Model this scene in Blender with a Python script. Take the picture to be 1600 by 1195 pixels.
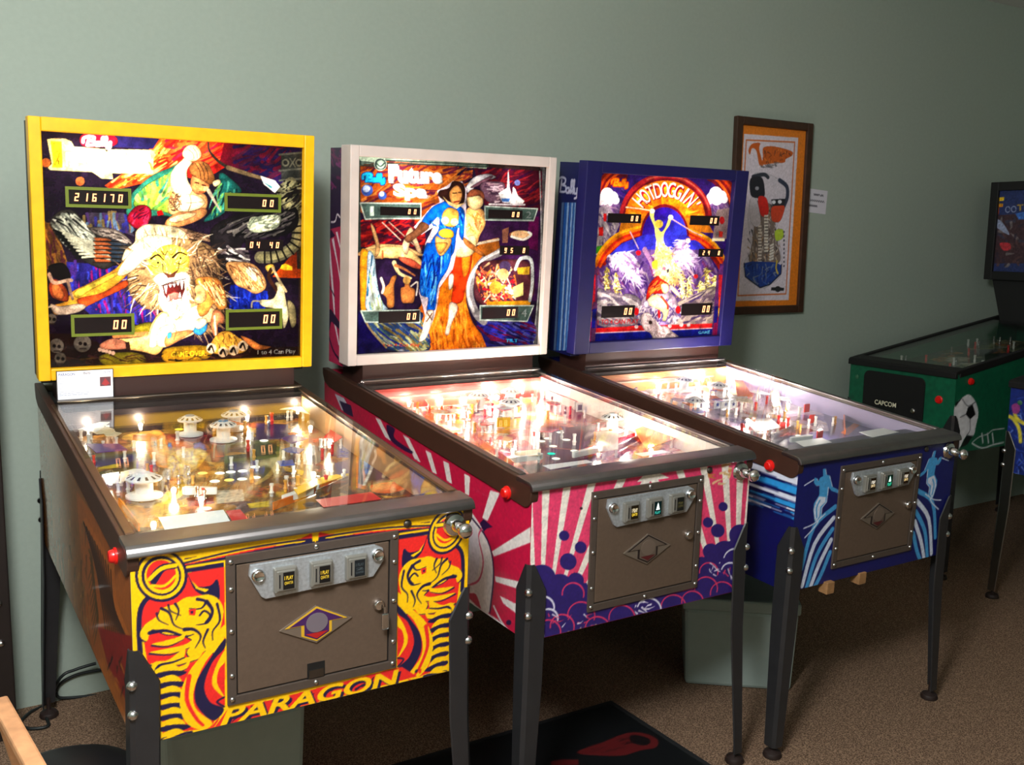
import bpy, bmesh, math, random
import numpy as np
from mathutils import Matrix, Vector

scene = bpy.context.scene
for o in list(bpy.data.objects):
    bpy.data.objects.remove(o)
C = scene.collection
PI = math.pi

# ------------------------------------------------------------------ camera
F_PX, PITCH, ROLL, CAM_H = 1559.145, 0.14329, 0.01498, 1.47871
cp, sp, cr, sr = math.cos(PITCH), math.sin(PITCH), math.cos(ROLL), math.sin(ROLL)
_r = Vector((1, 0, 0)); _u = Vector((0, sp, cp)); FWD = Vector((0, cp, -sp))
RIGHT = _r * cr + _u * sr
UP = _u * cr - _r * sr
cam_d = bpy.data.cameras.new('camera')
cam = bpy.data.objects.new('camera', cam_d); C.objects.link(cam)
cam.matrix_world = Matrix(((RIGHT.x, UP.x, -FWD.x, 0), (RIGHT.y, UP.y, -FWD.y, 0),
                           (RIGHT.z, UP.z, -FWD.z, CAM_H), (0, 0, 0, 1)))
cam_d.sensor_fit = 'HORIZONTAL'; cam_d.sensor_width = 36.0
cam_d.lens = F_PX / 1600 * 36.0
cam_d.clip_start = 0.02
scene.camera = cam

# ------------------------------------------------------------------ world and light
scene.view_settings.view_transform = 'Standard'
scene.view_settings.look = 'None'
scene.view_settings.gamma = 1.0
scene.view_settings.use_curve_mapping = False
scene.view_settings.exposure = 0.0
world = bpy.data.worlds.new('world'); scene.world = world
world.use_nodes = True
world.node_tree.nodes['Background'].inputs[0].default_value = (0, 0, 0, 1)
world.node_tree.nodes['Background'].inputs[1].default_value = 0.0

WA = 0.565                                   # direction the back wall runs in
wc, ws = math.cos(WA), math.sin(WA)
def UN(u, n, z=0.0):
    """room coordinates: u along the back wall, n towards it"""
    return Vector((u * wc - n * ws, u * ws + n * wc, z))
ROOM = Matrix.Rotation(WA, 4, 'Z')
WALL_N, LEFT_U, RIGHT_U, CEIL = 3.30, -2.60, 5.75, 2.75
LAMP_POS = (-0.15, 0.55, 2.30)               # the room's ceiling lamp, above and in front of the machines: u, n, height
ld = bpy.data.lights.new('ceiling_lamp_offscreen', 'POINT')
ld.energy = 250; ld.color = (0.97, 0.99, 1.0); ld.shadow_soft_size = 0.26
lo = bpy.data.objects.new('ceiling_lamp_offscreen', ld); C.objects.link(lo)
lo.location = UN(*LAMP_POS)

# ------------------------------------------------------------------ pixel tools
CAM = np.array([0, 0, CAM_H]); R_, U_, F_ = np.array(RIGHT), np.array(UP), np.array(FWD)
def rays(px):
    px = np.atleast_2d(np.asarray(px, float))
    return F_[None] + R_[None] * ((px[:, :1] - 800) / F_PX) - U_[None] * ((px[:, 1:2] - 597.5) / F_PX)
def hit(mat, px, o, n):
    """where the line of sight through photo pixels meets a plane given in the frame of mat"""
    mi = np.array(mat.inverted()); oc = mi[:3, :3] @ CAM + mi[:3, 3]
    d = rays(px) @ mi[:3, :3].T
    o = np.asarray(o, float); n = np.asarray(n, float)
    t = ((o - oc) @ n) / (d @ n)
    return oc[None] + d * t[:, None]
def Z(ox, oy, s):
    def f(*pts):
        return [(ox + x / s, oy + y / s) for x, y in pts]
    return f

# ------------------------------------------------------------------ materials
def srgb(c):
    return tuple(((v / 255) / 12.92 if v / 255 <= 0.04045 else ((v / 255 + 0.055) / 1.055) ** 2.4) for v in c[:3])
MATS = {}
def pbr(name, col, rough=0.5, metal=0.0, emit=None, es=0.0, noise=0.0, nscale=40.0, bump=0.0, spec=0.5, coat=0.0):
    if name in MATS: return MATS[name]
    m = bpy.data.materials.new(name); m.use_nodes = True
    nt = m.node_tree; b = nt.nodes['Principled BSDF']
    c = srgb(col)
    b.inputs['Base Color'].default_value = (*c, 1)
    b.inputs['Roughness'].default_value = rough
    b.inputs['Metallic'].default_value = metal
    b.inputs['Specular IOR Level'].default_value = spec
    b.inputs['Coat Weight'].default_value = coat
    b.inputs['Coat Roughness'].default_value = 0.08
    if emit is not None:
        b.inputs['Emission Color'].default_value = (*srgb(emit), 1)
        b.inputs['Emission Strength'].default_value = es
    if noise > 0 or bump > 0:
        tc = nt.nodes.new('ShaderNodeTexCoord'); nz = nt.nodes.new('ShaderNodeTexNoise')
        nz.inputs['Scale'].default_value = nscale; nz.inputs['Detail'].default_value = 5
        nt.links.new(tc.outputs['Object'], nz.inputs['Vector'])
        if noise > 0:
            r = nt.nodes.new('ShaderNodeValToRGB')
            r.color_ramp.elements[0].position = 0.3; r.color_ramp.elements[1].position = 0.7
            r.color_ramp.elements[0].color = (*[max(0, v * (1 - noise)) for v in c], 1)
            r.color_ramp.elements[1].color = (*[min(1, v * (1 + noise)) for v in c], 1)
            nt.links.new(nz.outputs['Fac'], r.inputs['Fac']); nt.links.new(r.outputs['Color'], b.inputs['Base Color'])
        if bump > 0:
            bp = nt.nodes.new('ShaderNodeBump'); bp.inputs['Strength'].default_value = bump; bp.inputs['Distance'].default_value = 0.003
            nt.links.new(nz.outputs['Fac'], bp.inputs['Height']); nt.links.new(bp.outputs['Normal'], b.inputs['Normal'])
    MATS[name] = m
    return m
def emitter(name, col, strength):
    if name in MATS: return MATS[name]
    m = bpy.data.materials.new(name); m.use_nodes = True; nt = m.node_tree
    nt.nodes.remove(nt.nodes['Principled BSDF'])
    e = nt.nodes.new('ShaderNodeEmission'); e.inputs[0].default_value = (*srgb(col), 1); e.inputs[1].default_value = strength
    nt.links.new(e.outputs[0], nt.nodes['Material Output'].inputs[0])
    m.cycles.emission_sampling = 'NONE'
    MATS[name] = m
    return m
def glass_mat():
    m = bpy.data.materials.new('table_glass'); m.use_nodes = True; nt = m.node_tree
    nt.nodes.remove(nt.nodes['Principled BSDF'])
    tr = nt.nodes.new('ShaderNodeBsdfTransparent'); gl = nt.nodes.new('ShaderNodeBsdfGlossy')
    gl.inputs['Roughness'].default_value = 0.02
    tr.inputs[0].default_value = (0.93, 0.95, 0.94, 1)
    # Fresnel reflection of a thin pane, alike on both faces: 0.028 head-on rising to 1 at grazing
    lw = nt.nodes.new('ShaderNodeLayerWeight'); lw.inputs['Blend'].default_value = 0.5
    pw = nt.nodes.new('ShaderNodeMath'); pw.operation = 'POWER'; pw.inputs[1].default_value = 5.0
    fr = nt.nodes.new('ShaderNodeMath'); fr.operation = 'MULTIPLY_ADD'; fr.inputs[1].default_value = 0.972; fr.inputs[2].default_value = 0.028
    nt.links.new(lw.outputs['Facing'], pw.inputs[0]); nt.links.new(pw.outputs[0], fr.inputs[0])
    mx = nt.nodes.new('ShaderNodeMixShader')
    nt.links.new(fr.outputs[0], mx.inputs[0]); nt.links.new(tr.outputs[0], mx.inputs[1]); nt.links.new(gl.outputs[0], mx.inputs[2])
    nt.links.new(mx.outputs[0], nt.nodes['Material Output'].inputs[0])
    MATS['table_glass'] = m
    return m
GLASS = glass_mat()
def print_mat(name, kind='paint', rough=0.4, coat=0.0):
    """printed colours kept in the colour attribute of the sheet"""
    if name in MATS: return MATS[name]
    m = bpy.data.materials.new(name); m.use_nodes = True; nt = m.node_tree
    b = nt.nodes['Principled BSDF']
    a = nt.nodes.new('ShaderNodeVertexColor'); a.layer_name = 'print'
    if kind == 'paint':
        nt.links.new(a.outputs[0], b.inputs['Base Color']); b.inputs['Roughness'].default_value = rough
        b.inputs['Coat Weight'].default_value = coat; b.inputs['Coat Roughness'].default_value = 0.1
    else:
        nt.nodes.remove(b)
        t = nt.nodes.new('ShaderNodeBsdfTranslucent'); d = nt.nodes.new('ShaderNodeBsdfDiffuse'); g = nt.nodes.new('ShaderNodeBsdfGlossy')
        g.inputs['Roughness'].default_value = 0.05
        fr = nt.nodes.new('ShaderNodeFresnel'); fr.inputs['IOR'].default_value = 1.45
        x1 = nt.nodes.new('ShaderNodeMixShader'); x1.inputs[0].default_value = 0.3
        x2 = nt.nodes.new('ShaderNodeMixShader')
        nt.links.new(a.outputs[0], t.inputs[0]); nt.links.new(a.outputs[0], d.inputs[0])
        nt.links.new(t.outputs[0], x1.inputs[1]); nt.links.new(d.outputs[0], x1.inputs[2])
        nt.links.new(fr.outputs[0], x2.inputs[0]); nt.links.new(x1.outputs[0], x2.inputs[1]); nt.links.new(g.outputs[0], x2.inputs[2])
        nt.links.new(x2.outputs[0], nt.nodes['Material Output'].inputs[0])
    MATS[name] = m
    return m

# ------------------------------------------------------------------ objects
def link(name, me, mat, parent=None, mw=None):
    o = bpy.data.objects.new(name, me); C.objects.link(o)
    if mat is not None and len(me.materials) == 0: me.materials.append(mat)
    if parent is not None: o.parent = parent
    if mw is not None: o.matrix_basis = mw
    return o
def tag(o, label, cat, group=None):
    o['label'] = label; o['category'] = cat
    if group: o['group'] = group
    return o
def thing(name, label, cat, mw, group=None):
    o = bpy.data.objects.new(name, None); C.objects.link(o); o.empty_display_size = 0.1
    o.matrix_basis = mw
    return tag(o, label, cat, group)
def structure(o):
    o['kind'] = 'structure'; return o
class MB:
    """collects shapes into one mesh"""
    def __init__(s): s.bm = bmesh.new()
    def add(s, verts, faces):
        vs = [s.bm.verts.new(v) for v in verts]
        for f in faces:
            try: s.bm.faces.new([vs[i] for i in f])
            except ValueError: pass
        return s
    def box(s, lo, hi, bevel=0.0, seg=2):
        x0, y0, z0 = lo; x1, y1, z1 = hi
        vs = [(x0,y0,z0),(x1,y0,z0),(x1,y1,z0),(x0,y1,z0),(x0,y0,z1),(x1,y0,z1),(x1,y1,z1),(x0,y1,z1)]
        return s.hexa(vs, bevel, seg)
    def hexa(s, vs, bevel=0.0, seg=2):
        t = bmesh.new(); b = [t.verts.new(v) for v in vs]
        for f in ((0,3,2,1),(4,5,6,7),(0,1,5,4),(1,2,6,5),(2,3,7,6),(3,0,4,7)): t.faces.new([b[i] for i in f])
        if bevel > 0: bmesh.ops.bevel(t, geom=t.edges[:] , offset=bevel, segments=seg, affect='EDGES', profile=0.5)
        return s.merge(t)
    def merge(s, t):
        me = bpy.data.meshes.new('tmp'); t.to_mesh(me); t.free(); s.bm.from_mesh(me); bpy.data.meshes.remove(me); return s
    def prism(s, poly, axis, a, b, bevel=0.0):
        """polygon in the two other axes swept along axis from a to b"""
        def P3(p, k):
            return {'x': (k, p[0], p[1]), 'y': (p[0], k, p[1]), 'z': (p[0], p[1], k)}[axis]
        t = bmesh.new(); n = len(poly)
        A = [t.verts.new(P3(p, a)) for p in poly]; B = [t.verts.new(P3(p, b)) for p in poly]
        t.faces.new(A); t.faces.new(B[::-1])
        for i in range(n): t.faces.new((A[i], B[i], B[(i + 1) % n], A[(i + 1) % n]))
        bmesh.ops.recalc_face_normals(t, faces=t.faces[:])
        if bevel > 0: bmesh.ops.bevel(t, geom=t.edges[:], offset=bevel, segments=2, affect='EDGES', profile=0.5)
        return s.merge(t)
    def lathe(s, prof, n=20, mat=None):
        """(radius, height) profile spun about z, placed by mat"""
        mat = mat or Matrix(); t = bmesh.new(); rings = []
        for r, z in prof:
            if r < 1e-6: rings.append([t.verts.new(mat @ Vector((0, 0, z)))])
            else: rings.append([t.verts.new(mat @ Vector((r * math.cos(2*PI*i/n), r * math.sin(2*PI*i/n), z))) for i in range(n)])
        for A, B in zip(rings, rings[1:]):
            for i in range(n):
                j = (i + 1) % n
                if len(A) == 1 and len(B) == 1: continue
                if len(A) == 1: t.faces.new((A[0], B[i], B[j]))
                elif len(B) == 1: t.faces.new((A[i], A[j], B[0]))
                else: t.faces.new((A[i], A[j], B[j], B[i]))
        bmesh.ops.recalc_face_normals(t, faces=t.faces[:])
        return s.merge(t)
    def tube(s, pts, r, n=8, closed=False):
        pts = [Vector(p) for p in pts]; t = bmesh.new(); rings = []
        for i, p in enumerate(pts):
            d = (pts[min(i + 1, len(pts) - 1)] - pts[max(i - 1, 0)]).normalized()
            a = d.cross(Vector((0, 0, 1)))
            if a.length < 1e-3: a = d.cross(Vector((1, 0, 0)))
            a.normalize(); b = d.cross(a)
            rr = r[i] if isinstance(r, (list, tuple)) else r
            rings.append([t.verts.new(p + a * rr * math.cos(2*PI*k/n) + b * rr * math.sin(2*PI*k/n)) for k in range(n)])
        for A, B in zip(rings, rings[1:]):
            for k in range(n): t.faces.new((A[k], A[(k+1) % n], B[(k+1) % n], B[k]))
        t.faces.new(rings[0]); t.faces.new(rings[-1][::-1])
        bmesh.ops.recalc_face_normals(t, faces=t.faces[:])
        return s.merge(t)
    def mesh(s, name, smooth=None):
        me = bpy.data.meshes.new(name)
        bmesh.ops.recalc_face_normals(s.bm, faces=s.bm.faces[:])
        s.bm.to_mesh(me); s.bm.free()
        if smooth:
            for p in me.polygons: p.use_smooth = True
            me.set_sharp_from_angle(angle=math.radians(smooth))
        return me
    def build(s, name, mat, parent=None, mw=None, smooth=None):
        return link(name, s.mesh(name, smooth), mat, parent, mw)
def face_matrix(o, x, y):
    """frame with local x, y in a surface and z out of it"""
    x = Vector(x).normalized(); y = Vector(y); z = x.cross(y).normalized(); y = z.cross(x)
    m = Matrix.Identity(4)
    for i, a in enumerate((x, y, z)):
        for k in range(3): m[k][i] = a[k]
    m.translation = Vector(o)
    return m

# ------------------------------------------------------------------ printed sheets
rng = np.random.RandomState(7)
TEXT_CACHE = {}
def text_tris(s, bold=0.0, shear=0.0):
    k = (s, bold, shear)
    if k not in TEXT_CACHE:
        cu = bpy.data.curves.new('t', 'FONT'); cu.body = s; cu.offset = bold; cu.shear = shear; cu.resolution_u = 4
        ob = bpy.data.objects.new('t', cu); me = ob.to_mesh(); me.calc_loop_triangles()
        v = np.array([p.co[:2] for p in me.vertices]); t = np.array([list(l.vertices) for l in me.loop_triangles])
        ob.to_mesh_clear(); bpy.data.objects.remove(ob); bpy.data.curves.remove(cu)
        lo, hi = v.min(0), v.max(0); v = (v - lo) / (hi - lo)
        TEXT_CACHE[k] = (v, t)
    return TEXT_CACHE[k]
def smooth(pts, k=5, closed=True):
    p = np.asarray(pts, float); n = len(p); out = []
    rg = range(n) if closed else range(n - 1)
    for i in rg:
        if closed: a, b, c, d = p[i - 1], p[i], p[(i + 1) % n], p[(i + 2) % n]
        else: a, b, c, d = p[max(i - 1, 0)], p[i], p[i + 1], p[min(i + 2, n - 1)]
        for t in np.arange(k) / k:
            out.append(0.5 * ((2*b) + (c - a)*t + (2*a - 5*b + 4*c - d)*t*t + (-a + 3*b - 3*c + d)*t**3))
    if not closed: out.append(p[-1])
    return np.array(out)
BALLY = [[(.0,.6),(.02,.25),(.2,.05),(.38,.12),(.34,.36),(.18,.45),(.4,.5),(.38,.78),(.14,.85)],[(.2,.2),(.14,.85)],
         [(.55,.55),(.45,.6),(.45,.82),(.54,.8),(.57,.55),(.58,.82)],[(.58,.82),(.68,.5),(.71,.12),(.66,.2),(.66,.8)],
         [(.66,.8),(.78,.5),(.81,.1),(.76,.2),(.76,.8)],[(.82,.52),(.83,.78),(.92,.75),(.95,.5),(.94,.95),(.84,1.05)]]
class Sheet:
    """a printed sheet: colours laid on a fine grid in the sheet's own metres. Points may be given as photo pixels (turned into
    sheet positions through the plane) or, with uv=True, straight in sheet metres"""
    SS = 2; fine = (1.0, 1.0)
    def __init__(s, mat, o, ex, ey, x0, x1, y0, y1, cell, base=(128, 128, 128)):
        s.mat, s.o, s.ex, s.ey = mat, np.array(o, float), np.array(ex, float), np.array(ey, float)
        s.nrm = np.cross(s.ex, s.ey); s.x0, s.x1, s.y0, s.y1 = x0, x1, y0, y1
        s.nx, s.ny = max(2, int(round((x1 - x0) / cell))), max(2, int(round((y1 - y0) / cell)))
        s.W, s.H = s.nx * s.SS, s.ny * s.SS
        s.k = s.W / (x1 - x0)
        s.a = np.ones((s.H, s.W, 3)) * np.array(base, float)
        s.clip = None; s.ink = None; s.shade = False
        # photo pixels to sheet cells, at the sheet's middle
        mid = s.o + s.ex * (x0 + x1) / 2 + s.ey * (y0 + y1) / 2
        w = mat @ Vector(mid); d = (w - Vector(CAM)).dot(FWD)
        s.pxm = d / F_PX
    def uv(s, pts):
        h = hit(s.mat, pts, s.o, s.nrm) - s.o
        return np.stack([h @ s.ex, h @ s.ey], 1)
    def px2(s, pts, uv=False):
        q = np.asarray(pts, float) if uv else s.uv(pts)
        return np.stack([(q[:, 0] - s.x0) * s.k, (s.y1 - q[:, 1]) * s.k], 1)
    def color(s, col, X, Y):
        if isinstance(col, dict):
            a, b = s.px2([col['p0'], col['p1']], col.get('uv', False))
            d = b - a; t = np.clip(((X - a[0]) * d[0] + (Y - a[1]) * d[1]) / (d @ d), 0, 1)[..., None]
            return np.array(col['c0'], float) * (1 - t) + np.array(col['c1'], float) * t
        return np.array(col, float)
    def _fillc(s, p, col, a=1.0, shade=False):
        x0, x1 = int(max(0, np.floor(p[:, 0].min()))), int(min(s.W, np.ceil(p[:, 0].max()) + 1))
        y0, y1 = int(max(0, np.floor(p[:, 1].min()))), int(min(s.H, np.ceil(p[:, 1].max()) + 1))
        if x1 <= x0 or y1 <= y0: return
        Y, X = np.mgrid[y0:y1, x0:x1] + 0.5
        ins = np.zeros(X.shape, bool); n = len(p)
        for i in range(n):
            xa, ya = p[i]; xb, yb = p[(i + 1) % n]
            if ya == yb: continue
            c = ((ya > Y) != (yb > Y)) & (X < (xb - xa) * (Y - ya) / (yb - ya) + xa)
            ins ^= c
        if s.clip is not None: ins &= s.clip[y0:y1, x0:x1]
        v = s.a[y0:y1, x0:x1]; m = ins[..., None] * a
        c = s.color(col, X, Y)
        if shade and min(ins.shape) > 5:
            b = ins.astype(float); r = min(7, max(2, int(0.16 * min(ins.shape))))
            for _ in range(2):
                for ax in (0, 1):
                    q = np.pad(b, [(r + 1, r) if k == ax else (0, 0) for k in (0, 1)]); q = np.cumsum(q, ax); n = b.shape[ax]
                    b = (np.take(q, np.arange(n) + 2 * r + 1, ax) - np.take(q, np.arange(n), ax)) / (2 * r + 1)
            t = (0.50 + 0.62 * b) * (1.06 - 0.16 * (X - x0) / max(1, x1 - x0))
            c = np.clip(c * t[..., None], 0, 255)
        v[:] = v * (1 - m) + c * m
    def fill(s, pts, col, a=1.0, sm=False, uv=False, mirror=False, rag=0.0):
        if sm: pts = smooth(pts)
        p = s.px2(pts, uv)
        if rag: p = p + rng.normal(0, rag, p.shape)
        s._fillc(p, col, a, sm and s.shade)
        if sm and s.ink: s._strokec(np.vstack([p, p[:1]]), s.ink[1], s.ink[1], s.ink[0], 0.55)
        if mirror:
            q = p.copy(); q[:, 0] = s.W - q[:, 0]; s._fillc(q, col, a)
    def _strokec(s, p, w0, w1, col, a=1.0):
        n = len(p) - 1
        for i in range(n):
            A, B = p[i], p[i + 1]; ra = (w0 + (w1 - w0) * i / n) / 2; rb = (w0 + (w1 - w0) * (i + 1) / n) / 2; r = max(ra, rb) + 1
            x0, x1 = int(max(0, min(A[0], B[0]) - r)), int(min(s.W, max(A[0], B[0]) + r + 1))
            y0, y1 = int(max(0, min(A[1], B[1]) - r)), int(min(s.H, max(A[1], B[1]) + r + 1))
            if x1 <= x0 or y1 <= y0: continue
            Y, X = np.mgrid[y0:y1, x0:x1] + 0.5
            d = B - A; L = d @ d + 1e-9
            t = np.clip(((X - A[0]) * d[0] + (Y - A[1]) * d[1]) / L, 0, 1)
            D = np.hypot(X - A[0] - t * d[0], Y - A[1] - t * d[1])
            m = (np.clip(ra + (rb - ra) * t - D + 0.5, 0, 1) * a)[..., None]
            if s.clip is not None: m = m * s.clip[y0:y1, x0:x1, None]
            v = s.a[y0:y1, x0:x1]; v[:] = v * (1 - m) + s.color(col, X, Y) * m
    def stroke(s, pts, w, col, w1=None, a=1.0, sm=True, uv=False, mirror=False):
        """w in photo pixels (or metres with uv)"""
        if sm and len(pts) > 2: pts = smooth(pts, 4, False)
        p = s.px2(pts, uv); f = s.k * (1 if uv else s.pxm)
        w1 = w if w1 is None else w1
        s._strokec(p, w * f, w1 * f, col, a)
        if mirror:
            q = p.copy(); q[:, 0] = s.W - q[:, 0]; s._strokec(q, w * f, w1 * f, col, a)
    def line(s, pts, w, col, w1=None, a=1.0):
        """a line of even width as seen in the photo, for prints seen at a slant"""
        p = smooth(pts, 4, False) if len(pts) > 2 else np.asarray(pts, float); d = np.gradient(p, axis=0); d /= np.hypot(d[:, 0], d[:, 1])[:, None] + 1e-9
        n = np.stack([-d[:, 1], d[:, 0]], 1); ws = np.linspace(w, w if w1 is None else w1, len(p))[:, None] / 2
        s.fill(np.vstack([p + n * ws, (p - n * ws)[::-1]]), col, a)
    def circ(s, c, r, col, a=1.0, ry=None, uv=False, mirror=False, n=28):
        ry = r if ry is None else ry
        s.fill([(c[0] + r * math.cos(2*PI*i/n), c[1] + ry * math.sin(2*PI*i/n)) for i in range(n)], col, a, uv=uv, mirror=mirror)
    def hatch(s, poly, n, length, width, cols, angle=None, center=None, spread=0.25, a=0.9, sm=True, free=False):
        """brush strokes scattered over an area, along an angle or away from a centre (photo pixels)"""
        q = smooth(poly) if sm else np.asarray(poly, float)
        lo, hi = q.min(0), q.max(0); got = 0; n = int(n * s.fine[0]); width = width * s.fine[1]
        keep = s.clip
        if not free:
            b = np.zeros((s.H, s.W, 3)); hold = s.a; s.a = b; s.clip = None; s._fillc(s.px2(q), (1, 1, 1)); s.a = hold; s.clip = b[..., 0] > 0.5
        for _ in range(n * 6):
            if got >= n: break
            p = lo + rng.rand(2) * (hi - lo)
            ins = False; m = len(q)
            x1, y1 = q[:, 0], q[:, 1]; x2, y2 = np.roll(x1, -1), np.roll(y1, -1)
            with np.errstate(divide='ignore', invalid='ignore'):
                ins = np.sum(((y1 > p[1]) != (y2 > p[1])) & (p[0] < (x2 - x1) * (p[1] - y1) / (y2 - y1) + x1)) % 2
            if not ins: continue
            got += 1
            an = math.atan2(p[1] - center[1], p[0] - center[0]) if center is not None else angle
            an += rng.normal(0, spread); L = length * (0.6 + 0.8 * rng.rand())
            b = p + L * np.array([math.cos(an), math.sin(an)]); mid = (p + b) / 2 + rng.normal(0, L * 0.08, 2)
            s.stroke([p, mid, b], width, cols[rng.randint(len(cols))], w1=width * 0.25, a=a, sm=False)
        s.clip = keep
    def noise(s, amp, cell):
        h, w = int(s.H / cell) + 3, int(s.W / cell) + 3
        g = rng.normal(0, 1, (h, w))
        y = np.linspace(0, h - 2.001, s.H); x = np.linspace(0, w - 2.001, s.W)
        yi, xi = y.astype(int), x.astype(int); fy, fx = (y - yi)[:, None], (x - xi)[None]
        v = (g[yi][:, xi] * (1-fy) * (1-fx) + g[yi + 1][:, xi] * fy * (1-fx) + g[yi][:, xi + 1] * (1-fy) * fx + g[yi + 1][:, xi + 1] * fy * fx)
        s.a[:] = np.clip(s.a * (1 + amp * v[..., None]), 0, 255)
    def patches(s, cols, n, size, a=0.85, area=None):
        """loose patches of colour over the sheet (metres)"""
        x0, x1, y0, y1 = area or (s.x0, s.x1, s.y0, s.y1)
        for _ in range(n):
            c = np.array([x0 + rng.rand() * (x1 - x0), y0 + rng.rand() * (y1 - y0)]); r = size * (0.4 + rng.rand())
            k = 7; an = np.arange(k) * 2 * PI / k + rng.rand()
            p = c + np.stack([np.cos(an), np.sin(an)], 1) * (r * (0.5 + rng.rand(k)))[:, None]
            s.fill(smooth(p), cols[rng.randint(len(cols))], a, uv=True)
    def text(s, string, quad, col, bold=0.0, shear=0.0, uv=False, off=(0, 0)):
        """quad: top-left, top-right, bottom-right, bottom-left"""
        v, t = text_tris(string, bold, shear)
        q = s.px2(quad, uv) + np.array(off)
        x, y = v[:, :1], 1 - v[:, 1:2]
        p = q[0] * (1-x) * (1-y) + q[1] * x * (1-y) + q[2] * x * y + q[3] * (1-x) * y
        for tr in t: s._fillc(p[tr], col)
    def script(s, quad, w, col, strokes=BALLY, uv=False, off=(0, 0)):
        q = s.px2(quad, uv) + np.array(off); f = s.k * (1 if uv else s.pxm)
        for st in strokes:
            v = smooth(st, 5, False); x, y = v[:, :1], v[:, 1:2]
            p = q[0] * (1-x) * (1-y) + q[1] * x * (1-y) + q[2] * x * y + q[3] * (1-x) * y
            s._strokec(p, w * f, w * f, col)
    def build(s, name, mat, parent, lift=0.0, mw=None, keep=None):
        im = s.a.reshape(s.ny, s.SS, s.nx, s.SS, 3).mean((1, 3)) / 255
        im = np.clip(im, 0, 1)
        im = np.where(im <= 0.04045, im / 12.92, ((im + 0.055) / 1.055) ** 2.4)
        # one vertex per cell corner, colour of the cell around it
        xs = np.linspace(s.x0, s.x1, s.nx); ys = np.linspace(s.y1, s.y0, s.ny)
        X, Y = np.meshgrid(xs, ys)
        n = s.nrm / np.linalg.norm(s.nrm)
        co = s.o + X[..., None] * s.ex + Y[..., None] * s.ey + n * lift
        i = np.arange(s.nx * s.ny).reshape(s.ny, s.nx)
        f = np.stack([i[1:, :-1], i[1:, 1:], i[:-1, 1:], i[:-1, :-1]], -1).reshape(-1, 4)
        if keep is not None: f = f[keep(co.reshape(-1, 3)[f].mean(1))]
        me = bpy.data.meshes.new(name)
        me.vertices.add(s.nx * s.ny); me.vertices.foreach_set('co', co.reshape(-1).astype(np.float32))
        me.loops.add(len(f) * 4); me.loops.foreach_set('vertex_index', f.reshape(-1).astype(np.int32))
        me.polygons.add(len(f)); me.polygons.foreach_set('loop_start', (np.arange(len(f)) * 4).astype(np.int32))
        me.polygons.foreach_set('loop_total', np.full(len(f), 4, np.int32))
        me.update(calc_edges=True)
        at = me.color_attributes.new('print', 'FLOAT_COLOR', 'POINT')
        at.data.foreach_set('color', np.concatenate([im.reshape(-1, 3), np.ones((s.nx * s.ny, 1))], 1).reshape(-1).astype(np.float32))
        return link(name, me, mat, parent, mw)
    def rect(s, tl, br):
        a, b = s.uv([tl, br]); return a[0], b[0], b[1], a[1]      # x0 x1 y0 y1 in sheet metres

# ================================================================== the room
M_WALL = pbr('sage_wall_paint', (160, 172, 159), 0.75, noise=0.03, nscale=60, bump=0.12)
M_CEIL = pbr('ceiling_paint', (205, 205, 200), 0.9, noise=0.02, nscale=30)
def carpet():
    m = bpy.data.materials.new('brown_carpet'); m.use_nodes = True; nt = m.node_tree; b = nt.nodes['Principled BSDF']
    b.inputs['Roughness'].default_value = 1.0; b.inputs['Specular IOR Level'].default_value = 0.1
    tc = nt.nodes.new('ShaderNodeTexCoord')
    n1 = nt.nodes.new('ShaderNodeTexNoise'); n1.inputs['Scale'].default_value = 260; n1.inputs['Detail'].default_value = 3
    n2 = nt.nodes.new('ShaderNodeTexVoronoi'); n2.inputs['Scale'].default_value = 190
    r = nt.nodes.new('ShaderNodeValToRGB'); e = r.color_ramp.elements
    e[0].position = 0.32; e[0].color = (*srgb((64, 50, 39)), 1); e[1].position = 0.68; e[1].color = (*srgb((156, 128, 104)), 1)
    k = e.new(0.5); k.color = (*srgb((108, 86, 69)), 1)
    mx = nt.nodes.new('ShaderNodeMath'); mx.operation = 'MULTIPLY_ADD'; mx.inputs[1].default_value = 0.35; 
    nt.links.new(tc.outputs['Object'], n1.inputs['Vector']); nt.links.new(tc.outputs['Object'], n2.inputs['Vector'])
    nt.links.new(n2.outputs['Distance'], mx.inputs[0]); nt.links.new(n1.outputs['Fac'], mx.inputs[2])
    sb = nt.nodes.new('ShaderNodeMath'); sb.operation = 'SUBTRACT'; sb.inputs[1].default_value = 0.13
    nt.links.new(mx.outputs[0], sb.inputs[0]); nt.links.new(sb.outputs[0], r.inputs['Fac']); nt.links.new(r.outputs['Color'], b.inputs['Base Color'])
    bp = nt.nodes.new('ShaderNodeBump'); bp.inputs['Strength'].default_value = 0.7; bp.inputs['Distance'].default_value = 0.004
    nt.links.new(sb.outputs[0], bp.inputs['Height']); nt.links.new(bp.outputs['Normal'], b.inputs['Normal'])
    return m
M_CARPET = carpet()
N0 = -2.6
structure(MB().box((LEFT_U - 0.1, N0, -0.05), (RIGHT_U + 0.1, WALL_N + 0.1, 0.0)).build('floor', M_CARPET, mw=ROOM))
structure(MB().box((LEFT_U - 0.1, WALL_N, 0.0), (RIGHT_U + 0.1, WALL_N + 0.1, CEIL)).build('wall_back', M_WALL, mw=ROOM))
structure(MB().box((RIGHT_U, N0, 0.0), (RIGHT_U + 0.1, WALL_N, CEIL)).build('wall_right', M_WALL, mw=ROOM))
structure(MB().box((LEFT_U - 0.1, N0, CEIL), (RIGHT_U + 0.1, WALL_N + 0.1, CEIL + 0.05)).build('ceiling', M_CEIL, mw=ROOM))
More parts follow.
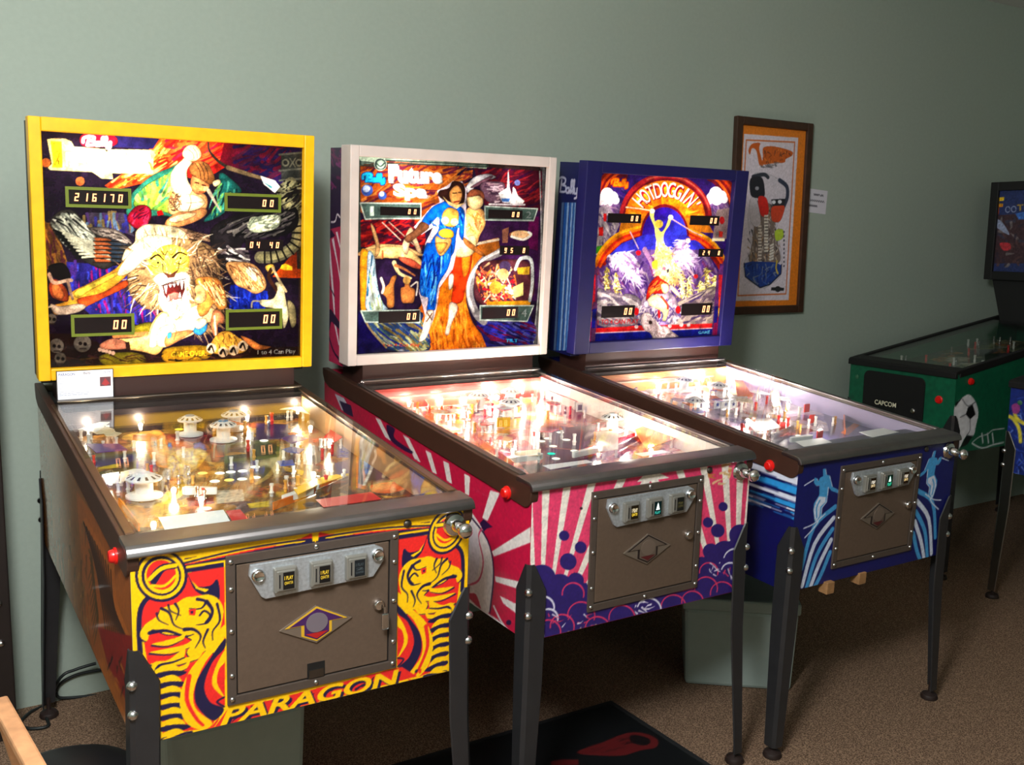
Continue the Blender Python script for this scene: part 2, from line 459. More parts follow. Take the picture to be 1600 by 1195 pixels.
structure(MB().box((LEFT_U - 0.1, N0, 0), (LEFT_U, WALL_N, CEIL)).build('wall_left', M_WALL, mw=ROOM))
structure(MB().box((LEFT_U - 0.1, N0 - 0.1, 0), (RIGHT_U + 0.1, N0, CEIL)).build('wall_front', M_WALL, mw=ROOM))
# ceiling fitting of the room's lamp, above the picture
gl = thing('pendant_lamp', 'brass ceiling fitting of the lamp above the carpet in front of the machines', 'lamp fitting', ROOM @ Matrix.Translation((LAMP_POS[0], LAMP_POS[1], CEIL)))
MB().lathe([(0, 0), (0.06, 0), (0.06, -0.02), (0.012, -0.03), (0.006, -0.032), (0.006, -0.16), (0.03, -0.17), (0.03, -0.20), (0, -0.20)], 20).build('ceiling_rose', pbr('lamp_brass', (150, 120, 70), 0.3, 1.0), gl, smooth=40)

# ================================================================== pinball machines
DIM = dict(W=0.7136, L=1.2959, zb=0.5104, zl=0.8844, top0=0.905, top1=0.99, vb=1.0357, D=0.1918, bt=0.0315, fl=0.0209)
POSE = {1: dict(x=-0.41144, y=1.97771, a=0.55577, t=0.03877, ro=-0.00138, dz=0.00433, Wb=0.75943, b0=1.039, b1=1.72503),
        2: dict(x=0.34108, y=2.49649, a=0.56371, t=0.02875, ro=0.00296, dz=0.00777, Wb=0.76385, b0=1.03263, b1=1.71987),
        3: dict(x=1.07659, y=2.92458, a=0.56549, t=0.04638, ro=0.00069, dz=-0.01151, Wb=0.77331, b0=1.03445, b1=1.7155)}
def pose_matrix(p):
    return Matrix.Translation((p['x'], p['y'], p['dz'])) @ Matrix.Rotation(p['a'], 4, 'Z') @ Matrix.Rotation(p['t'], 4, 'X') @ Matrix.Rotation(-p['ro'], 4, 'Y')
MW = {k: pose_matrix(p) for k, p in POSE.items()}

M_STEEL = pbr('brushed_steel', (140, 136, 136), 0.4, 1.0, noise=0.08, nscale=25)
M_DSTEEL = pbr('dull_dark_steel', (104, 98, 92), 0.42, 1.0, noise=0.08, nscale=25)
M_CHROME = pbr('chrome', (225, 225, 225), 0.1, 1.0)
M_BOLT = pbr('zinc_bolt', (205, 205, 205), 0.25, 1.0)
M_LEG = pbr('black_leg_paint', (38, 38, 40), 0.38, 0.0, noise=0.1, nscale=30)
M_BLACK = pbr('flat_black', (14, 13, 13), 0.6)
M_RAILB = pbr('brown_rail', (62, 38, 28), 0.45, noise=0.12, nscale=22)
M_DOOR = pbr('brown_door_metal', (104, 86, 72), 0.55, 0.35, noise=0.06, nscale=120, bump=0.1)
M_DFRAME = pbr('brown_door_frame', (88, 76, 68), 0.5, 0.35, noise=0.06, nscale=80)
M_GALV = pbr('galvanised_plate', (196, 202, 208), 0.42, 0.7, noise=0.16, nscale=160)
M_PEWTER = pbr('pewter_slot', (150, 148, 140), 0.4, 0.6)
M_RED = pbr('red_button', (225, 25, 20), 0.3, coat=0.5)
M_WHITEP = pbr('white_plastic', (235, 235, 232), 0.35)
M_DIG = emitter('display_digit', (255, 168, 112), 3.4)
M_RUBBER = pbr('rubber_foot', (36, 22, 18), 0.6)
M_BULB = emitter('lit_bulb', (255, 236, 205), 14.0)
M_INSERT = emitter('lit_insert', (255, 246, 225), 2.6)
M_PAINT = print_mat('printed_paint', 'paint', 0.42); M_GLOSS = print_mat('varnished_print', 'paint', 0.35, coat=1.0)
M_FIELD = print_mat('printed_playfield', 'paint', 0.25, coat=0.4)
M_BACKGLASS = print_mat('printed_backglass', 'glass')

def box_part(name, lo, hi, mat, parent, bevel=0.0, mw=None):
    return MB().box(lo, hi, bevel).build(name, mat, parent, mw)
SHARED = {}
def shared(key, fn):
    if key not in SHARED: SHARED[key] = fn()
    return SHARED[key]
def bolt_mesh():
    return MB().lathe([(0.0055, -0.001), (0.0055, 0.0005), (0.0042, 0.0028), (0.002, 0.0038), (0, 0.004)], 12).mesh('bolt', 50)
def leg_bolt_mesh():
    return MB().lathe([(0.0105, -0.002), (0.0105, 0.002), (0.0085, 0.007), (0.005, 0.0098), (0, 0.0108)], 14).mesh('leg_bolt', 50)

def leg(root, d, su, sv, mat, t, dz, wtop=0.705):
    """folded sheet-steel leg wrapped round a cabinet corner"""
    W, L = d['W'], d['L']; cu = su * W / 2; cv = 0.0 if sv < 0 else L
    floor = -(cv * math.sin(t) + dz) / math.cos(t)
    rows = [(wtop, 0.016, 0.009), (wtop - 0.010, 0.022, 0.009), (wtop - 0.070, 0.052, 0.009), (0.40, 0.050, 0.009), (floor + 0.035, 0.036, 0.009)]
    th = 0.003; e = 0.0075; mb = bmesh.new(); rings = []
    for w, wd, ch in rows:
        s = e + d['fl'] * max(0.0, (0.5 - w) / (0.5 - floor)) if w < 0.5 else e
        def ring(k):
            x = cu + su * (s - k); y = cv + sv * (s - k); c = ch - k * 0.4
            return [(x, y - sv * wd, w), (x, y - sv * c, w), (x - su * c, y, w), (x - su * wd, y, w)]
        A = ring(0.0); B = ring(th)
        rings.append([mb.verts.new(p) for p in A + B[::-1]])
    for r0, r1 in zip(rings, rings[1:]):
        for i in range(8): mb.faces.new((r0[i], r0[(i + 1) % 8], r1[(i + 1) % 8], r1[i]))
    for r in (rings[0], rings[-1]):
        for i in range(3): mb.faces.new((r[i], r[i + 1], r[6 - i], r[7 - i]))
    m = MB(); m.merge(mb)
    lg = m.build('leg', mat, root)
    fx, fy = cu + su * (d['fl'] - 0.012), cv + sv * (d['fl'] - 0.012)
    MB().lathe([(0, floor), (0.026, floor), (0.028, floor + 0.006), (0.024, floor + 0.016), (0.010, floor + 0.022), (0.006, floor + 0.024), (0.006, floor + 0.06), (0, floor + 0.06)], 16, Matrix.Translation((fx, fy, 0))).build('leg_leveller', M_RUBBER, lg, smooth=40)
    for w in (0.636, 0.577):
        c = 0.009 / 2; x = cu + su * e - su * c; y = cv + sv * e - sv * c
        o = link('bolt', shared('leg_bolt', leg_bolt_mesh), M_BOLT, lg)
        z = Vector((su, sv, 0)).normalized(); o.matrix_basis = face_matrix((x, y, w), z.cross(Vector((0, 0, -1))), (0, 0, 1)) 
        if (o.matrix_basis.to_3x3() @ Vector((0, 0, 1))).dot(z) < 0: o.matrix_basis = face_matrix((x, y, w), z.cross(Vector((0, 0, 1))), (0, 0, 1))
    return lg

# parts of the coin door, measured once on the first machine's door and used on all three
DZ = Z(340, 830, 4.4267)
def door_uw(*pts):
    h = hit(MW[1], DZ(*pts), (0, 0, 0), (0, 1, 0)); return [(p[0], p[2]) for p in h]
PLATE = door_uw((205, 300), (215, 222), (1075, 82), (1130, 105), (1132, 190), (1062, 300), (320, 455), (290, 440))
SLOTS = [door_uw(p)[0] for p in ((447, 310), (695, 267), (935, 225))]
PLATE_LOCKS = door_uw((265, 290), (1088, 150))
EMBLEM = door_uw((420, 685), (670, 505), (920, 580), (675, 760))
LOCK = door_uw((1103, 497))[0]
RETURN = door_uw((615, 912), (735, 990))
def outw(u, w, h=0.0):
    return face_matrix((u, -h, w), (1, 0, 0), (0, 0, 1))
def flat(poly, v0, v1, name, mat, parent, bevel=0.0):
    return MB().prism(poly, 'y', v0, v1, bevel).build(name, mat, parent)
def coin_door(root, spec):
    u0, u1, w0, w1 = -0.1825, 0.1825, 0.5515, 0.8615; f = 0.021
    door = MB().box((u0 + f, -0.004, w0 + f), (u1 - f, 0.004, w1 - f), 0.0015).build('coin_door', spec['door'], root)
    fr = MB()
    for lo, hi in (((u0, w0), (u1, w0 + f - 0.003)), ((u0, w1 - f + 0.003), (u1, w1)), ((u0, w0 + f - 0.003), (u0 + f - 0.003, w1 - f + 0.003)), ((u1 - f + 0.003, w0 + f - 0.003), (u1, w1 - f + 0.003))):
        fr.box((lo[0], -0.006, lo[1]), (hi[0], 0.002, hi[1]), 0.001)
    fr.build('door_frame', spec['door_frame'], door)
    box_part('door_gap', (u0 + 0.006, -0.0014, w0 + 0.006), (u1 - 0.006, -0.0008, w1 - 0.006), M_BLACK, door)
    spots = [(u0 + 0.009, w0 + (w1 - w0) * k) for k in (0.04, 0.2, 0.5, 0.78, 0.96)] + [(u1 - 0.009, w0 + (w1 - w0) * k) for k in (0.04, 0.2, 0.5, 0.78, 0.96)] + [(0, w0 + 0.009), (0, w1 - 0.007)]
    for u, w in spots:
        link('bolt', shared('bolt', bolt_mesh), M_BOLT, door, outw(u, w, 0.006))
    flat(PLATE, -0.012, -0.004, 'coin_plate', spec['plate'], door, 0.0015)
    for (u, w), lab in zip(SLOTS, spec['prices']):
        b = MB().box((u - 0.0235, -0.024, w - 0.026), (u + 0.0235, -0.011, w + 0.026), 0.003)
        b.box((u - 0.019, -0.027, w - 0.021), (u + 0.019, -0.022, w + 0.021), 0.002)
        b.build('coin_slot', spec['slot'], door)
        box_part('slot_opening', (u - 0.0152, -0.0278, w - 0.014), (u - 0.0128, -0.0268, w + 0.014), M_BLACK, door)
        lx0, lx1, ly0, ly1 = u - 0.0075, u + 0.0155, w - 0.0175, w + 0.0175
        s = Sheet(MW[1] @ Matrix.Translation((0, -0.0278, 0)), (0, 0, 0), (1, 0, 0), (0, 0, 1), lx0, lx1, ly0, ly1, 0.0006, lab['bg'])
        for (txt, fy0, fy1, col) in lab['txt']:
            yy0, yy1 = ly0 + (ly1 - ly0) * fy0, ly0 + (ly1 - ly0) * fy1
            if txt == '*tree':
                for k in range(3):
                    s.fill([(lx0 + 0.0115, yy1), (lx0 + 0.0115 + 0.003 + 0.0015 * k, yy1 - (yy1 - yy0) * (0.35 + 0.3 * k)), (lx0 + 0.0115 - 0.003 - 0.0015 * k, yy1 - (yy1 - yy0) * (0.35 + 0.3 * k))], col, uv=True)
            else: s.text(txt, [(lx0 + 0.003, yy1), (lx1 - 0.003, yy1), (lx1 - 0.003, yy0), (lx0 + 0.003, yy0)], col, bold=0.02, uv=True)
        s.o = np.array((0, -0.0278, 0))
        s.build('price_label', spec['label_mat'] if lab.get('lit') else M_PAINT, door)
    for u, w in PLATE_LOCKS:
        MB().lathe([(0.0135, 0), (0.0135, 0.006), (0.011, 0.010), (0.010, 0.0105), (0.0075, 0.0085), (0, 0.0085)], 18, outw(u, w, 0.011)).build('coin_plate_lock', M_CHROME, door, smooth=40)
    # diamond emblem: pale rim, dark arrow with a coloured border, round portrait medal
    (lx, lw), (tx, tw), (rx, rw), (bx, bw) = EMBLEM
    cx, cw = (lx + rx) / 2, (tw + bw) / 2; hw, hh = (rx - lx) / 2, (tw - bw) / 2
    E = lambda *p: [(cx + a * hw, cw + b * hh) for a, b in p]
    flat(E((-1, 0), (0, 1), (1, 0), (0, -1)), -0.008, -0.003, 'emblem', spec['emblem'][0], door)
    flat(E((-0.86, 0.06), (0, 0.96), (0.86, 0.06), (0.42, 0.06), (0.42, -0.5), (0, -0.9), (-0.42, -0.5), (-0.42, 0.06)), -0.009, -0.0075, 'emblem_border', spec['emblem'][1], door)
    flat(E((-0.74, 0.1), (0, 0.86), (0.74, 0.1), (0.34, 0.1), (0.34, -0.48), (0, -0.8), (-0.34, -0.48), (-0.34, 0.1)), -0.0098, -0.0088, 'emblem_arrow', spec['emblem'][2], door)
    flat(E((-0.3, -0.42), (0.3, -0.42), (0, -0.74)), -0.0105, -0.0095, 'emblem_tip', spec['emblem'][3], door)
    n = 20
    flat([(cx + 0.3 * hw * math.cos(2*PI*k/n), cw + hh * (0.12 + 0.52 * math.sin(2*PI*k/n))) for k in range(n)], -0.0112, -0.009, 'emblem_medal', spec['emblem'][4], door)
    u, w = LOCK
    MB().lathe([(0.0125, 0), (0.0125, 0.007), (0.0095, 0.011), (0.004, 0.0115), (0, 0.0115)], 18, outw(u, w, 0.004)).build('door_lock', M_CHROME, door, smooth=40)
    if spec.get('key'):
        MB().box((u + 0.001, -0.024, w - 0.052), (u + 0.017, -0.021, w - 0.016), 0.003).box((u + 0.006, -0.0225, w - 0.02), (u + 0.010, -0.0205, w - 0.002)).build('key', M_BOLT, door)
    if spec.get('return'):
        (a, b), (c, e) = RETURN
        box_part('coin_return', (min(a, c), -0.0052, min(b, e)), (max(a, c), -0.003, max(b, e)), M_BLACK, door)
        box_part('coin_return_flap', (min(a, c) + 0.003, -0.0075, min(b, e) + 0.001), (max(a, c) - 0.003, -0.005, (b + e) / 2 + 0.002), M_DSTEEL, door)
    return door

def digit_mesh(ch):
    SEG = {'0': 'abcdef', '1': 'bc', '2': 'abged', '3': 'abgcd', '4': 'fgbc', '5': 'afgcd', '6': 'afgedc', '7': 'abc', '8': 'abcdefg', '9': 'abcdfg'}
    m = MB(); w, h, k = 0.5, 1.0, 0.15
    sl = lambda x, z: (x + 0.12 * z - 0.06, z)
    R = {'a': (0.08, 0.92, h - k, h), 'g': (0.08, 0.92, h/2 - k/2, h/2 + k/2), 'd': (0.08, 0.92, 0, k),
         'f': (0, 0.3, h/2, h), 'b': (0.7, 1, h/2, h), 'e': (0, 0.3, 0, h/2), 'c': (0.7, 1, 0, h/2)}
    for s in SEG[ch]:
        a, b, c, d = R[s]; a, b = a * w - w / 2, b * w - w / 2
        m.prism([sl(a, c), sl(b, c), sl(b, d), sl(a, d)], 'y', -0.03, 0.0)
    return m.mesh('digit')
def display(root, bb, sheet, tl, br, text, cells=6, frame=None, thick=0.004):
    x0, x1, y0, y1 = sheet.rect(tl, br); v = sheet.o[1]
    d = MB().box((x0, v - thick, y0), (x1, v - 0.0008, y1), 0.0008).build('score_display', M_DISP, root, bb)
    if frame:
        fr = MB(); k = 0.008
        for lo, hi in (((x0 - k, y0 - k), (x1 + k, y0)), ((x0 - k, y1), (x1 + k, y1 + k)), ((x0 - k, y0), (x0, y1)), ((x1, y0), (x1 + k, y1))):
            fr.box((lo[0], v - thick - 0.001, lo[1]), (hi[0], v - 0.0008, hi[1]))
        fr.build('display_border', frame, d)
    cw = (x1 - x0) / (cells + 0.8); h = (y1 - y0) * 0.56
    for i, ch in enumerate(text):
        if ch == ' ': continue
        cx = x0 + cw * (0.4 + i + 0.5)
        o = link('digit', shared('digit' + ch, lambda: digit_mesh(ch)), M_DIG, d)
        o.matrix_basis = Matrix.Translation((cx, v - thick, (y0 + y1) / 2 - h / 2)) @ Matrix.Diagonal((h, 0.02, h, 1))
    return d
M_DISP = pbr('display_window', (26, 16, 18), 0.25)
def point(name, parent, co, energy, col=(1.0, 0.86, 0.68), r=0.012, mw=None):
    l = bpy.data.lights.new(name, 'POINT'); l.energy = energy; l.color = col; l.shadow_soft_size = r
    o = bpy.data.objects.new(name, l); C.objects.link(o); o.parent = parent
    o.matrix_basis = (mw or Matrix()) @ Matrix.Translation(co)
    return o

PF0, PFS = 0.845, 0.045                       # playfield height at the front and its slope
GL0, GLS = 0.902, 0.0787                      # the same for the table glass
def machine(root, d, p, spec):
    W, L, zb, zl = d['W'], d['L'], d['zb'], d['zl']; h = W / 2
    top = lambda v: d['top0'] + (d['top1'] - d['top0']) * v / L
    dz = top(0) - 0.905
    # ---- cabinet
    c = MB()
    for s in (-1, 1):
        x0, x1 = sorted((s * h, s * (h - 0.018)))
        c.prism([(0, zb), (L, zb), (L, top(L) - 0.004), (0, top(0) - 0.03)], 'x', x0, x1, 0.0012)
    c.box((-h + 0.018, 0.0, zb), (h - 0.018, 0.018, zl - 0.002)).box((-h + 0.018, L - 0.018, zb), (h - 0.018, L, top(L) - 0.006)).box((-h + 0.018, 0.018, zb + 0.004), (h - 0.018, L - 0.018, zb + 0.02))
    cab = c.build('cabinet', spec['cabinet'], root)
    # ---- rails
    rh = spec.get('rail_h', 0.064)
    for s in (-1, 1):
        x0, x1 = sorted((s * (h + 0.006), s * (h - 0.016)))
        r = 0.03; poly = [(L + 0.004, top(L)), (0.0, top(0)), (-0.004, top(0) - 0.006)]
        for k in range(6):
            a = k * PI / 10; poly.append((-0.004 + r * (1 - math.cos(a)), top(0) - rh + r * (1 - math.sin(a))))
        poly += [(0.1, top(0.1) - rh), (L - 0.05, top(L) - rh + 0.006), (L - 0.01, top(L) - rh + 0.02), (L + 0.004, top(L) - 0.02)]
        rail = MB().prism(poly, 'x', x0, x1, 0.002).build('side_rail', spec['rail'], root)
        y0, y1 = sorted((s * (h - 0.004), s * (h - 0.022)))
        MB().hexa([(y0, 0.06, top(0.06) - 0.002), (y1, 0.06, top(0.06) - 0.002), (y1, 1.03, top(1.03) - 0.002), (y0, 1.03, top(1.03) - 0.002),
                   (y0, 0.06, top(0.06) + 0.004), (y1, 0.06, top(0.06) + 0.004), (y1, 1.03, top(1.03) + 0.004), (y0, 1.03, top(1.03) + 0.004)], 0.0015).build('glass_channel', spec['channel'], rail)
        fm = face_matrix((s * (h + 0.006), 0.098, 0.8585 + dz), (0, -s, 0) if s < 0 else (0, 1, 0), (0, 0, 1))
        if (fm.to_3x3() @ Vector((0, 0, 1))).x * s < 0: fm = face_matrix((s * (h + 0.006), 0.098, 0.8585 + dz), (0, -1, 0), (0, 0, 1))
        MB().lathe([(0.0165, 0), (0.0165, 0.004), (0.0135, 0.005), (0.0125, 0.012), (0.010, 0.0145), (0, 0.0148)], 20, fm).build('flipper_button', M_RED, rail, smooth=40)
    # ---- inside walls, rear panel
    for s in (-1, 1):
        x0, x1 = sorted((s * (h - 0.018), s * (h - 0.0215)))
        MB().prism([(0.05, 0.80 + dz), (1.03, 0.80 + dz), (1.03, top(1.03) - 0.012), (0.05, top(0.05) - 0.012)], 'x', x0, x1).build('side_liner', spec['liner'], root)
    box_part('rear_panel', (-h + 0.02, 1.0, 0.8 + dz), (h - 0.02, 1.006, top(1.0) - 0.014), spec['rear_panel'], root)
    box_part('rear_deck', (-h + 0.018, 1.012, top(1.02) - 0.02), (h - 0.018, L - 0.018, top(1.02) - 0.004), M_BLACK, root)
    # ---- lock bar
    lo = []; v0, v1, wt, wb = -0.014, 0.060, top(0) + 0.0015, zl + 0.002
    lo = [(v1, wt + 0.004), (v0 + 0.016, wt + 0.001), (v0 + 0.007, wt - 0.003), (v0 + 0.002, wt - 0.009), (v0, wt - 0.016), (v0, wb + 0.002), (v0 + 0.002, wb), (v0 + 0.014, wb), (v0 + 0.014, wt - 0.012), (v1, wt - 0.008)]
    MB().prism(lo, 'x', -h - 0.007, h + 0.007, 0.0012).build('lockdown_bar', spec['bar'], root, smooth=35)
    # ---- glass
    g = lambda v, k: GL0 + dz + GLS * v + k
    MB().hexa([(-h + 0.01, 0.05, g(.05, -.003)), (h - 0.01, 0.05, g(.05, -.003)), (h - 0.01, 1.025, g(1.025, -.003)), (-h + 0.01, 1.025, g(1.025, -.003)),
               (-h + 0.01, 0.05, g(.05, 0)), (h - 0.01, 0.05, g(.05, 0)), (h - 0.01, 1.025, g(1.025, 0)), (-h + 0.01, 1.025, g(1.025, 0))]).build('table_glass', GLASS, root)
    # strip that holds the rear edge of the glass
    MB().hexa([(-h + 0.016, 1.012, g(1.012, .0005)), (h - 0.016, 1.012, g(1.012, .0005)), (h - 0.016, 1.032, g(1.03, .0005)), (-h + 0.016, 1.032, g(1.03, .0005)),
               (-h + 0.016, 1.012, g(1.012, .006)), (h - 0.016, 1.012, g(1.012, .006)), (h - 0.016, 1.032, g(1.03, .006)), (-h + 0.016, 1.032, g(1.03, .006))], 0.002).build('glass_stop', spec['stop'], root)
    for su in (-1, 1):
        for sv in (-1, 1): leg(root, d, su, sv, spec['leg'], p['t'], p['dz'])
    # ---- plunger
    if spec.get('plunger', True):
        pm = outw(0.3165, 0.8555 + dz)
        pl = MB().lathe([(0.026, 0), (0.027, 0.004), (0.024, 0.010), (0.014, 0.013), (0.012, 0.03), (0.009, 0.034), (0.0045, 0.034), (0.0045, 0.042)], 22, pm).build('plunger', M_CHROME, root, smooth=40)
        MB().lathe([(0.0045, 0.040), (0.009, 0.042), (0.0155, 0.048), (0.017, 0.055), (0.0145, 0.062), (0.007, 0.066), (0, 0.067)], 20, pm).build('plunger_knob', spec.get('knob', M_CHROME), pl, smooth=50)
    # ---- backbox
    b0, b1, Wb, D = p['b0'], p['b1'], p['Wb'], d['D']; H = b1 - b0; hb = Wb / 2 - spec.get('box_in', 0.012)
    bb = Matrix.Translation((0, d['vb'], b0)) @ Matrix.Rotation(d['bt'], 4, 'X')
    fd = spec.get('frame_d', 0.05)
    bx = MB(); zt = H - 0.008
    for lo_, hi_ in (((-hb, fd, -0.015), (-hb + 0.016, D, zt)), ((hb - 0.016, fd, -0.015), (hb, D, zt)), ((-hb + 0.016, fd, zt - 0.016), (hb - 0.016, D, zt)),
                     ((-hb + 0.016, fd, -0.015), (hb - 0.016, D, 0.0)), ((-hb + 0.016, D - 0.012, 0.0), (hb - 0.016, D, zt - 0.016))):
        bx.box(lo_, hi_)
    box = bx.build('backbox', spec['box'], root, bb)
    fs, ft, fb = spec['fw']
    o = 0.0
    for lo_, hi_ in (((-Wb/2, 0, 0), (-Wb/2 + fs, fd, H)), ((Wb/2 - fs, 0, 0), (Wb/2, fd, H)), ((-Wb/2 + fs, 0.001, H - ft), (Wb/2 - fs, fd, H)), ((-Wb/2 + fs, 0.001, 0), (Wb/2 - fs, fd, fb))):
        MB().box(lo_, hi_, 0.003).build('frame_rail', spec['frame'], box)
    # inside of the lamp box, grey so that it bounces less of the lamps' light
    li = MB()
    for lo_, hi_ in (((-hb + 0.017, 0.03, 0.004), (-hb + 0.019, D - 0.013, zt - 0.018)), ((hb - 0.019, 0.03, 0.004), (hb - 0.017, D - 0.013, zt - 0.018)),
                     ((-hb + 0.019, 0.03, zt - 0.02), (hb - 0.019, D - 0.013, zt - 0.018)), ((-hb + 0.019, 0.03, 0.002), (hb - 0.019, D - 0.013, 0.004)), ((-hb + 0.019, D - 0.016, 0.004), (hb - 0.019, D - 0.014, zt - 0.02))):
        li.box(lo_, hi_)
    li.build('lamp_box_lining', pbr('grey_lining', (120, 118, 116), 0.8), box)
    # neck between cabinet and backbox
    nk = MB().box((-h + 0.03, d['vb'] + 0.01, top(1.02) - 0.01), (h - 0.03, d['vb'] + D - 0.02, b0 + 0.004)).build('neck', spec.get('neck', M_BLACK), root)
    sheet = Sheet(MW_of(root) @ bb, (0, 0.02, 0), (1, 0, 0), (0, 0, 1), -Wb/2 + fs - 0.004, Wb/2 - fs + 0.004, fb - 0.004, H - ft + 0.004, spec.get('cell', 0.0018), (40, 30, 45))
    return cab, box, bb, sheet
def MW_of(root):
    return root.matrix_basis.copy()
def side_sheet(root, d, s, cell, base):
    W, L = d['W'], d['L']
    return Sheet(MW_of(root), (s * W / 2, 0, 0), (0, s, 0) if s > 0 else (0, -1, 0), (0, 0, 1), *((-L, 0) if s < 0 else (0, L)), d['zb'], 0.95, cell, base)
def under_rail(d):
    return lambda c: c[:, 2] < d['top0'] - 0.035 + (d['top1'] - d['top0']) * c[:, 1] / d['L']

# ------------------------------------------------------------------ prints of the first machine (yellow frame)
def backglass_1(s):
    A, B, Cc, Dd = Z(60, 190, 5.196), Z(260, 190, 5.196), Z(60, 370, 5.196), Z(260, 370, 5.196)
    s.fine = (1.7, 0.62); s.ink = ((30, 18, 20), 1.3); s.shade = True
    s.fill([(40, 180), (500, 180), (500, 600), (40, 600)], (38, 24, 46))
    # sky
    s.fill(B((0, 60), (560, 90), (560, 320), (300, 480), (0, 420)), (196, 40, 30)); s.fill(A((1000, 100), (1195, 110), (1195, 420), (600, 560), (540, 520), (820, 330)), (226, 80, 34))
    s.hatch(A((820, 330), (1000, 130), (1190, 150), (1190, 330), (760, 520), (560, 520)), 60, 60, 7, [(246, 150, 60), (255, 206, 120), (214, 40, 20), (240, 100, 30)], angle=-0.6)
    s.hatch(B((0, 90), (420, 110), (430, 330), (260, 430), (0, 300)), 55, 50, 8, [(230, 60, 30), (176, 22, 30), (238, 110, 50), (210, 30, 70)], angle=-0.5)
    s.fill(B((480, 130), (1110, 190), (1110, 620), (880, 520), (560, 400), (430, 330)), {'c0': (120, 16, 40), 'c1': (44, 24, 72), 'p0': B((480, 200))[0], 'p1': B((800, 320))[0]})
    s.hatch(B((560, 180), (1000, 220), (940, 500), (560, 380)), 34, 34, 9, [(110, 20, 50), (50, 28, 90), (34, 26, 80), (80, 30, 60)], angle=-0.4)
    s.fill(A((600, 100), (1000, 115), (930, 225), (610, 205)), (42, 36, 96)); s.fill(A((340, 130), (420, 90), (560, 95), (640, 140), (610, 200), (380, 205)), (190, 24, 60), sm=True)
    # left haze, drapes
    s.fill(A((20, 820), (110, 820), (260, 1195), (20, 1195)), (120, 84, 40)); s.hatch(A((30, 830), (120, 850), (240, 1190), (30, 1190)), 34, 34, 6, [(170, 120, 50), (96, 40, 60), (140, 100, 50), (90, 60, 30)], angle=1.3)
    s.fill(A((380, 740), (700, 740), (780, 930), (640, 880), (420, 860)), (76, 66, 86)); s.hatch(A((380, 740), (720, 740), (760, 900), (420, 860)), 26, 24, 7, [(150, 130, 80), (110, 140, 170), (60, 60, 150), (90, 60, 120)], angle=1.5, spread=0.1)
    s.fill(Cc((230, 200), (700, 240), (980, 560), (960, 720), (560, 640), (440, 640), (250, 480)), (50, 44, 130))
    s.hatch(Cc((250, 200), (640, 230), (960, 600), (940, 720), (560, 640), (270, 420)), 70, 28, 7, [(60, 60, 190), (84, 50, 130), (40, 36, 110), (170, 30, 120), (70, 80, 200)], angle=1.45, spread=0.12)
    s.fill(Dd((520, 390), (620, 380), (820, 440), (800, 590), (510, 590)), (26, 44, 150)); s.hatch(Dd((520, 390), (800, 440), (790, 580), (520, 580)), 20, 24, 6, [(40, 70, 200), (20, 30, 110)], angle=1.4)
    # sunset and pillar at the right
    s.fill(Dd((860, 320), (1090, 60), (1100, 330), (930, 330)), {'c0': (200, 84, 20), 'c1': (90, 30, 20), 'p0': Dd((960, 300))[0], 'p1': Dd((1100, 120))[0]})
    s.fill(B((930, 260), (1110, 250), (1110, 480), (930, 480)), (58, 60, 58)); s.fill(B((950, 480), (1110, 480), (1110, 1195), (1060, 1195), (1050, 900)), (44, 38, 36))
    for y in (270, 400, 480): s.stroke(B((915, y), (1110, y - 18)), 3, (96, 98, 90), sm=False)
    for x in (965, 1075): s.circ(B((x, 335))[0], 6, (118, 118, 104)); s.circ(B((x, 335))[0], 3.4, (50, 50, 50))
    s.stroke(B((1000, 300), (1045, 370)), 2, (118, 118, 104)); s.stroke(B((1045, 300), (1000, 370)), 2, (118, 118, 104))
    # scaly tail round the pillar
    tail = B((1010, 500), (940, 580), (1000, 700), (1060, 850), (1040, 1000), (900, 1090), (760, 1100))
    s.stroke(tail, 19, (120, 116, 92)); s.stroke(tail, 10, (166, 160, 120))
    ts = smooth(tail, 3, False)
    for i in range(1, len(ts) - 1, 1):
        d = ts[i + 1] - ts[i - 1]; n = np.array([-d[1], d[0]]) / (np.hypot(*d) + 1e-6); s.stroke([ts[i] - n * 9, ts[i] + n * 9], 3, (34, 30, 28), sm=False)
    s.hatch(B((930, 500), (1100, 520), (1080, 800), (920, 700)), 26, 22, 5, [(24, 22, 24), (70, 70, 50), (150, 150, 120)], angle=-0.7)
    # round bat wing behind the rider
    s.fill(A((745, 620), (800, 540), (920, 440), (1060, 380), (1195, 350), (1195, 760), (1000, 760), (730, 770)), (52, 128, 110), sm=True)
    s.fill(A((780, 640), (860, 530), (1000, 450), (1120, 400), (1195, 400), (1195, 740), (960, 720), (800, 700)), (150, 186, 70), sm=True)
    s.hatch(A((780, 620), (1000, 450), (1180, 400), (1180, 720), (960, 720)), 36, 30, 8, [(196, 214, 96), (110, 170, 90), (236, 238, 150), (60, 150, 140)], center=A((900, 760))[0])
    s.fill(B((430, 420), (540, 480), (610, 570), (500, 600), (470, 740), (300, 810), (430, 640)), (34, 110, 106), sm=True); s.hatch(B((440, 440), (590, 560), (480, 700), (330, 800)), 18, 22, 5, [(90, 180, 160), (20, 60, 60), (130, 190, 100)], angle=1.9)
    # crimson cape
    s.fill(A((720, 790), (790, 690), (880, 680), (920, 740), (890, 830), (800, 870)), (150, 20, 50), sm=True); s.fill(A((960, 730), (1000, 715), (1020, 755), (970, 765)), (170, 16, 20))
    s.hatch(A((740, 780), (880, 690), (890, 820), (810, 860)), 14, 20, 5, [(200, 50, 90), (90, 10, 50), (210, 70, 110)], angle=-0.8)
    # rider: raised arm, helmet, shoulders, legs
    sk, sk2, sh = (226, 170, 112), (250, 226, 180), (120, 70, 44)
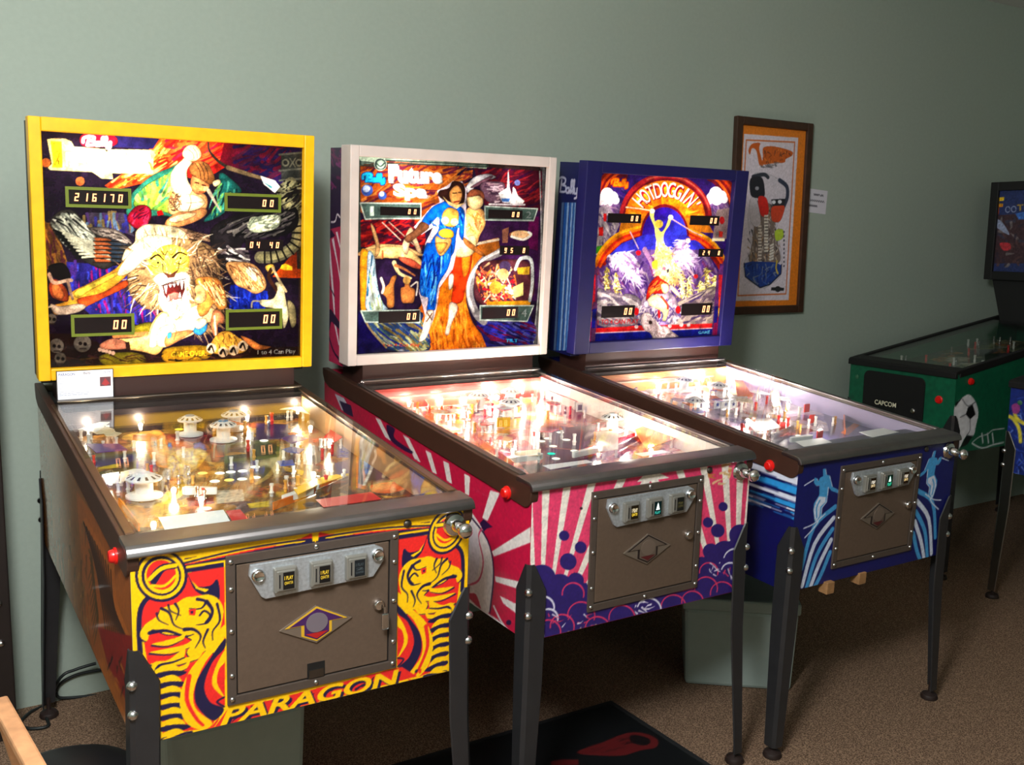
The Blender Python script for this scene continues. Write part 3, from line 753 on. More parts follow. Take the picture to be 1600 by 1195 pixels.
    s.fill(B((20, 640), (60, 560), (130, 530), (230, 560), (320, 600), (330, 690), (260, 740), (120, 760), (20, 740)), sk, sm=True)
    s.fill(B((50, 560), (30, 460), (60, 380), (120, 320), (160, 290), (210, 330), (170, 390), (170, 470), (210, 560), (140, 620)), sk2, sm=True)
    s.fill(B((130, 270), (150, 215), (200, 190), (250, 205), (285, 270), (240, 320), (170, 315)), (240, 204, 150), sm=True); s.stroke(B((180, 230), (215, 260), (225, 300)), 1, sh); s.stroke(B((215, 215), (245, 255), (250, 295)), 1, sh)
    s.fill(B((100, 610), (200, 590), (290, 620), (310, 670), (230, 720), (110, 730), (70, 680)), sk2, 0.9, sm=True); s.stroke(B((190, 600), (200, 660), (180, 720)), 1.2, sh); s.stroke(B((110, 650), (190, 660), (290, 650)), 1.0, sh)
    s.fill(B((0, 800), (90, 740), (200, 730), (300, 700), (330, 740), (260, 800), (120, 850), (0, 860)), (216, 150, 96), sm=True); s.fill(B((20, 790), (120, 750), (240, 740), (200, 780), (60, 820)), sk2, 0.8, sm=True)
    s.fill(B((-40, 880), (60, 850), (160, 870), (260, 900), (420, 930), (520, 960), (500, 990), (380, 980), (180, 950), (0, 960)), (150, 120, 96), sm=True); s.hatch(B((0, 870), (200, 880), (500, 965), (200, 950)), 30, 12, 3, [(90, 66, 54), (196, 166, 136), (60, 44, 40)], angle=0.3)
    s.fill(B((210, 440), (250, 450), (320, 480), (350, 520), (330, 560), (280, 590), (225, 575), (195, 510)), (208, 138, 86), sm=True); s.fill(B((300, 520), (345, 530), (330, 560), (300, 560)), (236, 180, 130))
    s.fill(B((190, 360), (250, 320), (330, 340), (375, 410), (395, 480), (350, 510), (280, 470), (215, 440), (190, 410)), (150, 100, 54), sm=True)
    for k in (0.25, 0.5, 0.75): s.stroke(B((200 + 130 * k, 340), (240 + 120 * k, 400), (250 + 120 * k, 470)), 1.2, (70, 44, 26))
    s.fill(B((375, 490), (425, 470), (440, 500), (395, 530)), (236, 218, 176), sm=True); s.stroke(B((235, 495), (262, 500)), 2, (50, 26, 18), sm=False); s.stroke(B((290, 515), (318, 520)), 2, (50, 26, 18), sm=False); s.stroke(B((265, 570), (300, 572)), 1.4, (120, 40, 30), sm=False)
    s.hatch(B((10, 580), (110, 560), (120, 700), (30, 720)), 30, 10, 2.4, [(90, 60, 50), (60, 44, 40), (150, 100, 70)], angle=0.9, spread=0.8)
    # spear
    s.stroke(B((340, 170), (350, 240), (430, 330), (560, 400), (760, 460)), 3, (60, 50, 44), w1=6); s.stroke(B((500, 375), (640, 420), (760, 455)), 7, (130, 112, 84), w1=5)
    s.fill(B((760, 440), (880, 480), (920, 530), (880, 580), (790, 510)), (250, 248, 240)); s.fill(B((770, 480), (860, 530), (850, 545)), (70, 170, 180))
    s.stroke(B((340, 560), (440, 730)), 6, (190, 180, 160), w1=2, sm=False)
    # left wing: pale vane, dark primaries, rust and slate coverts
    s.fill(A((100, 800), (190, 720), (300, 730), (420, 870), (560, 920), (760, 1010), (640, 1140), (520, 1195), (330, 1100), (190, 980), (120, 880)), (60, 56, 54), sm=True)
    s.fill(A((150, 790), (260, 740), (400, 860), (470, 940), (450, 1080), (330, 1060), (210, 950)), (176, 182, 168), sm=True)
    s.hatch(A((110, 800), (260, 730), (440, 900), (450, 1080), (260, 1040), (120, 880)), 80, 34, 5, [(208, 212, 196), (150, 156, 144), (30, 28, 30), (120, 124, 116), (226, 228, 214)], angle=0.75, spread=0.15)
    for k in range(9):
        t = k / 8; s.stroke(A((130 + 180 * t, 880 + 220 * t), (300 + 160 * t, 960 + 140 * t), (470 + 90 * t, 1010 + 110 * t)), 4, (24, 22, 24), w1=7)
        s.stroke(A((180 + 180 * t, 880 + 220 * t), (330 + 150 * t, 950 + 140 * t), (500 + 80 * t, 1000 + 110 * t)), 3, (190, 190, 170), w1=5)
    for k in range(6):
        y = 940 + 34 * k; s.fill(A((450, y), (560, y + 8), (600, y + 26), (470, y + 28)), (182, 106, 62)); s.stroke(A((450, y + 30), (600, y + 30)), 1.8, (54, 30, 22), sm=False)
        s.fill(A((580, y + 2), (740, y + 22), (700, y + 34), (600, y + 28)), (52, 66, 84)); s.stroke(A((590, y + 31), (720, y + 31)), 1.5, (16, 16, 24), sm=False)
    s.fill(A((420, 860), (560, 860), (680, 900), (770, 1000), (640, 950), (480, 920)), (128, 118, 112), sm=True); s.hatch(A((440, 870), (660, 900), (750, 990), (520, 930)), 22, 22, 3.5, [(180, 170, 160), (70, 60, 60)], angle=0.5)
    # right wing
    s.fill(B((360, 880), (640, 740), (920, 740), (1050, 700), (1060, 850), (920, 930), (640, 960), (560, 1195), (430, 1195)), (32, 28, 32), sm=True)
    s.hatch(B((420, 880), (700, 760), (1040, 740), (900, 920), (600, 950)), 60, 44, 6, [(18, 16, 20), (70, 64, 70), (120, 116, 112)], angle=-0.5, spread=0.15)
    s.fill(B((680, 780), (760, 770), (920, 760), (900, 860), (760, 900), (670, 880)), (166, 174, 150), sm=True); s.hatch(B((680, 790), (900, 760), (880, 870), (680, 880)), 26, 26, 5, [(250, 250, 236), (190, 196, 170), (110, 120, 104)], angle=-0.5)
    s.hatch(B((430, 1000), (640, 1010), (660, 1190), (430, 1160)), 26, 36, 6, [(236, 234, 226), (110, 100, 104), (30, 26, 30)], angle=0.3)
    # beast: shoulders, mane, face
    s.fill(A((800, 880), (920, 830), (1195, 900), (1195, 1195), (720, 1195), (700, 1050), (780, 980)), (222, 206, 168), sm=True)
    mane = [(205, 400), (230, 372), (280, 372), (330, 385), (345, 430), (350, 480), (330, 520), (290, 512), (255, 486), (225, 480), (200, 450)]
    s.fill(mane, (150, 122, 86), sm=True)
    s.hatch(mane, 190, 22, 3.4, [(90, 66, 48), (232, 214, 176), (190, 160, 116), (60, 44, 38), (250, 240, 214), (150, 116, 80)], center=(262, 425), spread=0.35, free=True)
    s.hatch([(300, 390), (335, 395), (348, 470), (335, 515), (305, 480)], 90, 22, 3.2, [(60, 44, 40), (130, 98, 72), (84, 60, 50), (196, 160, 120)], angle=1.0, spread=0.3, free=True)
    s.fill([(203, 392), (230, 368), (268, 372), (262, 396), (232, 402), (212, 412)], (226, 208, 166), sm=True); s.hatch([(203, 392), (230, 368), (268, 372), (250, 400), (215, 410)], 30, 16, 3, [(240, 226, 190), (206, 186, 146), (140, 120, 100)], center=(262, 425))
    s.ink = None
    s.fill([(234, 402), (250, 386), (272, 382), (292, 392), (296, 412), (288, 430), (270, 438), (250, 434), (232, 418)], (228, 190, 72), sm=True)
    s.hatch([(234, 402), (250, 386), (272, 382), (292, 392), (296, 412), (288, 430), (250, 434), (232, 418)], 70, 9, 2.6, [(250, 226, 120), (176, 130, 44), (240, 206, 90), (255, 244, 180)], center=(264, 424), spread=0.4)
    s.fill([(240, 436), (252, 426), (272, 428), (290, 424), (298, 440), (290, 452), (296, 476), (282, 494), (262, 492), (248, 470), (250, 450)], (250, 244, 224), sm=True)
    s.hatch([(240, 436), (252, 428), (290, 426), (298, 440), (296, 476), (282, 494), (256, 488), (248, 462)], 90, 9, 2.4, [(255, 252, 240), (214, 196, 160), (255, 255, 250), (180, 156, 120)], angle=1.4, spread=0.5)
    for pts, w in (([(236, 404), (246, 398), (256, 406)], 3.4), ([(270, 402), (280, 394), (292, 398)], 3.4), ([(252, 392), (258, 398), (262, 392), (268, 398), (274, 390)], 1.6), ([(244, 394), (252, 400)], 1.4), ([(254, 412), (256, 426), (264, 432)], 1.6), ([(280, 408), (278, 422), (270, 431)], 1.6), ([(236, 414), (244, 418), (250, 414)], 1.4), ([(274, 410), (284, 412), (292, 406)], 1.4)):
        s.stroke(pts, w, (40, 26, 14), w1=w * 0.5)
    for cx, cy in ((247, 410), (282, 403)): s.circ((cx, cy), 3.6, (236, 214, 90)); s.circ((cx, cy), 1.9, (20, 14, 8))
    s.fill([(256, 424), (266, 428), (278, 421), (272, 433), (262, 434)], (96, 56, 40))
    s.fill([(254, 446), (268, 441), (288, 438), (289, 452), (284, 466), (264, 470), (256, 460)], (74, 24, 22)); s.fill([(262, 460), (272, 456), (282, 458), (278, 466), (266, 468)], (190, 90, 80))
    for x, y, h in ((259, 446, 13), (284, 440, 13), (266, 444, 5), (272, 443, 5), (278, 441, 5)): s.fill([(x - 2.4, y), (x + 2.4, y - 0.6), (x + 0.4, y + h)], (255, 252, 240))
    for x, y, h in ((263, 469, 8), (281, 464, 9)): s.fill([(x - 2, y), (x + 2, y), (x, y - h)], (255, 252, 240))
    s.stroke([(252, 446), (268, 440), (290, 435)], 1.6, (40, 26, 20)); s.stroke([(256, 462), (266, 471), (286, 467)], 1.4, (50, 30, 24))
    for k in range(7): s.stroke([(250 - k * 0.5, 438 + k * 3), (236 - k, 442 + k * 4)], 0.9, (120, 96, 70), sm=False)
    s.ink = ((30, 18, 20), 1.1)
    # outstretched foreleg and paw
    s.fill(Cc((280, 440), (420, 370), (620, 260), (740, 150), (800, 210), (700, 330), (560, 440), (400, 560), (300, 600), (150, 630), (110, 560), (220, 520)), (232, 168, 60), sm=True)
    s.fill(Cc((320, 500), (520, 450), (700, 350), (720, 400), (560, 480), (380, 560)), (206, 90, 40), sm=True); s.fill(Cc((300, 440), (460, 360), (640, 280), (640, 310), (440, 420), (320, 490)), (255, 226, 90), sm=True)
    s.fill(Cc((720, 160), (800, 100), (840, 200), (720, 300), (640, 300)), (252, 236, 190), sm=True)
    s.fill(Cc((100, 540), (180, 560), (320, 540), (390, 560), (320, 610), (180, 630), (120, 600)), (214, 190, 170), sm=True); s.stroke(Cc((110, 560), (80, 570), (70, 590)), 3, (210, 200, 180), w1=1)
    s.fill(Cc((90, 380), (140, 340), (230, 420), (240, 520), (140, 500), (100, 460)), (170, 74, 40), sm=True); s.fill(Cc((110, 390), (160, 380), (210, 460), (190, 500), (130, 480)), (224, 130, 70), sm=True)
    s.fill(Cc((80, 240), (200, 210), (260, 290), (250, 350), (140, 330)), (30, 22, 24), sm=True); s.stroke(Cc((90, 300), (130, 370), (240, 350), (270, 350)), 5, (190, 160, 140)); s.stroke(Cc((240, 350), (260, 430), (280, 500)), 4, (160, 130, 110))
    # rear paw, clawed arm at the right
    s.fill(Dd((480, 220), (600, 200), (720, 230), (800, 340), (800, 420), (720, 460), (640, 420), (560, 380)), (206, 158, 104), sm=True); s.fill(Dd((640, 260), (700, 240), (770, 320), (700, 360)), (252, 240, 214), sm=True); s.hatch(Dd((500, 220), (720, 240), (790, 400), (640, 410)), 44, 18, 3, [(240, 210, 160), (110, 70, 44), (180, 120, 70)], angle=1.0)
    s.fill(Dd((800, 240), (860, 220), (880, 270), (840, 300)), (240, 196, 90), sm=True); s.stroke(Dd((850, 260), (830, 330), (900, 440)), 6, (70, 40, 30))
    s.fill(Dd((760, 510), (860, 500), (900, 420), (880, 370), (940, 380), (970, 520), (990, 640), (950, 740), (920, 600), (780, 560)), (226, 216, 176), sm=True); s.fill(Dd((980, 520), (1040, 560), (1050, 700), (1010, 720)), (150, 140, 104), sm=True); s.stroke(Dd((760, 520), (700, 520), (690, 570)), 2.6, (150, 140, 120)); s.stroke(Dd((860, 250), (920, 360), (970, 440)), 4, (200, 180, 140))
    # ground
    s.fill([(66, 520), (120, 520), (180, 545), (480, 540), (480, 590), (66, 590)], (44, 28, 28)); s.fill(Cc((500, 960), (700, 930), (840, 950), (860, 1030), (560, 1040)), (110, 104, 30), sm=True); s.fill(Dd((0, 900), (320, 880), (340, 980), (0, 1010)), (150, 120, 30), sm=True); s.fill(Cc((780, 720), (920, 690), (900, 790), (780, 770)), (120, 112, 30), sm=True)
    s.hatch([(66, 560), (200, 552), (470, 556), (470, 580), (70, 585)], 70, 26, 4, [(70, 44, 34), (30, 18, 24), (90, 70, 30), (60, 30, 40)], angle=0.05)
    for (cx, cy, r) in ((150, 880, 58), (360, 860, 70), (110, 660, 40), (180, 980, 46)):
        q = Cc((cx, cy))[0]; s.circ(q, r / 5.2, (112, 104, 96)); s.circ((q[0] - 3.5, q[1]), 3, (34, 26, 26)); s.circ((q[0] + 4, q[1] + 1), 3, (34, 26, 26)); s.stroke([(q[0] - 4, q[1] + 8), (q[0] + 5, q[1] + 8)], 2, (54, 44, 42), sm=False)
    # reclining figure
    s.fill(Cc((600, 830), (860, 800), (920, 700), (990, 610), (1060, 620), (1060, 760), (1020, 880), (960, 950), (860, 930), (740, 910), (560, 880)), (236, 190, 120), sm=True)
    s.fill(Cc((930, 720), (1000, 620), (1050, 640), (1030, 760), (960, 880), (900, 880)), (255, 244, 206), sm=True); s.fill(Cc((500, 870), (600, 820), (720, 850), (730, 900), (540, 910)), (180, 120, 96), sm=True); s.fill(Cc((705, 850), (740, 845), (750, 910), (715, 915)), (50, 30, 26))
    for k in range(5): s.circ(Cc((500 + 27 * k, 910 + 7 * k))[0], 3, (214, 180, 160))
    s.stroke(Cc((620, 800), (780, 790), (880, 780)), 7, (176, 116, 70))
    s.fill(Cc((1040, 640), (1180, 720), (1195, 800), (1120, 840), (1020, 870), (1010, 890), (1040, 780)), (250, 226, 180), sm=True)
    s.hatch(Dd((20, 520), (170, 500), (190, 580), (60, 660)), 70, 14, 3, [(255, 253, 240), (206, 190, 160), (140, 116, 90)], angle=1.5, spread=0.3)
    s.fill(Dd((160, 600), (220, 560), (300, 540), (400, 590), (460, 640), (450, 700), (340, 690), (250, 770), (120, 830), (0, 890), (-80, 870), (-60, 740), (60, 690)), (246, 210, 154), sm=True)
    s.fill(Dd((140, 640), (240, 580), (300, 620), (250, 720), (120, 760), (60, 740)), (255, 246, 214), sm=True); s.fill(Dd((0, 800), (120, 760), (220, 760), (120, 825), (0, 885)), (222, 140, 86), sm=True); s.stroke(Dd((60, 700), (80, 760), (60, 830)), 1, (150, 84, 50))
    s.fill(Dd((215, 760), (270, 700), (330, 690), (320, 760), (265, 795)), (60, 140, 196), sm=True); s.fill(Dd((10, 780), (40, 770), (40, 810), (10, 820)), (60, 140, 196), sm=True); s.fill(Dd((220, 700), (260, 660), (320, 660), (325, 700), (260, 745)), (250, 226, 180), sm=True)
    s.fill(Dd((360, 700), (380, 600), (420, 590), (470, 640), (460, 700), (420, 700), (410, 800), (385, 800)), (216, 140, 96), sm=True); s.stroke(Dd((390, 640), (400, 790)), 3, (250, 226, 200))
    s.fill(Dd((230, 360), (300, 320), (420, 340), (470, 430), (490, 560), (430, 590), (380, 540), (330, 620), (270, 640), (250, 560), (300, 480)), (206, 140, 70), sm=True)
    s.fill(Dd((225, 420), (260, 380), (310, 420), (320, 500), (270, 540), (225, 510), (240, 470)), (240, 190, 130), sm=True)
    s.hatch(Dd((250, 350), (420, 350), (480, 540), (400, 540), (330, 440)), 50, 24, 3, [(250, 226, 150), (176, 100, 50), (130, 70, 40), (255, 244, 200)], angle=1.1, spread=0.2)
    # near paw with claws
    s.fill(Dd((360, 860), (420, 780), (500, 760), (580, 810), (640, 850), (660, 900), (600, 940), (440, 950), (350, 920)), (196, 150, 62), sm=True); s.hatch(Dd((400, 800), (520, 770), (620, 860), (420, 900)), 26, 16, 3.5, [(240, 196, 90), (120, 84, 40), (220, 170, 70)], angle=1.3)
    for x, y in ((365, 900), (460, 930), (545, 915), (620, 880)): s.circ(Dd((x, y))[0], 8, (206, 186, 160)); s.stroke(Dd((x - 20, y + 10), (x, y - 20), (x + 20, y + 30)), 4.5, (40, 28, 26), w1=2)
    s.fill(Dd((600, 800), (690, 830), (760, 870), (850, 890), (720, 910)), (206, 130, 70), sm=True)
    # lettering
    s.fill(A((75, 148), (110, 140), (220, 142), (270, 165), (290, 205), (540, 225), (555, 250), (570, 228), (920, 232), (955, 270), (935, 300), (930, 425), (600, 420), (606, 466), (520, 464), (440, 410), (100, 395), (80, 375), (112, 345)), (244, 226, 150))
    s.fill(A((100, 160), (190, 165), (200, 378), (112, 372), (122, 330)), (240, 226, 40)); s.hatch(A((120, 170), (180, 190), (185, 370), (125, 350)), 12, 12, 2, [(120, 96, 10), (180, 150, 20)], angle=1.2, spread=0.8)
    s.text('PARAGON', A((215, 240), (920, 262), (915, 408), (220, 372)), (255, 226, 130), bold=0.015); s.text('PARAGON', A((222, 246), (912, 268), (907, 402), (227, 366)), (255, 253, 240), bold=0.0)
    s.stroke(A((900, 330), (925, 390)), 2.5, (230, 210, 50)); s.circ(A((65, 335))[0], 7, (190, 110, 50)); s.circ(A((340, 485))[0], 7, (196, 110, 60))
    s.script(A((365, 115), (600, 125), (595, 215), (365, 205)), 4.2, (255, 226, 234)); s.text('GAME OVER', Dd((40, 930), (315, 915), (315, 960), (40, 970)), (255, 220, 60), bold=0.01)
    s.text('1 to 4 Can Play', Dd((740, 915), (1045, 905), (1045, 950), (740, 960)), (178, 186, 190)); s.fill(Dd((920, 255), (935, 225), (965, 215), (1020, 240), (1020, 270), (960, 268)), (246, 200, 50))
    s.noise(0.10, 3); s.noise(0.14, 16); s.a[:] = 255 * (s.a / 255) ** 1.25

def front_1(s):
    z = Z(180, 780, 2.7586); YE, RD, NV = (255, 196, 8), (232, 40, 36), (28, 24, 62)
    K = dict(mirror=True)
    s.a[:] = YE
    # top bands
    s.fill(z((300, 255), (470, 232), (860, 172), (860, 190), (470, 262), (300, 290)), NV, **K)
    s.fill(z((290, 268), (600, 205), (800, 170), (840, 150), (860, 150), (860, 172), (600, 222), (300, 285)), RD, **K)
    s.fill(z((300, 262), (520, 210), (660, 172), (820, 182), (600, 215), (300, 280)), YE, sm=True, **K); s.stroke(z((290, 278), (520, 222), (740, 185), (850, 172)), 3, NV, **K)
    s.fill(z((850, 140), (878, 138), (875, 180), (850, 182)), YE, **K)
    # side panel field
    s.fill(z((300, 300), (470, 272), (470, 292), (300, 318)), NV, **K)
    field = z((112, 520), (120, 440), (170, 400), (260, 420), (305, 360), (310, 318), (472, 292), (474, 880), (440, 930), (410, 985), (300, 1000), (205, 1020), (205, 900), (150, 760), (130, 640))
    s.fill(field, RD, **K)
    s.stroke(z((110, 660), (104, 560), (112, 470), (150, 420), (200, 415)), 7, NV, **K)
    # round cartouche in the corner
    s.circ(z((200, 330))[0], 41, NV, **K); s.circ(z((200, 330))[0], 36.5, YE, **K); s.circ(z((200, 330))[0], 31, NV, **K); s.circ(z((202, 332))[0], 27, YE, **K)
    s.circ(z((200, 326))[0], 23, RD, **K); s.fill(z((150, 335), (195, 285), (255, 275), (262, 300), (215, 310), (170, 372)), NV, sm=True, **K); s.stroke(z((150, 345), (200, 300), (262, 285)), 6, YE, **K); s.stroke(z((160, 372), (215, 372), (262, 330)), 4, YE, **K)
    # horned profile
    s.fill(z((312, 318), (345, 372), (410, 372), (440, 345), (452, 400), (440, 440), (380, 415), (340, 385)), NV, sm=True, **K); s.fill(z((330, 350), (360, 380), (405, 388), (390, 400), (350, 385)), YE, **K)
    head = z((108, 585), (130, 540), (185, 500), (200, 470), (260, 450), (300, 425), (345, 418), (400, 410), (445, 430), (468, 480), (455, 560), (468, 600), (440, 660), (390, 650), (350, 690), (310, 660), (335, 610), (290, 585), (220, 580), (160, 560), (138, 610))
    s.fill([(x - 1.6, y + 1.6) for x, y in head], NV, sm=True, **K); s.fill(head, YE, sm=True, **K)
    for st, w in (([(200, 470), (235, 490), (255, 540), (300, 560)], 4.5), ([(260, 450), (275, 480), (262, 520)], 4), ([(355, 430), (390, 440), (370, 470), (320, 470)], 5), ([(395, 440), (420, 480), (400, 530), (350, 540)], 6), ([(300, 560), (340, 560), (370, 590), (345, 640)], 6),
                  ([(440, 450), (452, 520), (420, 570), (425, 620)], 4), ([(180, 490), (190, 520), (230, 540)], 3), ([(150, 575), (220, 565), (300, 588), (340, 580)], 6), ([(230, 455), (240, 480), (285, 500)], 3), ([(400, 560), (380, 610), (390, 640)], 4)):
        s.stroke(z(*st), w, NV, w1=1.2, **K)
    s.fill(z((318, 475), (350, 470), (345, 500), (320, 498)), RD, **K); s.circ(z((332, 486))[0], 2.2, NV, **K)
    s.circ(z((385, 505))[0], 8, YE, **K); s.stroke(z((365, 500), (385, 480), (410, 500), (390, 530)), 3, NV, **K)
    # jaw flames
    for k, (x, y, L) in enumerate(((160, 615, 150), (150, 650, 190), (150, 700, 230), (165, 740, 160))):
        s.fill(z((x, y + 8), (x + L * .4, y - 8), (x + L * .8, y - 26), (x + L, y - 50), (x + L * .85, y - 5), (x + L * .4, y + 14)), YE, sm=True, **K); s.stroke(z((x, y + 14), (x + L * .45, y + 18), (x + L * .9, y - 12)), 3.2, NV, w1=1, **K)
    s.fill(z((155, 740), (170, 700), (230, 690), (300, 640), (290, 690), (220, 720), (190, 770)), YE, sm=True, **K); s.stroke(z((170, 760), (190, 715), (250, 700), (300, 680)), 5, NV, w1=2, **K)
    # scaled neck: scallops down the outer edge
    for k in range(7):
        y = 730 + 46 * k; x = 178 + 4 * k
        s.fill(z((x, y), (x + 60, y - 22), (x + 96, y - 10), (x + 104, y + 8), (x + 60, y + 6), (x, y + 20)), YE, sm=True, **K)
        s.fill(z((x, y + 20), (x + 60, y + 6), (x + 132, y + 10), (x + 100, y + 30), (x + 50, y + 32), (x, y + 38)), NV, sm=True, **K)
    # sweeping bands beside the coin door
    s.fill(z((470, 540), (400, 640), (320, 740), (280, 850), (300, 950), (370, 990), (420, 960), (350, 900), (340, 820), (390, 700), (470, 600)), YE, sm=True, **K)
    s.fill(z((472, 600), (400, 700), (350, 790), (350, 880), (420, 950), (470, 900), (410, 870), (385, 800), (420, 700), (472, 640)), NV, sm=True, **K)
    s.stroke(z((320, 760), (310, 860), (350, 940), (380, 970)), 7, RD, w1=4, **K); s.fill(z((472, 650), (430, 730), (420, 800), (472, 850), (440, 790), (448, 730), (472, 700)), YE, sm=True, **K)
    s.stroke(z((470, 850), (440, 870), (470, 890)), 3, NV, **K)
    s.fill(z((205, 1030), (260, 1000), (340, 990), (420, 985), (300, 1030), (205, 1048)), YE, **K); s.stroke(z((240, 1030), (300, 1005), (330, 1000)), 4, NV, **K)
    # name along the foot
    nm = z((455, 905), (1215, 735), (1235, 800), (440, 985))
    s.fill(z((425, 985), (490, 895), (560, 890), (1150, 740), (1235, 720), (1300, 760), (800, 890), (500, 965)), RD); 
    s.hatch(z((440, 985), (500, 905), (1200, 745), (1280, 760)), 30, 16, 5, [NV, RD], angle=-0.9)
    q = z((470, 898), (1222, 728), (1222, 794), (452, 975))
    s.text('PARAGON', [(x + 3.5, y + 3) for x, y in q], NV, bold=0.035, shear=0.15); s.text('PARAGON', q, YE, bold=0.03, shear=0.15)
    s.noise(0.03, 3)

def side_1(s):
    q = Z(0, 560, 1.881)
    s.a[:] = (150, 92, 42)
    s.fill(q((225, 390), (345, 560), (390, 640), (392, 1110), (290, 900), (246, 760), (238, 560)), (182, 98, 36))
    R = random.Random(4)
    for k in range(90):
        x, y = R.uniform(150, 262), R.uniform(0, 1); y = 380 + (x - 150) * 1.0 + y * 330; L = R.uniform(20, 70)
        s.line(q((x, y), (x + R.uniform(-4, 8), y + L)), R.uniform(1, 3.2), R.choice([(96, 66, 34), (190, 130, 60), (150, 104, 50), (80, 50, 28), (122, 84, 40), (176, 110, 46)]), w1=0.6, a=0.8)
    # fan of long feathers, dark quills
    for k in range(11):
        s.line(q((250 + 8 * k, 470 + 14 * k), (292 + 5 * k, 620 + 10 * k), (318 + 7 * k, 810 + 3 * k)), 6.5, (206, 112, 36), w1=4); s.line(q((246 + 8 * k, 478 + 14 * k), (286 + 5 * k, 630 + 10 * k), (314 + 7 * k, 815 + 3 * k)), 2.0, (70, 36, 18))
    for k in range(9): s.line(q((262 + 3 * k, 560 + 22 * k), (272 + 2 * k, 600 + 22 * k), (260 + 2 * k, 650 + 24 * k)), 3.4, (96, 70, 34), w1=1)
    s.fill(q((288, 785), (330, 800), (392, 815), (392, 1040), (350, 960), (318, 900)), (158, 28, 26))
    for k in range(12):
        x, y = R.uniform(320, 372), R.uniform(870, 960); s.line(q((x, y), (x + R.uniform(-14, 14), y + R.uniform(14, 40))), 3.2, R.choice([(70, 24, 18), (206, 120, 40), (40, 20, 20)]), w1=1)
    s.line(q((296, 880), (340, 990), (384, 1080)), 8, (200, 112, 40), w1=6); s.noise(0.06, 4)

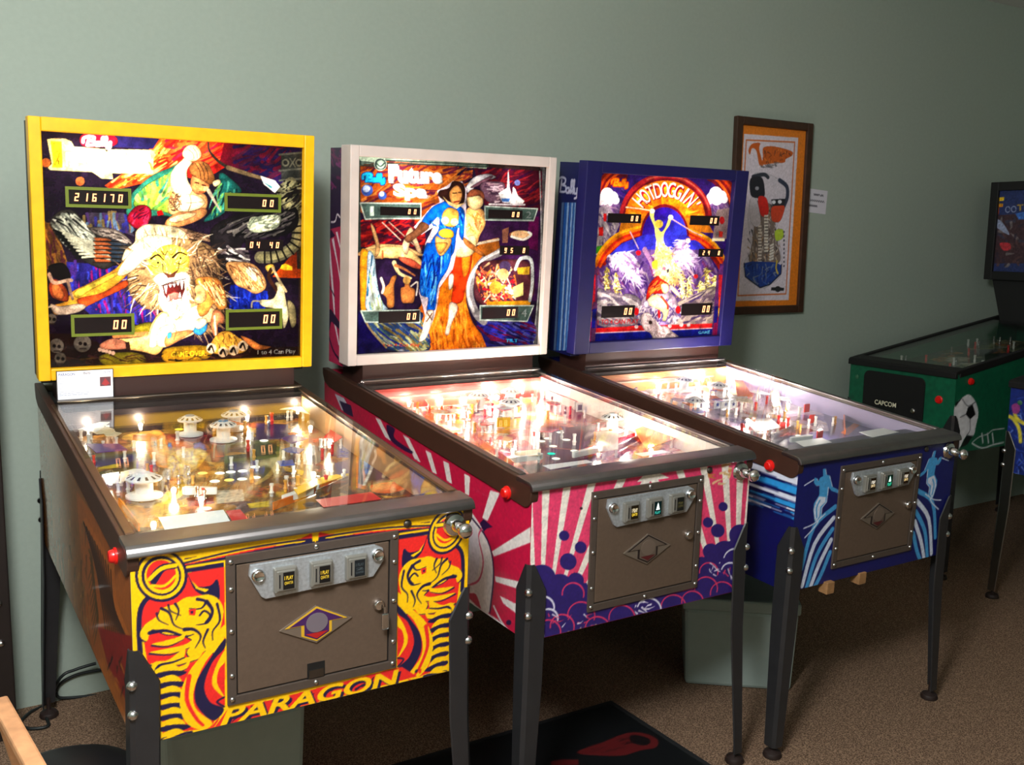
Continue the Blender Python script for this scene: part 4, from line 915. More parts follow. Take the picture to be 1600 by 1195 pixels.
# ------------------------------------------------------------------ prints of the second machine (white frame)
def backglass_2(s):
    T, B = Z(545, 225, 4.923), Z(545, 380, 4.923)
    s.fine = (1.7, 0.62); s.ink = ((34, 20, 34), 1.0); s.shade = True
    s.a[:] = (46, 28, 60)
    s.fill([(556, 250), (720, 250), (700, 330), (640, 370), (560, 330)], (160, 84, 30)); s.hatch([(556, 262), (730, 252), (700, 320), (560, 330)], 60, 40, 7, [(190, 110, 40), (140, 50, 40), (200, 130, 60), (110, 40, 50), (90, 30, 60)], angle=-0.35)
    s.fill(T((80, 590), (420, 560), (600, 640), (560, 820), (80, 790)), (130, 20, 34)); s.hatch(T((80, 590), (500, 580), (560, 800), (80, 780)), 60, 34, 7, [(170, 24, 34), (90, 16, 40), (196, 50, 40), (70, 20, 50)], angle=-0.4)
    s.fill([(740, 262), (852, 262), (848, 330), (760, 330)], (84, 18, 44)); s.hatch([(750, 262), (850, 265), (845, 320), (760, 320)], 40, 26, 6, [(130, 26, 40), (60, 16, 60), (150, 40, 50)], angle=-0.5)
    s.fill([(748, 330), (850, 330), (848, 470), (748, 470)], (66, 28, 78)); s.fill(T((1380, 560), (1460, 560), (1450, 820), (1380, 800)), (110, 20, 90))
    # chrome piping round the edge
    s.fill([(552, 232), (760, 248), (760, 264), (608, 252), (566, 258), (556, 262)], (176, 196, 180)); s.fill([(760, 250), (856, 258), (856, 268), (760, 262)], (60, 44, 44))
    for k in range(3): s.stroke(T((280, 105 + 22 * k), (1070, 150 + 14 * k)), 2.2, (52, 70, 66), sm=False); s.stroke(T((75 + 8 * k, 850), (70 + 8 * k, 170 + 10 * k), (100, 140 + 14 * k), (210, 150 + 12 * k)), 1.8, (60, 76, 72))
    s.circ(T((245, 158))[0], 10, (190, 206, 196)); s.circ(T((245, 158))[0], 9, (70, 90, 86)); s.circ(T((248, 160))[0], 6.6, (176, 200, 186)); s.stroke(T((215, 150), (245, 175), (275, 150)), 2, (60, 80, 76))
    s.stroke([(846, 262), (849, 272), (847, 400), (836, 540)], 6, (96, 96, 100)); s.stroke([(843, 268), (845, 400), (832, 545)], 2, (180, 186, 186)); s.stroke([(557, 262), (556, 400), (552, 550)], 5, (84, 90, 96)); s.stroke([(559, 300), (556, 480), (553, 550)], 1.5, (180, 186, 186))
    # boardwalk and curves
    s.fill(B((520, 700), (560, 420), (700, 340), (820, 100), (930, 40), (1000, 20), (1120, 0), (1160, 60), (960, 230), (900, 400), (960, 620), (1100, 780), (1060, 830), (560, 830)), (206, 116, 26), sm=True)
    s.hatch(B((560, 420), (720, 340), (960, 80), (900, 420), (980, 660), (1040, 800), (600, 810)), 90, 46, 6, [(232, 140, 30), (170, 84, 20), (214, 120, 30), (236, 160, 60)], angle=1.5, spread=0.1)
    s.fill(B((120, 530), (540, 520), (560, 640), (620, 820), (300, 820), (180, 680)), (44, 66, 110), sm=True); s.hatch(B((140, 560), (520, 560), (620, 800), (320, 810)), 60, 44, 6, [(90, 120, 110), (30, 40, 140), (150, 130, 70), (60, 90, 140), (196, 200, 150)], angle=0.7, spread=0.12)
    s.fill(B((75, 520), (120, 560), (200, 700), (300, 830), (75, 850)), (30, 20, 90)); s.stroke(B((100, 520), (160, 650), (290, 800)), 3, (170, 150, 110))
    s.fill(B((980, 600), (1400, 560), (1420, 780), (1060, 800)), (40, 34, 110)); s.hatch(B((1000, 600), (1400, 600), (1400, 770), (1080, 780)), 50, 40, 6, [(50, 50, 160), (110, 20, 60), (30, 24, 80), (90, 90, 160)], angle=0.35, spread=0.12)
    # arch at the right with a warm interior
    s.stroke(B((1160, 70), (1040, 130), (950, 260), (930, 400), (980, 540), (1040, 600)), 13, (150, 146, 150)); s.stroke(B((1150, 66), (1030, 130), (938, 260), (918, 400), (960, 520)), 5, (232, 230, 232))
    s.fill(B((1000, 170), (1120, 130), (1340, 130), (1410, 200), (1420, 400), (1300, 480), (1040, 480), (960, 380)), (96, 50, 60), sm=True)
    s.hatch(B((980, 180), (1220, 160), (1290, 320), (1260, 460), (1050, 470)), 90, 18, 6, [(236, 130, 90), (255, 210, 160), (200, 30, 50), (255, 240, 220), (240, 150, 60), (80, 40, 70)], angle=1.0, spread=0.9)
    s.circ(B((1200, 180))[0], 9, (90, 70, 110)); s.circ(B((1185, 240))[0], 9, (246, 190, 130)); s.circ(B((1130, 340))[0], 10, (250, 170, 70)); s.fill(B((1260, 340), (1340, 300), (1340, 400), (1270, 420)), (250, 236, 150)); s.fill(B((1060, 450), (1400, 440), (1390, 480), (1060, 480)), (236, 170, 40))
    s.stroke(B((1280, 200), (1320, 120), (1400, 130), (1410, 300), (1390, 440)), 6, (190, 196, 196)); s.fill(B((1290, 190), (1390, 180), (1385, 240), (1300, 240)), (200, 160, 50))
    # spires, shell building
    s.fill(T((900, 340), (960, 260), (1060, 232), (1130, 260), (1000, 300), (930, 380)), (226, 226, 236), sm=True); s.fill(T((940, 330), (1080, 250), (1100, 262), (980, 330)), (170, 120, 140), sm=True); s.fill(T((1020, 300), (1150, 290), (1200, 320), (1180, 440), (1080, 450), (1020, 380)), (120, 90, 110), sm=True); s.hatch(T((1040, 310), (1180, 320), (1170, 440), (1060, 440)), 26, 14, 4, [(190, 160, 170), (80, 56, 80), (220, 200, 210)], angle=0.1)
    s.fill(T((1150, 380), (1215, 340), (1226, 190), (1236, 340), (1255, 400), (1262, 330), (1280, 350), (1300, 400), (1350, 440), (1330, 470), (1180, 450)), (248, 246, 250)); s.fill(T((1170, 420), (1240, 420), (1230, 446), (1180, 446)), (80, 130, 200)); s.circ(T((1295, 300))[0], 4.5, (120, 130, 190)); s.stroke(T((1080, 465), (1350, 468)), 3, (226, 220, 226), sm=False)
    s.fill(T((1050, 620), (1190, 630), (1190, 740), (1000, 760)), (70, 40, 80)); s.fill(T((1180, 660), (1230, 640), (1220, 760), (1180, 760)), (160, 110, 90)); s.circ(T((1320, 700))[0], 18, (150, 90, 60), ry=7); s.circ(T((1320, 695))[0], 15, (240, 196, 150), ry=6); s.stroke(T((1250, 712), (1340, 735), (1400, 700), (1380, 680)), 4, (255, 250, 236))
    s.fill(T((980, 760), (1150, 720), (1160, 800), (1060, 860), (1040, 862)), (170, 104, 40)); s.stroke(T((980, 770), (1150, 735)), 4, (214, 200, 180), sm=False)
    # title, maker's name, planets
    for (x, y, r) in ((143, 358, 9), (260, 398, 6.5)): s.circ(T((x, y))[0], r, (70, 100, 180)); s.circ(T((x - 5, y - 12))[0], r * 0.62, (190, 206, 240))
    s.script(T((110, 225), (280, 235), (282, 305), (112, 295)), 6, (20, 70, 160)); s.script(T((110, 225), (280, 235), (282, 305), (112, 295)), 3.6, (40, 200, 255))
    q = T((305, 155), (718, 190), (715, 305), (308, 300)); s.text('Future', [(x + 1.5, y + 1.5) for x, y in q], (150, 150, 150), bold=0.06); s.text('Future', q, (255, 255, 250), bold=0.045)
    q = T((340, 305), (605, 320), (602, 445), (345, 425)); s.text('Spa', [(x + 1.5, y + 1.5) for x, y in q], (150, 150, 150), bold=0.05); s.text('Spa', q, (250, 252, 248), bold=0.035)
    s.text('TM', T((608, 400), (630, 402), (630, 416), (608, 414)), (220, 220, 220))
    # archer and reclining bathers at the left
    s.fill(T((100, 820), (160, 790), (230, 770), (420, 780), (470, 800), (600, 862), (590, 862), (100, 862)), (246, 200, 140), sm=True); s.fill(B((90, 60), (200, 40), (330, 20), (470, 50), (570, 150), (560, 190), (470, 170), (380, 120), (240, 120), (120, 110)), (250, 206, 140), sm=True); s.fill(B((380, 110), (480, 120), (560, 180), (540, 200), (450, 170)), (230, 110, 80), sm=True)
    s.fill(T((170, 610), (200, 650), (235, 760), (240, 820), (220, 862), (200, 862), (210, 780), (185, 690)), (240, 190, 130), sm=True); s.stroke(T((260, 605), (400, 740)), 1.6, (240, 220, 200), sm=False); s.stroke(T((310, 600), (560, 830)), 1.4, (230, 200, 180), sm=False); s.fill(T((440, 700), (480, 640), (520, 720), (560, 830), (530, 830), (480, 740), (450, 850), (410, 800)), (246, 210, 170), sm=True); s.stroke(B((262, 60), (262, 280)), 3, (220, 130, 70), sm=False)
    s.fill(B((90, 80), (150, 60), (175, 130), (150, 300), (135, 510), (95, 510)), (236, 160, 40), sm=True); s.fill(B((150, 70), (200, 110), (215, 260), (260, 430), (300, 510), (140, 510), (140, 330)), (196, 220, 236), sm=True); s.stroke(B((180, 100), (160, 260), (145, 400)), 3, (40, 110, 150)); s.hatch(B((160, 120), (200, 130), (270, 490), (160, 500)), 24, 34, 4, [(240, 246, 250), (120, 160, 180), (180, 196, 150)], angle=1.4, spread=0.1)
    s.fill(B((250, 130), (360, 130), (540, 230), (560, 400), (530, 500), (300, 500), (220, 300)), (50, 30, 66), sm=True); s.stroke(B((350, 150), (390, 230), (480, 270)), 7, (246, 226, 170), w1=3); s.stroke(B((360, 170), (430, 200), (510, 250)), 5, (200, 130, 80), w1=2)
    s.fill(B((250, 370), (310, 310), (330, 260), (370, 250), (350, 330), (350, 480), (300, 490), (290, 420)), (226, 150, 80), sm=True); s.fill(B((400, 350), (430, 330), (430, 270), (470, 270), (470, 330), (510, 360), (500, 450), (460, 460), (410, 450)), (230, 150, 84), sm=True); s.circ(B((448, 285))[0], 6, (240, 190, 110)); s.stroke(B((250, 270), (270, 330), (260, 380)), 4, (250, 236, 220)); s.stroke(B((480, 330), (530, 300), (520, 400)), 2.5, (240, 230, 220))
    # second figure in red, behind
    s.fill(B((770, 30), (850, 40), (940, 50), (940, 180), (900, 330), (870, 450), (790, 450), (800, 330), (760, 260), (800, 180)), (222, 66, 20), sm=True); s.fill(B((870, 60), (930, 60), (925, 200), (880, 260)), (246, 150, 40), sm=True); s.fill(B((775, 460), (830, 470), (835, 520), (790, 620), (770, 700), (740, 690), (765, 580)), (236, 210, 190), sm=True); s.fill(B((770, 250), (805, 240), (800, 330), (770, 355)), (240, 220, 200), sm=True)
    s.fill(T((900, 520), (960, 480), (1040, 520), (1050, 620), (1010, 700), (980, 780), (900, 862), (820, 862), (830, 740), (890, 700)), (246, 190, 120), sm=True); s.fill(T((840, 760), (960, 700), (980, 790), (930, 862), (830, 862)), (250, 224, 170), sm=True); s.fill(T((910, 400), (960, 360), (1020, 390), (1030, 470), (970, 510), (915, 470)), (250, 214, 160), sm=True); s.fill(T((905, 400), (950, 350), (1030, 370), (1040, 430), (1000, 400), (930, 410)), (170, 100, 70), sm=True)
    s.hatch(T((900, 540), (1030, 540), (1000, 680), (900, 680)), 24, 14, 4, [(210, 120, 60), (255, 226, 160), (236, 160, 80)], angle=1.2, spread=0.5)
    # figure in the blue suit
    glow = T((680, 360), (760, 320), (800, 285), (870, 290), (905, 350), (905, 450), (895, 690), (925, 760)) + B((830, 60), (800, 200), (700, 340), (680, 480), (660, 560), (600, 720), (545, 755), (590, 560), (540, 380), (560, 180), (590, 0)) + T((650, 640), (560, 700), (500, 640), (640, 480), (700, 450))
    s.fill([(x, y) for x, y in glow], (226, 214, 226))
    BL, BD = (14, 110, 226), (8, 50, 150)
    s.fill(T((560, 600), (640, 490), (720, 450), (760, 440), (880, 500), (890, 620), (880, 740), (850, 700), (850, 620), (830, 680), (790, 862), (600, 862), (640, 740), (690, 660), (690, 560), (600, 640)), BL, sm=True)
    s.fill(B((590, 20), (640, 0), (780, 0), (790, 90), (760, 200), (690, 320), (670, 480), (650, 520), (600, 520), (610, 420), (550, 390), (550, 240)), BL, sm=True); s.hatch(B((580, 60), (770, 60), (680, 300), (650, 500), (610, 420), (560, 380)), 40, 40, 5, [(40, 150, 250), BD, (120, 200, 255), (6, 70, 190)], angle=1.75, spread=0.12); s.stroke(B((650, 150), (660, 250), (640, 340)), 3, BD); s.hatch(T((600, 600), (760, 460), (870, 520), (860, 640), (700, 640)), 26, 18, 4, [(40, 150, 250), BD, (100, 190, 255)], angle=1.2)
    s.fill(T((720, 540), (770, 490), (840, 520), (840, 600), (800, 640), (730, 620)), (246, 190, 90), sm=True); s.circ(T((742, 590))[0], 6, (255, 240, 200)); s.circ(T((812, 600))[0], 6, (255, 236, 190)); s.fill(T((690, 680), (740, 650), (800, 670), (800, 720), (720, 720)), (240, 196, 60), sm=True); s.fill(T((670, 710), (720, 730), (790, 730), (770, 800), (710, 862), (670, 800)), (250, 200, 120), sm=True); s.fill(B((670, 0), (760, 0), (710, 80), (680, 50)), (246, 180, 90), sm=True)
    s.fill(T((560, 600), (620, 640), (520, 720), (460, 760), (430, 720), (510, 660)), (150, 100, 70), sm=True); s.fill(T((880, 720), (930, 750), (1040, 850), (1020, 858), (900, 780)), (200, 130, 70), sm=True)
    s.fill(T((700, 360), (770, 340), (800, 290), (870, 300), (895, 360), (880, 460), (800, 480), (740, 440), (690, 400)), (60, 32, 28), sm=True); s.fill(T((775, 370), (830, 320), (870, 370), (860, 440), (820, 480), (785, 440)), (240, 176, 104), sm=True); s.fill(T((720, 400), (770, 470), (830, 500), (900, 450), (830, 470), (760, 440)), (250, 210, 150)); s.stroke(T((800, 380), (830, 378)), 1.6, (70, 30, 20), sm=False); s.stroke(T((845, 374), (862, 374)), 1.6, (70, 30, 20), sm=False); s.stroke(T((812, 448), (848, 442)), 2, (150, 40, 30), sm=False)
    s.fill(B((600, 520), (655, 520), (640, 600), (600, 720), (560, 755), (540, 740), (590, 600)), (236, 222, 206), sm=True); s.stroke(B((600, 530), (640, 590)), 2, (120, 80, 60)); s.stroke(B((640, 540), (600, 600)), 2, (120, 80, 60))
    # score panel surrounds
    for q, n in ((T((90, 455), (555, 460), (555, 575), (230, 575), (130, 580)), '1'), (T((1045, 480), (1450, 500), (1420, 590), (1050, 585)), '2'), (B((95, 520), (545, 515), (545, 610), (130, 605)), '3'), (B((1010, 480), (1420, 480), (1370, 600), (1010, 590)), '4')):
        s.fill(q, (90, 112, 106)); s.stroke(q + [q[0]], 2, (200, 214, 206), sm=False)
    s.text('1', T((165, 480), (195, 480), (195, 555), (165, 555)), (210, 230, 220), bold=0.03); s.text('2', T((1365, 520), (1405, 522), (1400, 570), (1360, 570)), (150, 160, 160)); s.text('4', B((1330, 505), (1370, 505), (1365, 565), (1325, 565)), (170, 180, 180))
    s.text('1 to 4 Can Play', B((270, 770), (545, 768), (545, 800), (270, 800)), (226, 60, 40)); s.text('TILT', B((1205, 735), (1300, 735), (1300, 760), (1205, 760)), (60, 190, 255), bold=0.03)
    s.noise(0.09, 3); s.noise(0.13, 16); s.a[:] = 255 * (s.a / 255) ** 1.25

def fan(s, focus, tops, col, r0, w0, w1):
    f = np.array(focus)
    for t in tops:
        t = np.array(t); d = (t - f) / np.hypot(*(t - f)); n = np.array([-d[1], d[0]]); a = f + d * r0
        s.fill([a - n * w0, a + n * w0, t + d * 12 + n * w1, t + d * 12 - n * w1], col)
def front_2(s):
    z = Z(680, 690, 2.3654); PK, WH, NV = (222, 62, 104), (236, 226, 214), (44, 30, 104)
    s.a[:] = PK
    fan(s, z((385, 830))[0], z((345, 190), (410, 180), (488, 165), (580, 152), (690, 138), (600, 340), (600, 470), (800, 110)), WH, 55, 0.8, 6.2)
    fan(s, z((1105, 720))[0], z((800, 125), (900, 100), (990, 90), (1070, 80), (1127, 68), (1175, 62), (950, 250), (950, 420)), WH, 40, 0.8, 6.0)
    s.fill(z((745, 150), (770, 125), (830, 118), (865, 135)), WH)
    # scuffed paint by the plunger
    s.hatch(z((1010, 90), (1090, 80), (1080, 150), (1020, 160)), 16, 14, 5, [(206, 170, 110), (226, 190, 140), (190, 120, 60)], angle=-0.1)
    # bubbles
    s.fill(z((352, 480), (400, 470), (470, 520), (560, 520), (592, 612), (960, 540), (965, 470), (1010, 400), (1080, 370), (1150, 330), (1190, 320), (1190, 700), (352, 800)), NV)
    for x, y, r in ((477, 347, 19), (538, 390, 22), (492, 442, 31), (462, 535, 48), (395, 505, 52), (520, 512, 30), (560, 560, 34), (430, 610, 50), (1063, 240, 17), (1007, 298, 19), (1043, 328, 25), (1018, 405, 30), (1070, 415, 50), (1125, 345, 40), (985, 450, 26), (980, 520, 34)):
        s.circ(z((x, y))[0], r / 2.3654, NV)
    for x, y, r in ((540, 640, 50), (470, 680, 44), (600, 690, 46), (690, 650, 48), (880, 610, 46), (950, 590, 40), (1000, 540, 42), (1060, 560, 44), (510, 560, 40), (420, 700, 44), (1010, 480, 34)):
        c = z((x, y))[0]; s.stroke([(c[0] + r / 2.3654 * math.cos(a), c[1] - r / 2.3654 * math.sin(a)) for a in np.linspace(-0.3, PI + 0.1, 12)], 2.2, (214, 54, 96))
    for x, y, r in ((400, 610, 40), (420, 650, 34), (790, 620, 44), (1110, 440, 46), (1090, 480, 34)):
        c = z((x, y))[0]; s.stroke([(c[0] + r / 2.3654 * math.cos(a), c[1] - r / 2.3654 * math.sin(a)) for a in np.linspace(-0.2, PI * 0.9, 12)], 2.8, (216, 214, 232))
    s.hatch(z((400, 640), (560, 620), (590, 700), (420, 730)), 20, 9, 2.5, [(220, 216, 232), (214, 54, 96)], angle=0.3, spread=1.5); s.hatch(z((740, 600), (800, 580), (810, 640), (750, 650)), 14, 12, 3.5, [(226, 220, 236)], angle=0.8, spread=1.2); s.hatch(z((1010, 450), (1050, 440), (1050, 490), (1020, 490)), 8, 8, 2.5, [(226, 220, 236)], angle=0.8, spread=1.2); s.hatch(z((1060, 480), (1110, 460), (1110, 520)), 12, 9, 2.5, [(226, 220, 236), (214, 54, 96)], angle=0.9, spread=1)
    # worn lower edge
    s.hatch(z((420, 720), (600, 670), (620, 690), (420, 745)), 34, 10, 3.5, [(206, 180, 120), (220, 196, 150), (190, 60, 100)], angle=-0.25, spread=0.6); s.hatch(z((960, 590), (1100, 560), (1110, 575), (960, 605)), 30, 10, 3.5, [(206, 180, 120), (220, 196, 150)], angle=-0.25, spread=0.5)
    s.circ(z((540, 247))[0], 2.2, (40, 20, 30)); s.noise(0.05, 4); s.noise(0.03, 20)

def side_2(s):
    z = Z(490, 560, 2.716); WH, NV = (232, 226, 220), (40, 22, 66)
    s.a[:] = (196, 24, 66)
    for q in (((262, 250), (285, 262), (330, 352), (305, 335)), ((380, 325), (405, 340), (455, 442), (430, 428)), ((475, 390), (498, 402), (524, 492), (504, 482)), ((550, 435), (574, 447), (588, 532), (566, 520)), ((640, 490), (664, 503), (660, 582), (643, 572)),
              ((750, 560), (790, 572), (738, 690), (716, 676)), ((920, 715), (920, 780), (765, 840), (756, 818)), ((770, 922), (885, 948), (885, 982), (772, 946)), ((790, 1005), (870, 1045), (866, 1085), (805, 1038)), ((640, 1020), (690, 1080), (660, 1080), (600, 1020))): s.fill(z(*q), WH)
    s.fill(z((310, 285), (345, 300), (345, 340), (420, 395), (400, 400), (330, 350)), NV, sm=True); s.fill(z((90, 150), (130, 170), (170, 240), (120, 220)), (200, 196, 206)); s.fill(z((110, 180), (160, 200), (170, 250), (130, 230)), NV)
    s.fill(z((640, 650), (690, 680), (745, 790), (765, 920), (750, 1060), (720, 1080), (690, 1000), (640, 960)), WH, sm=True); s.stroke(z((668, 672), (738, 770), (764, 900), (748, 1075)), 3.4, NV); s.stroke(z((650, 960), (700, 940), (720, 860), (700, 760), (715, 720)), 3, (206, 60, 100)); s.fill(z((640, 700), (690, 720), (705, 840), (690, 930), (640, 940)), (220, 216, 220), sm=True)
    s.fill(z((705, 700), (722, 680), (760, 715), (735, 722), (722, 735)), NV); s.stroke(z((640, 1000), (700, 1060), (780, 1110), (830, 1160)), 5, (226, 220, 220), w1=3); s.stroke(z((765, 1050), (800, 1120), (850, 1180)), 4, (226, 220, 220)); s.circ(z((828, 1118))[0], 4, NV); s.fill(z((640, 1010), (760, 1120), (640, 1100)), NV)
    s.hatch(z((670, 540), (740, 570), (740, 590), (680, 560)), 7, 7, 1.5, [(206, 80, 110)], angle=1.2); s.noise(0.04, 4)
def boxside_2(s):
    z = Z(500, 220, 3.317); WH, NV = (222, 206, 214), (42, 22, 56)
    s.a[:] = (176, 36, 78)
    s.fill(z((10, 30), (110, 30), (110, 440), (10, 470)), NV); s.hatch(z((15, 40), (110, 40), (110, 230), (15, 230)), 40, 14, 5, [(130, 40, 110), (60, 26, 70), (110, 30, 80)], angle=0.8, spread=0.8)
    s.fill(z((10, 480), (60, 460), (80, 490), (10, 530)), NV)
    for q in (((20, 500), (28, 500), (34, 900), (36, 1130), (26, 1130)), ((42, 510), (52, 510), (75, 800), (82, 960), (70, 860)), ((62, 510), (72, 500), (105, 700), (104, 730), (90, 640)), ((82, 470), (92, 470), (106, 540), (104, 560)), ((70, 920), (82, 940), (104, 1060), (96, 1050))): s.fill(z(*q), WH)
    s.stroke(z((60, 420), (80, 415), (90, 380), (104, 395)), 3, WH); s.stroke(z((20, 480), (38, 460), (42, 490)), 2.5, WH); s.fill(z((20, 860), (60, 870), (106, 940), (100, 970), (60, 930), (50, 980), (30, 950)), NV); s.stroke(z((20, 710), (50, 750), (76, 800)), 3, NV); s.stroke(z((40, 980), (70, 1080), (104, 1130)), 4, NV); s.noise(0.05, 4)

# ------------------------------------------------------------------ prints of the third machine (navy frame)
def backglass_3(s):
    T, B = Z(910, 250, 6.154), Z(910, 390, 6.154)
    s.fine = (1.7, 0.62); s.ink = ((50, 26, 60), 0.9); s.shade = True
    s.a[:] = (58, 30, 110)
    OR, RE, MA, YE = (236, 130, 20), (206, 50, 24), (130, 22, 40), (246, 176, 30)
    s.fill(T((150, 80), (1500, 150), (1490, 922), (80, 922)), (62, 32, 118)); s.hatch(T((150, 150), (420, 200), (380, 480), (140, 480)), 26, 24, 6, [(60, 40, 110), (90, 66, 130), (44, 30, 100)], angle=0.6)
    # corner sweeps
    for k, c in enumerate(((150, 40, 20), (196, 70, 24), (130, 24, 30), (214, 96, 30), (110, 24, 50))):
        s.stroke(T((140 + 12 * k, 420), (170 + 26 * k, 230), (260 + 34 * k, 120 + 6 * k), (420, 95 + 18 * k)), 6, c); s.stroke(T((1500 - 16 * k, 700), (1490 - 24 * k, 400), (1420 - 34 * k, 230), (1290 - 20 * k, 160 + 6 * k)), 6, c)
    # clouds and peaks
    for x, y, m in ((250, 350, 1), (1290, 340, -1)):
        s.fill(T((x - 110, y + 60), (x - 40, y), (x + 60, y + 20), (x + 120, y + 100), (x + 100, y + 200), (x - 110, y + 200)), (120, 90, 140), sm=True); s.hatch(T((x - 100, y + 80), (x + 110, y + 90), (x + 100, y + 200), (x - 100, y + 200)), 22, 20, 5, [(90, 64, 116), (160, 130, 160), (110, 80, 130)], angle=0.9)
        for dx, dy, r in ((-50, 20, 8), (-10, -20, 10), (40, 10, 9), (70, 40, 6), (-70, 50, 6), (0, 40, 9)): s.circ(T((x + dx, y + dy))[0], r, (255, 244, 250))
    s.fill(T((120, 480), (250, 420), (360, 620), (240, 900), (110, 900)), (150, 136, 150)); s.hatch(T((130, 500), (330, 560), (220, 880), (120, 880)), 30, 22, 6, [(180, 166, 172), (120, 100, 130), (96, 80, 120), (200, 190, 190)], angle=1.2); s.fill(T((1290, 480), (1420, 460), (1430, 760), (1250, 760)), (150, 130, 130)); s.fill(T((205, 515), (235, 515), (232, 590), (205, 590)), (196, 30, 34)); s.fill(T((160, 650), (205, 640), (200, 730), (160, 730)), (196, 34, 30)); s.fill(T((1310, 680), (1350, 690), (1345, 740), (1310, 740)), (196, 50, 40)); s.fill(T((140, 830), (200, 820), (190, 890), (120, 900)), (70, 150, 40))
    # arch with the name
    arch = lambda cx, cy, rx, ry, a0, a1, n=26: [T((cx + rx * math.cos(a), cy - ry * math.sin(a)))[0] for a in np.linspace(a0, a1, n)]
    s.fill(arch(800, 560, 445, 430, -0.05, PI) , MA); s.stroke(arch(800, 560, 425, 405, -0.05, PI), 7, (176, 40, 50)); s.stroke(arch(800, 560, 425, 405, 0.2, 2.0), 2.5, (230, 110, 90)); s.fill(arch(795, 560, 385, 360, -0.1, PI + 0.1), OR); s.hatch(T((420, 560), (560, 330), (800, 215), (1040, 330), (1170, 560), (1000, 560), (800, 440), (600, 560)), 60, 22, 8, [(250, 150, 20), (220, 96, 20), (255, 190, 50), (236, 120, 20)], center=T((800, 560))[0])
    s.fill(T((380, 560), (1180, 560), (1260, 700), (1000, 690), (560, 690), (350, 700)), (206, 130, 30))
    # lower rainbow bands
    for k, c in enumerate((YE, OR, RE, (236, 96, 20), (150, 26, 24))):
        s.stroke(T((90 + 14 * k, 1150), (170 + 18 * k, 900 + 16 * k), (330 + 14 * k, 730 + 22 * k), (570, 650 + 24 * k)), 8, c); s.stroke(T((1430 - 14 * k, 1130), (1330 - 14 * k, 900 + 14 * k), (1200 - 14 * k, 760 + 18 * k), (990, 670 + 20 * k)), 8, c)
    # inner violet arch and the sky below
    s.fill(arch(790, 740, 235, 315, -0.1, PI + 0.1), MA); s.fill(arch(790, 740, 215, 285, -0.1, PI + 0.1), {'c0': (60, 20, 160), 'c1': (70, 80, 236), 'p0': T((760, 480))[0], 'p1': T((900, 740))[0]})
    s.fill(T((590, 720), (990, 720), (1120, 790), (1240, 922), (250, 922), (380, 800)), (62, 60, 196)); 
    s.fill(B((300, 40), (600, 0), (1200, 0), (1300, 240), (1300, 560), (140, 560), (150, 250)), (110, 80, 140)); s.hatch(B((200, 100), (1240, 60), (1290, 420), (160, 420)), 120, 30, 8, [(90, 56, 130), (140, 110, 160), (70, 40, 110), (120, 60, 110), (170, 150, 170)], angle=1.1, spread=0.3)
    # name letters round the arch
    word = "HOTDOGGIN'"; cx, cy = 800, 600
    for i, ch in enumerate(word):
        a = 2.42 - i * 0.205 - (0.0 if i < 8 else 0.03); rx, ry = 330, 315
        er, et = np.array([math.cos(a), -math.sin(a)]), np.array([math.sin(a), math.cos(a)])
        c = np.array([cx + rx * math.cos(a), cy - ry * math.sin(a)]); hh, ww = (72, 34) if ch not in "I'" else ((72, 10) if ch == 'I' else (22, 8))
        if ch == "'": c = c + er * 40
        q = [c + er * hh - et * ww, c + er * hh + et * ww, c - er * hh + et * ww, c - er * hh - et * ww]
        s.text(ch, [(x + 1.4, y + 1.4) for x, y in T(*q)], (150, 20, 40), bold=0.05); s.text(ch, T(*q), (255, 250, 240), bold=0.02 if ch in "I'" else 0.0)
    s.script(T((285, 180), (445, 190), (440, 265), (282, 255)), 5.4, (220, 60, 10)); s.script(T((285, 180), (445, 190), (440, 265), (282, 255)), 2.8, (255, 150, 20))
    # snow mountains, trees, flying skiers
    for q in (((240, 60), (420, 20), (520, 100), (540, 300), (400, 180), (300, 200)), ((860, 0), (1040, 20), (1060, 120), (940, 170), (860, 90))): s.hatch(B(*q), 60, 16, 7, [(220, 210, 230), (200, 184, 214), (230, 224, 238), (140, 100, 160)], angle=0.8, spread=0.8)
    s.ink = None; s.shade = False
    s.hatch(B((330, 60), (420, 10), (470, 90), (430, 170), (530, 230), (530, 300), (480, 300), (400, 200), (340, 130)), 90, 12, 5, [(214, 204, 226), (226, 220, 236), (190, 170, 206), (150, 116, 166)], angle=0.9, spread=0.5, free=True)
    s.hatch(T((870, 850), (1000, 760), (1040, 860), (1000, 922), (880, 922)), 90, 12, 5, [(214, 204, 226), (226, 220, 236), (196, 176, 210), (160, 126, 174)], angle=2.3, spread=0.5, free=True)
    s.hatch(B((860, 0), (1040, 0), (1060, 120), (960, 170), (870, 90)), 80, 12, 5, [(210, 200, 222), (226, 220, 236), (190, 168, 204), (146, 110, 160)], angle=0.9, spread=0.6, free=True)
    s.stroke(B((960, 90), (1020, 180), (1090, 270)), 6, (226, 196, 216), w1=3); s.stroke(B((980, 80), (1060, 140)), 4, (250, 230, 240), w1=2); s.circ(B((1090, 255))[0], 3.5, (214, 50, 60)); s.circ(B((540, 30))[0], 4, (214, 30, 50)); s.stroke(B((600, 0), (660, 120), (710, 270)), 9, (170, 130, 170), w1=4); s.stroke(T((460, 690), (540, 850)), 2, (230, 200, 220), sm=False)
    s.ink = ((50, 26, 60), 0.8); s.shade = True
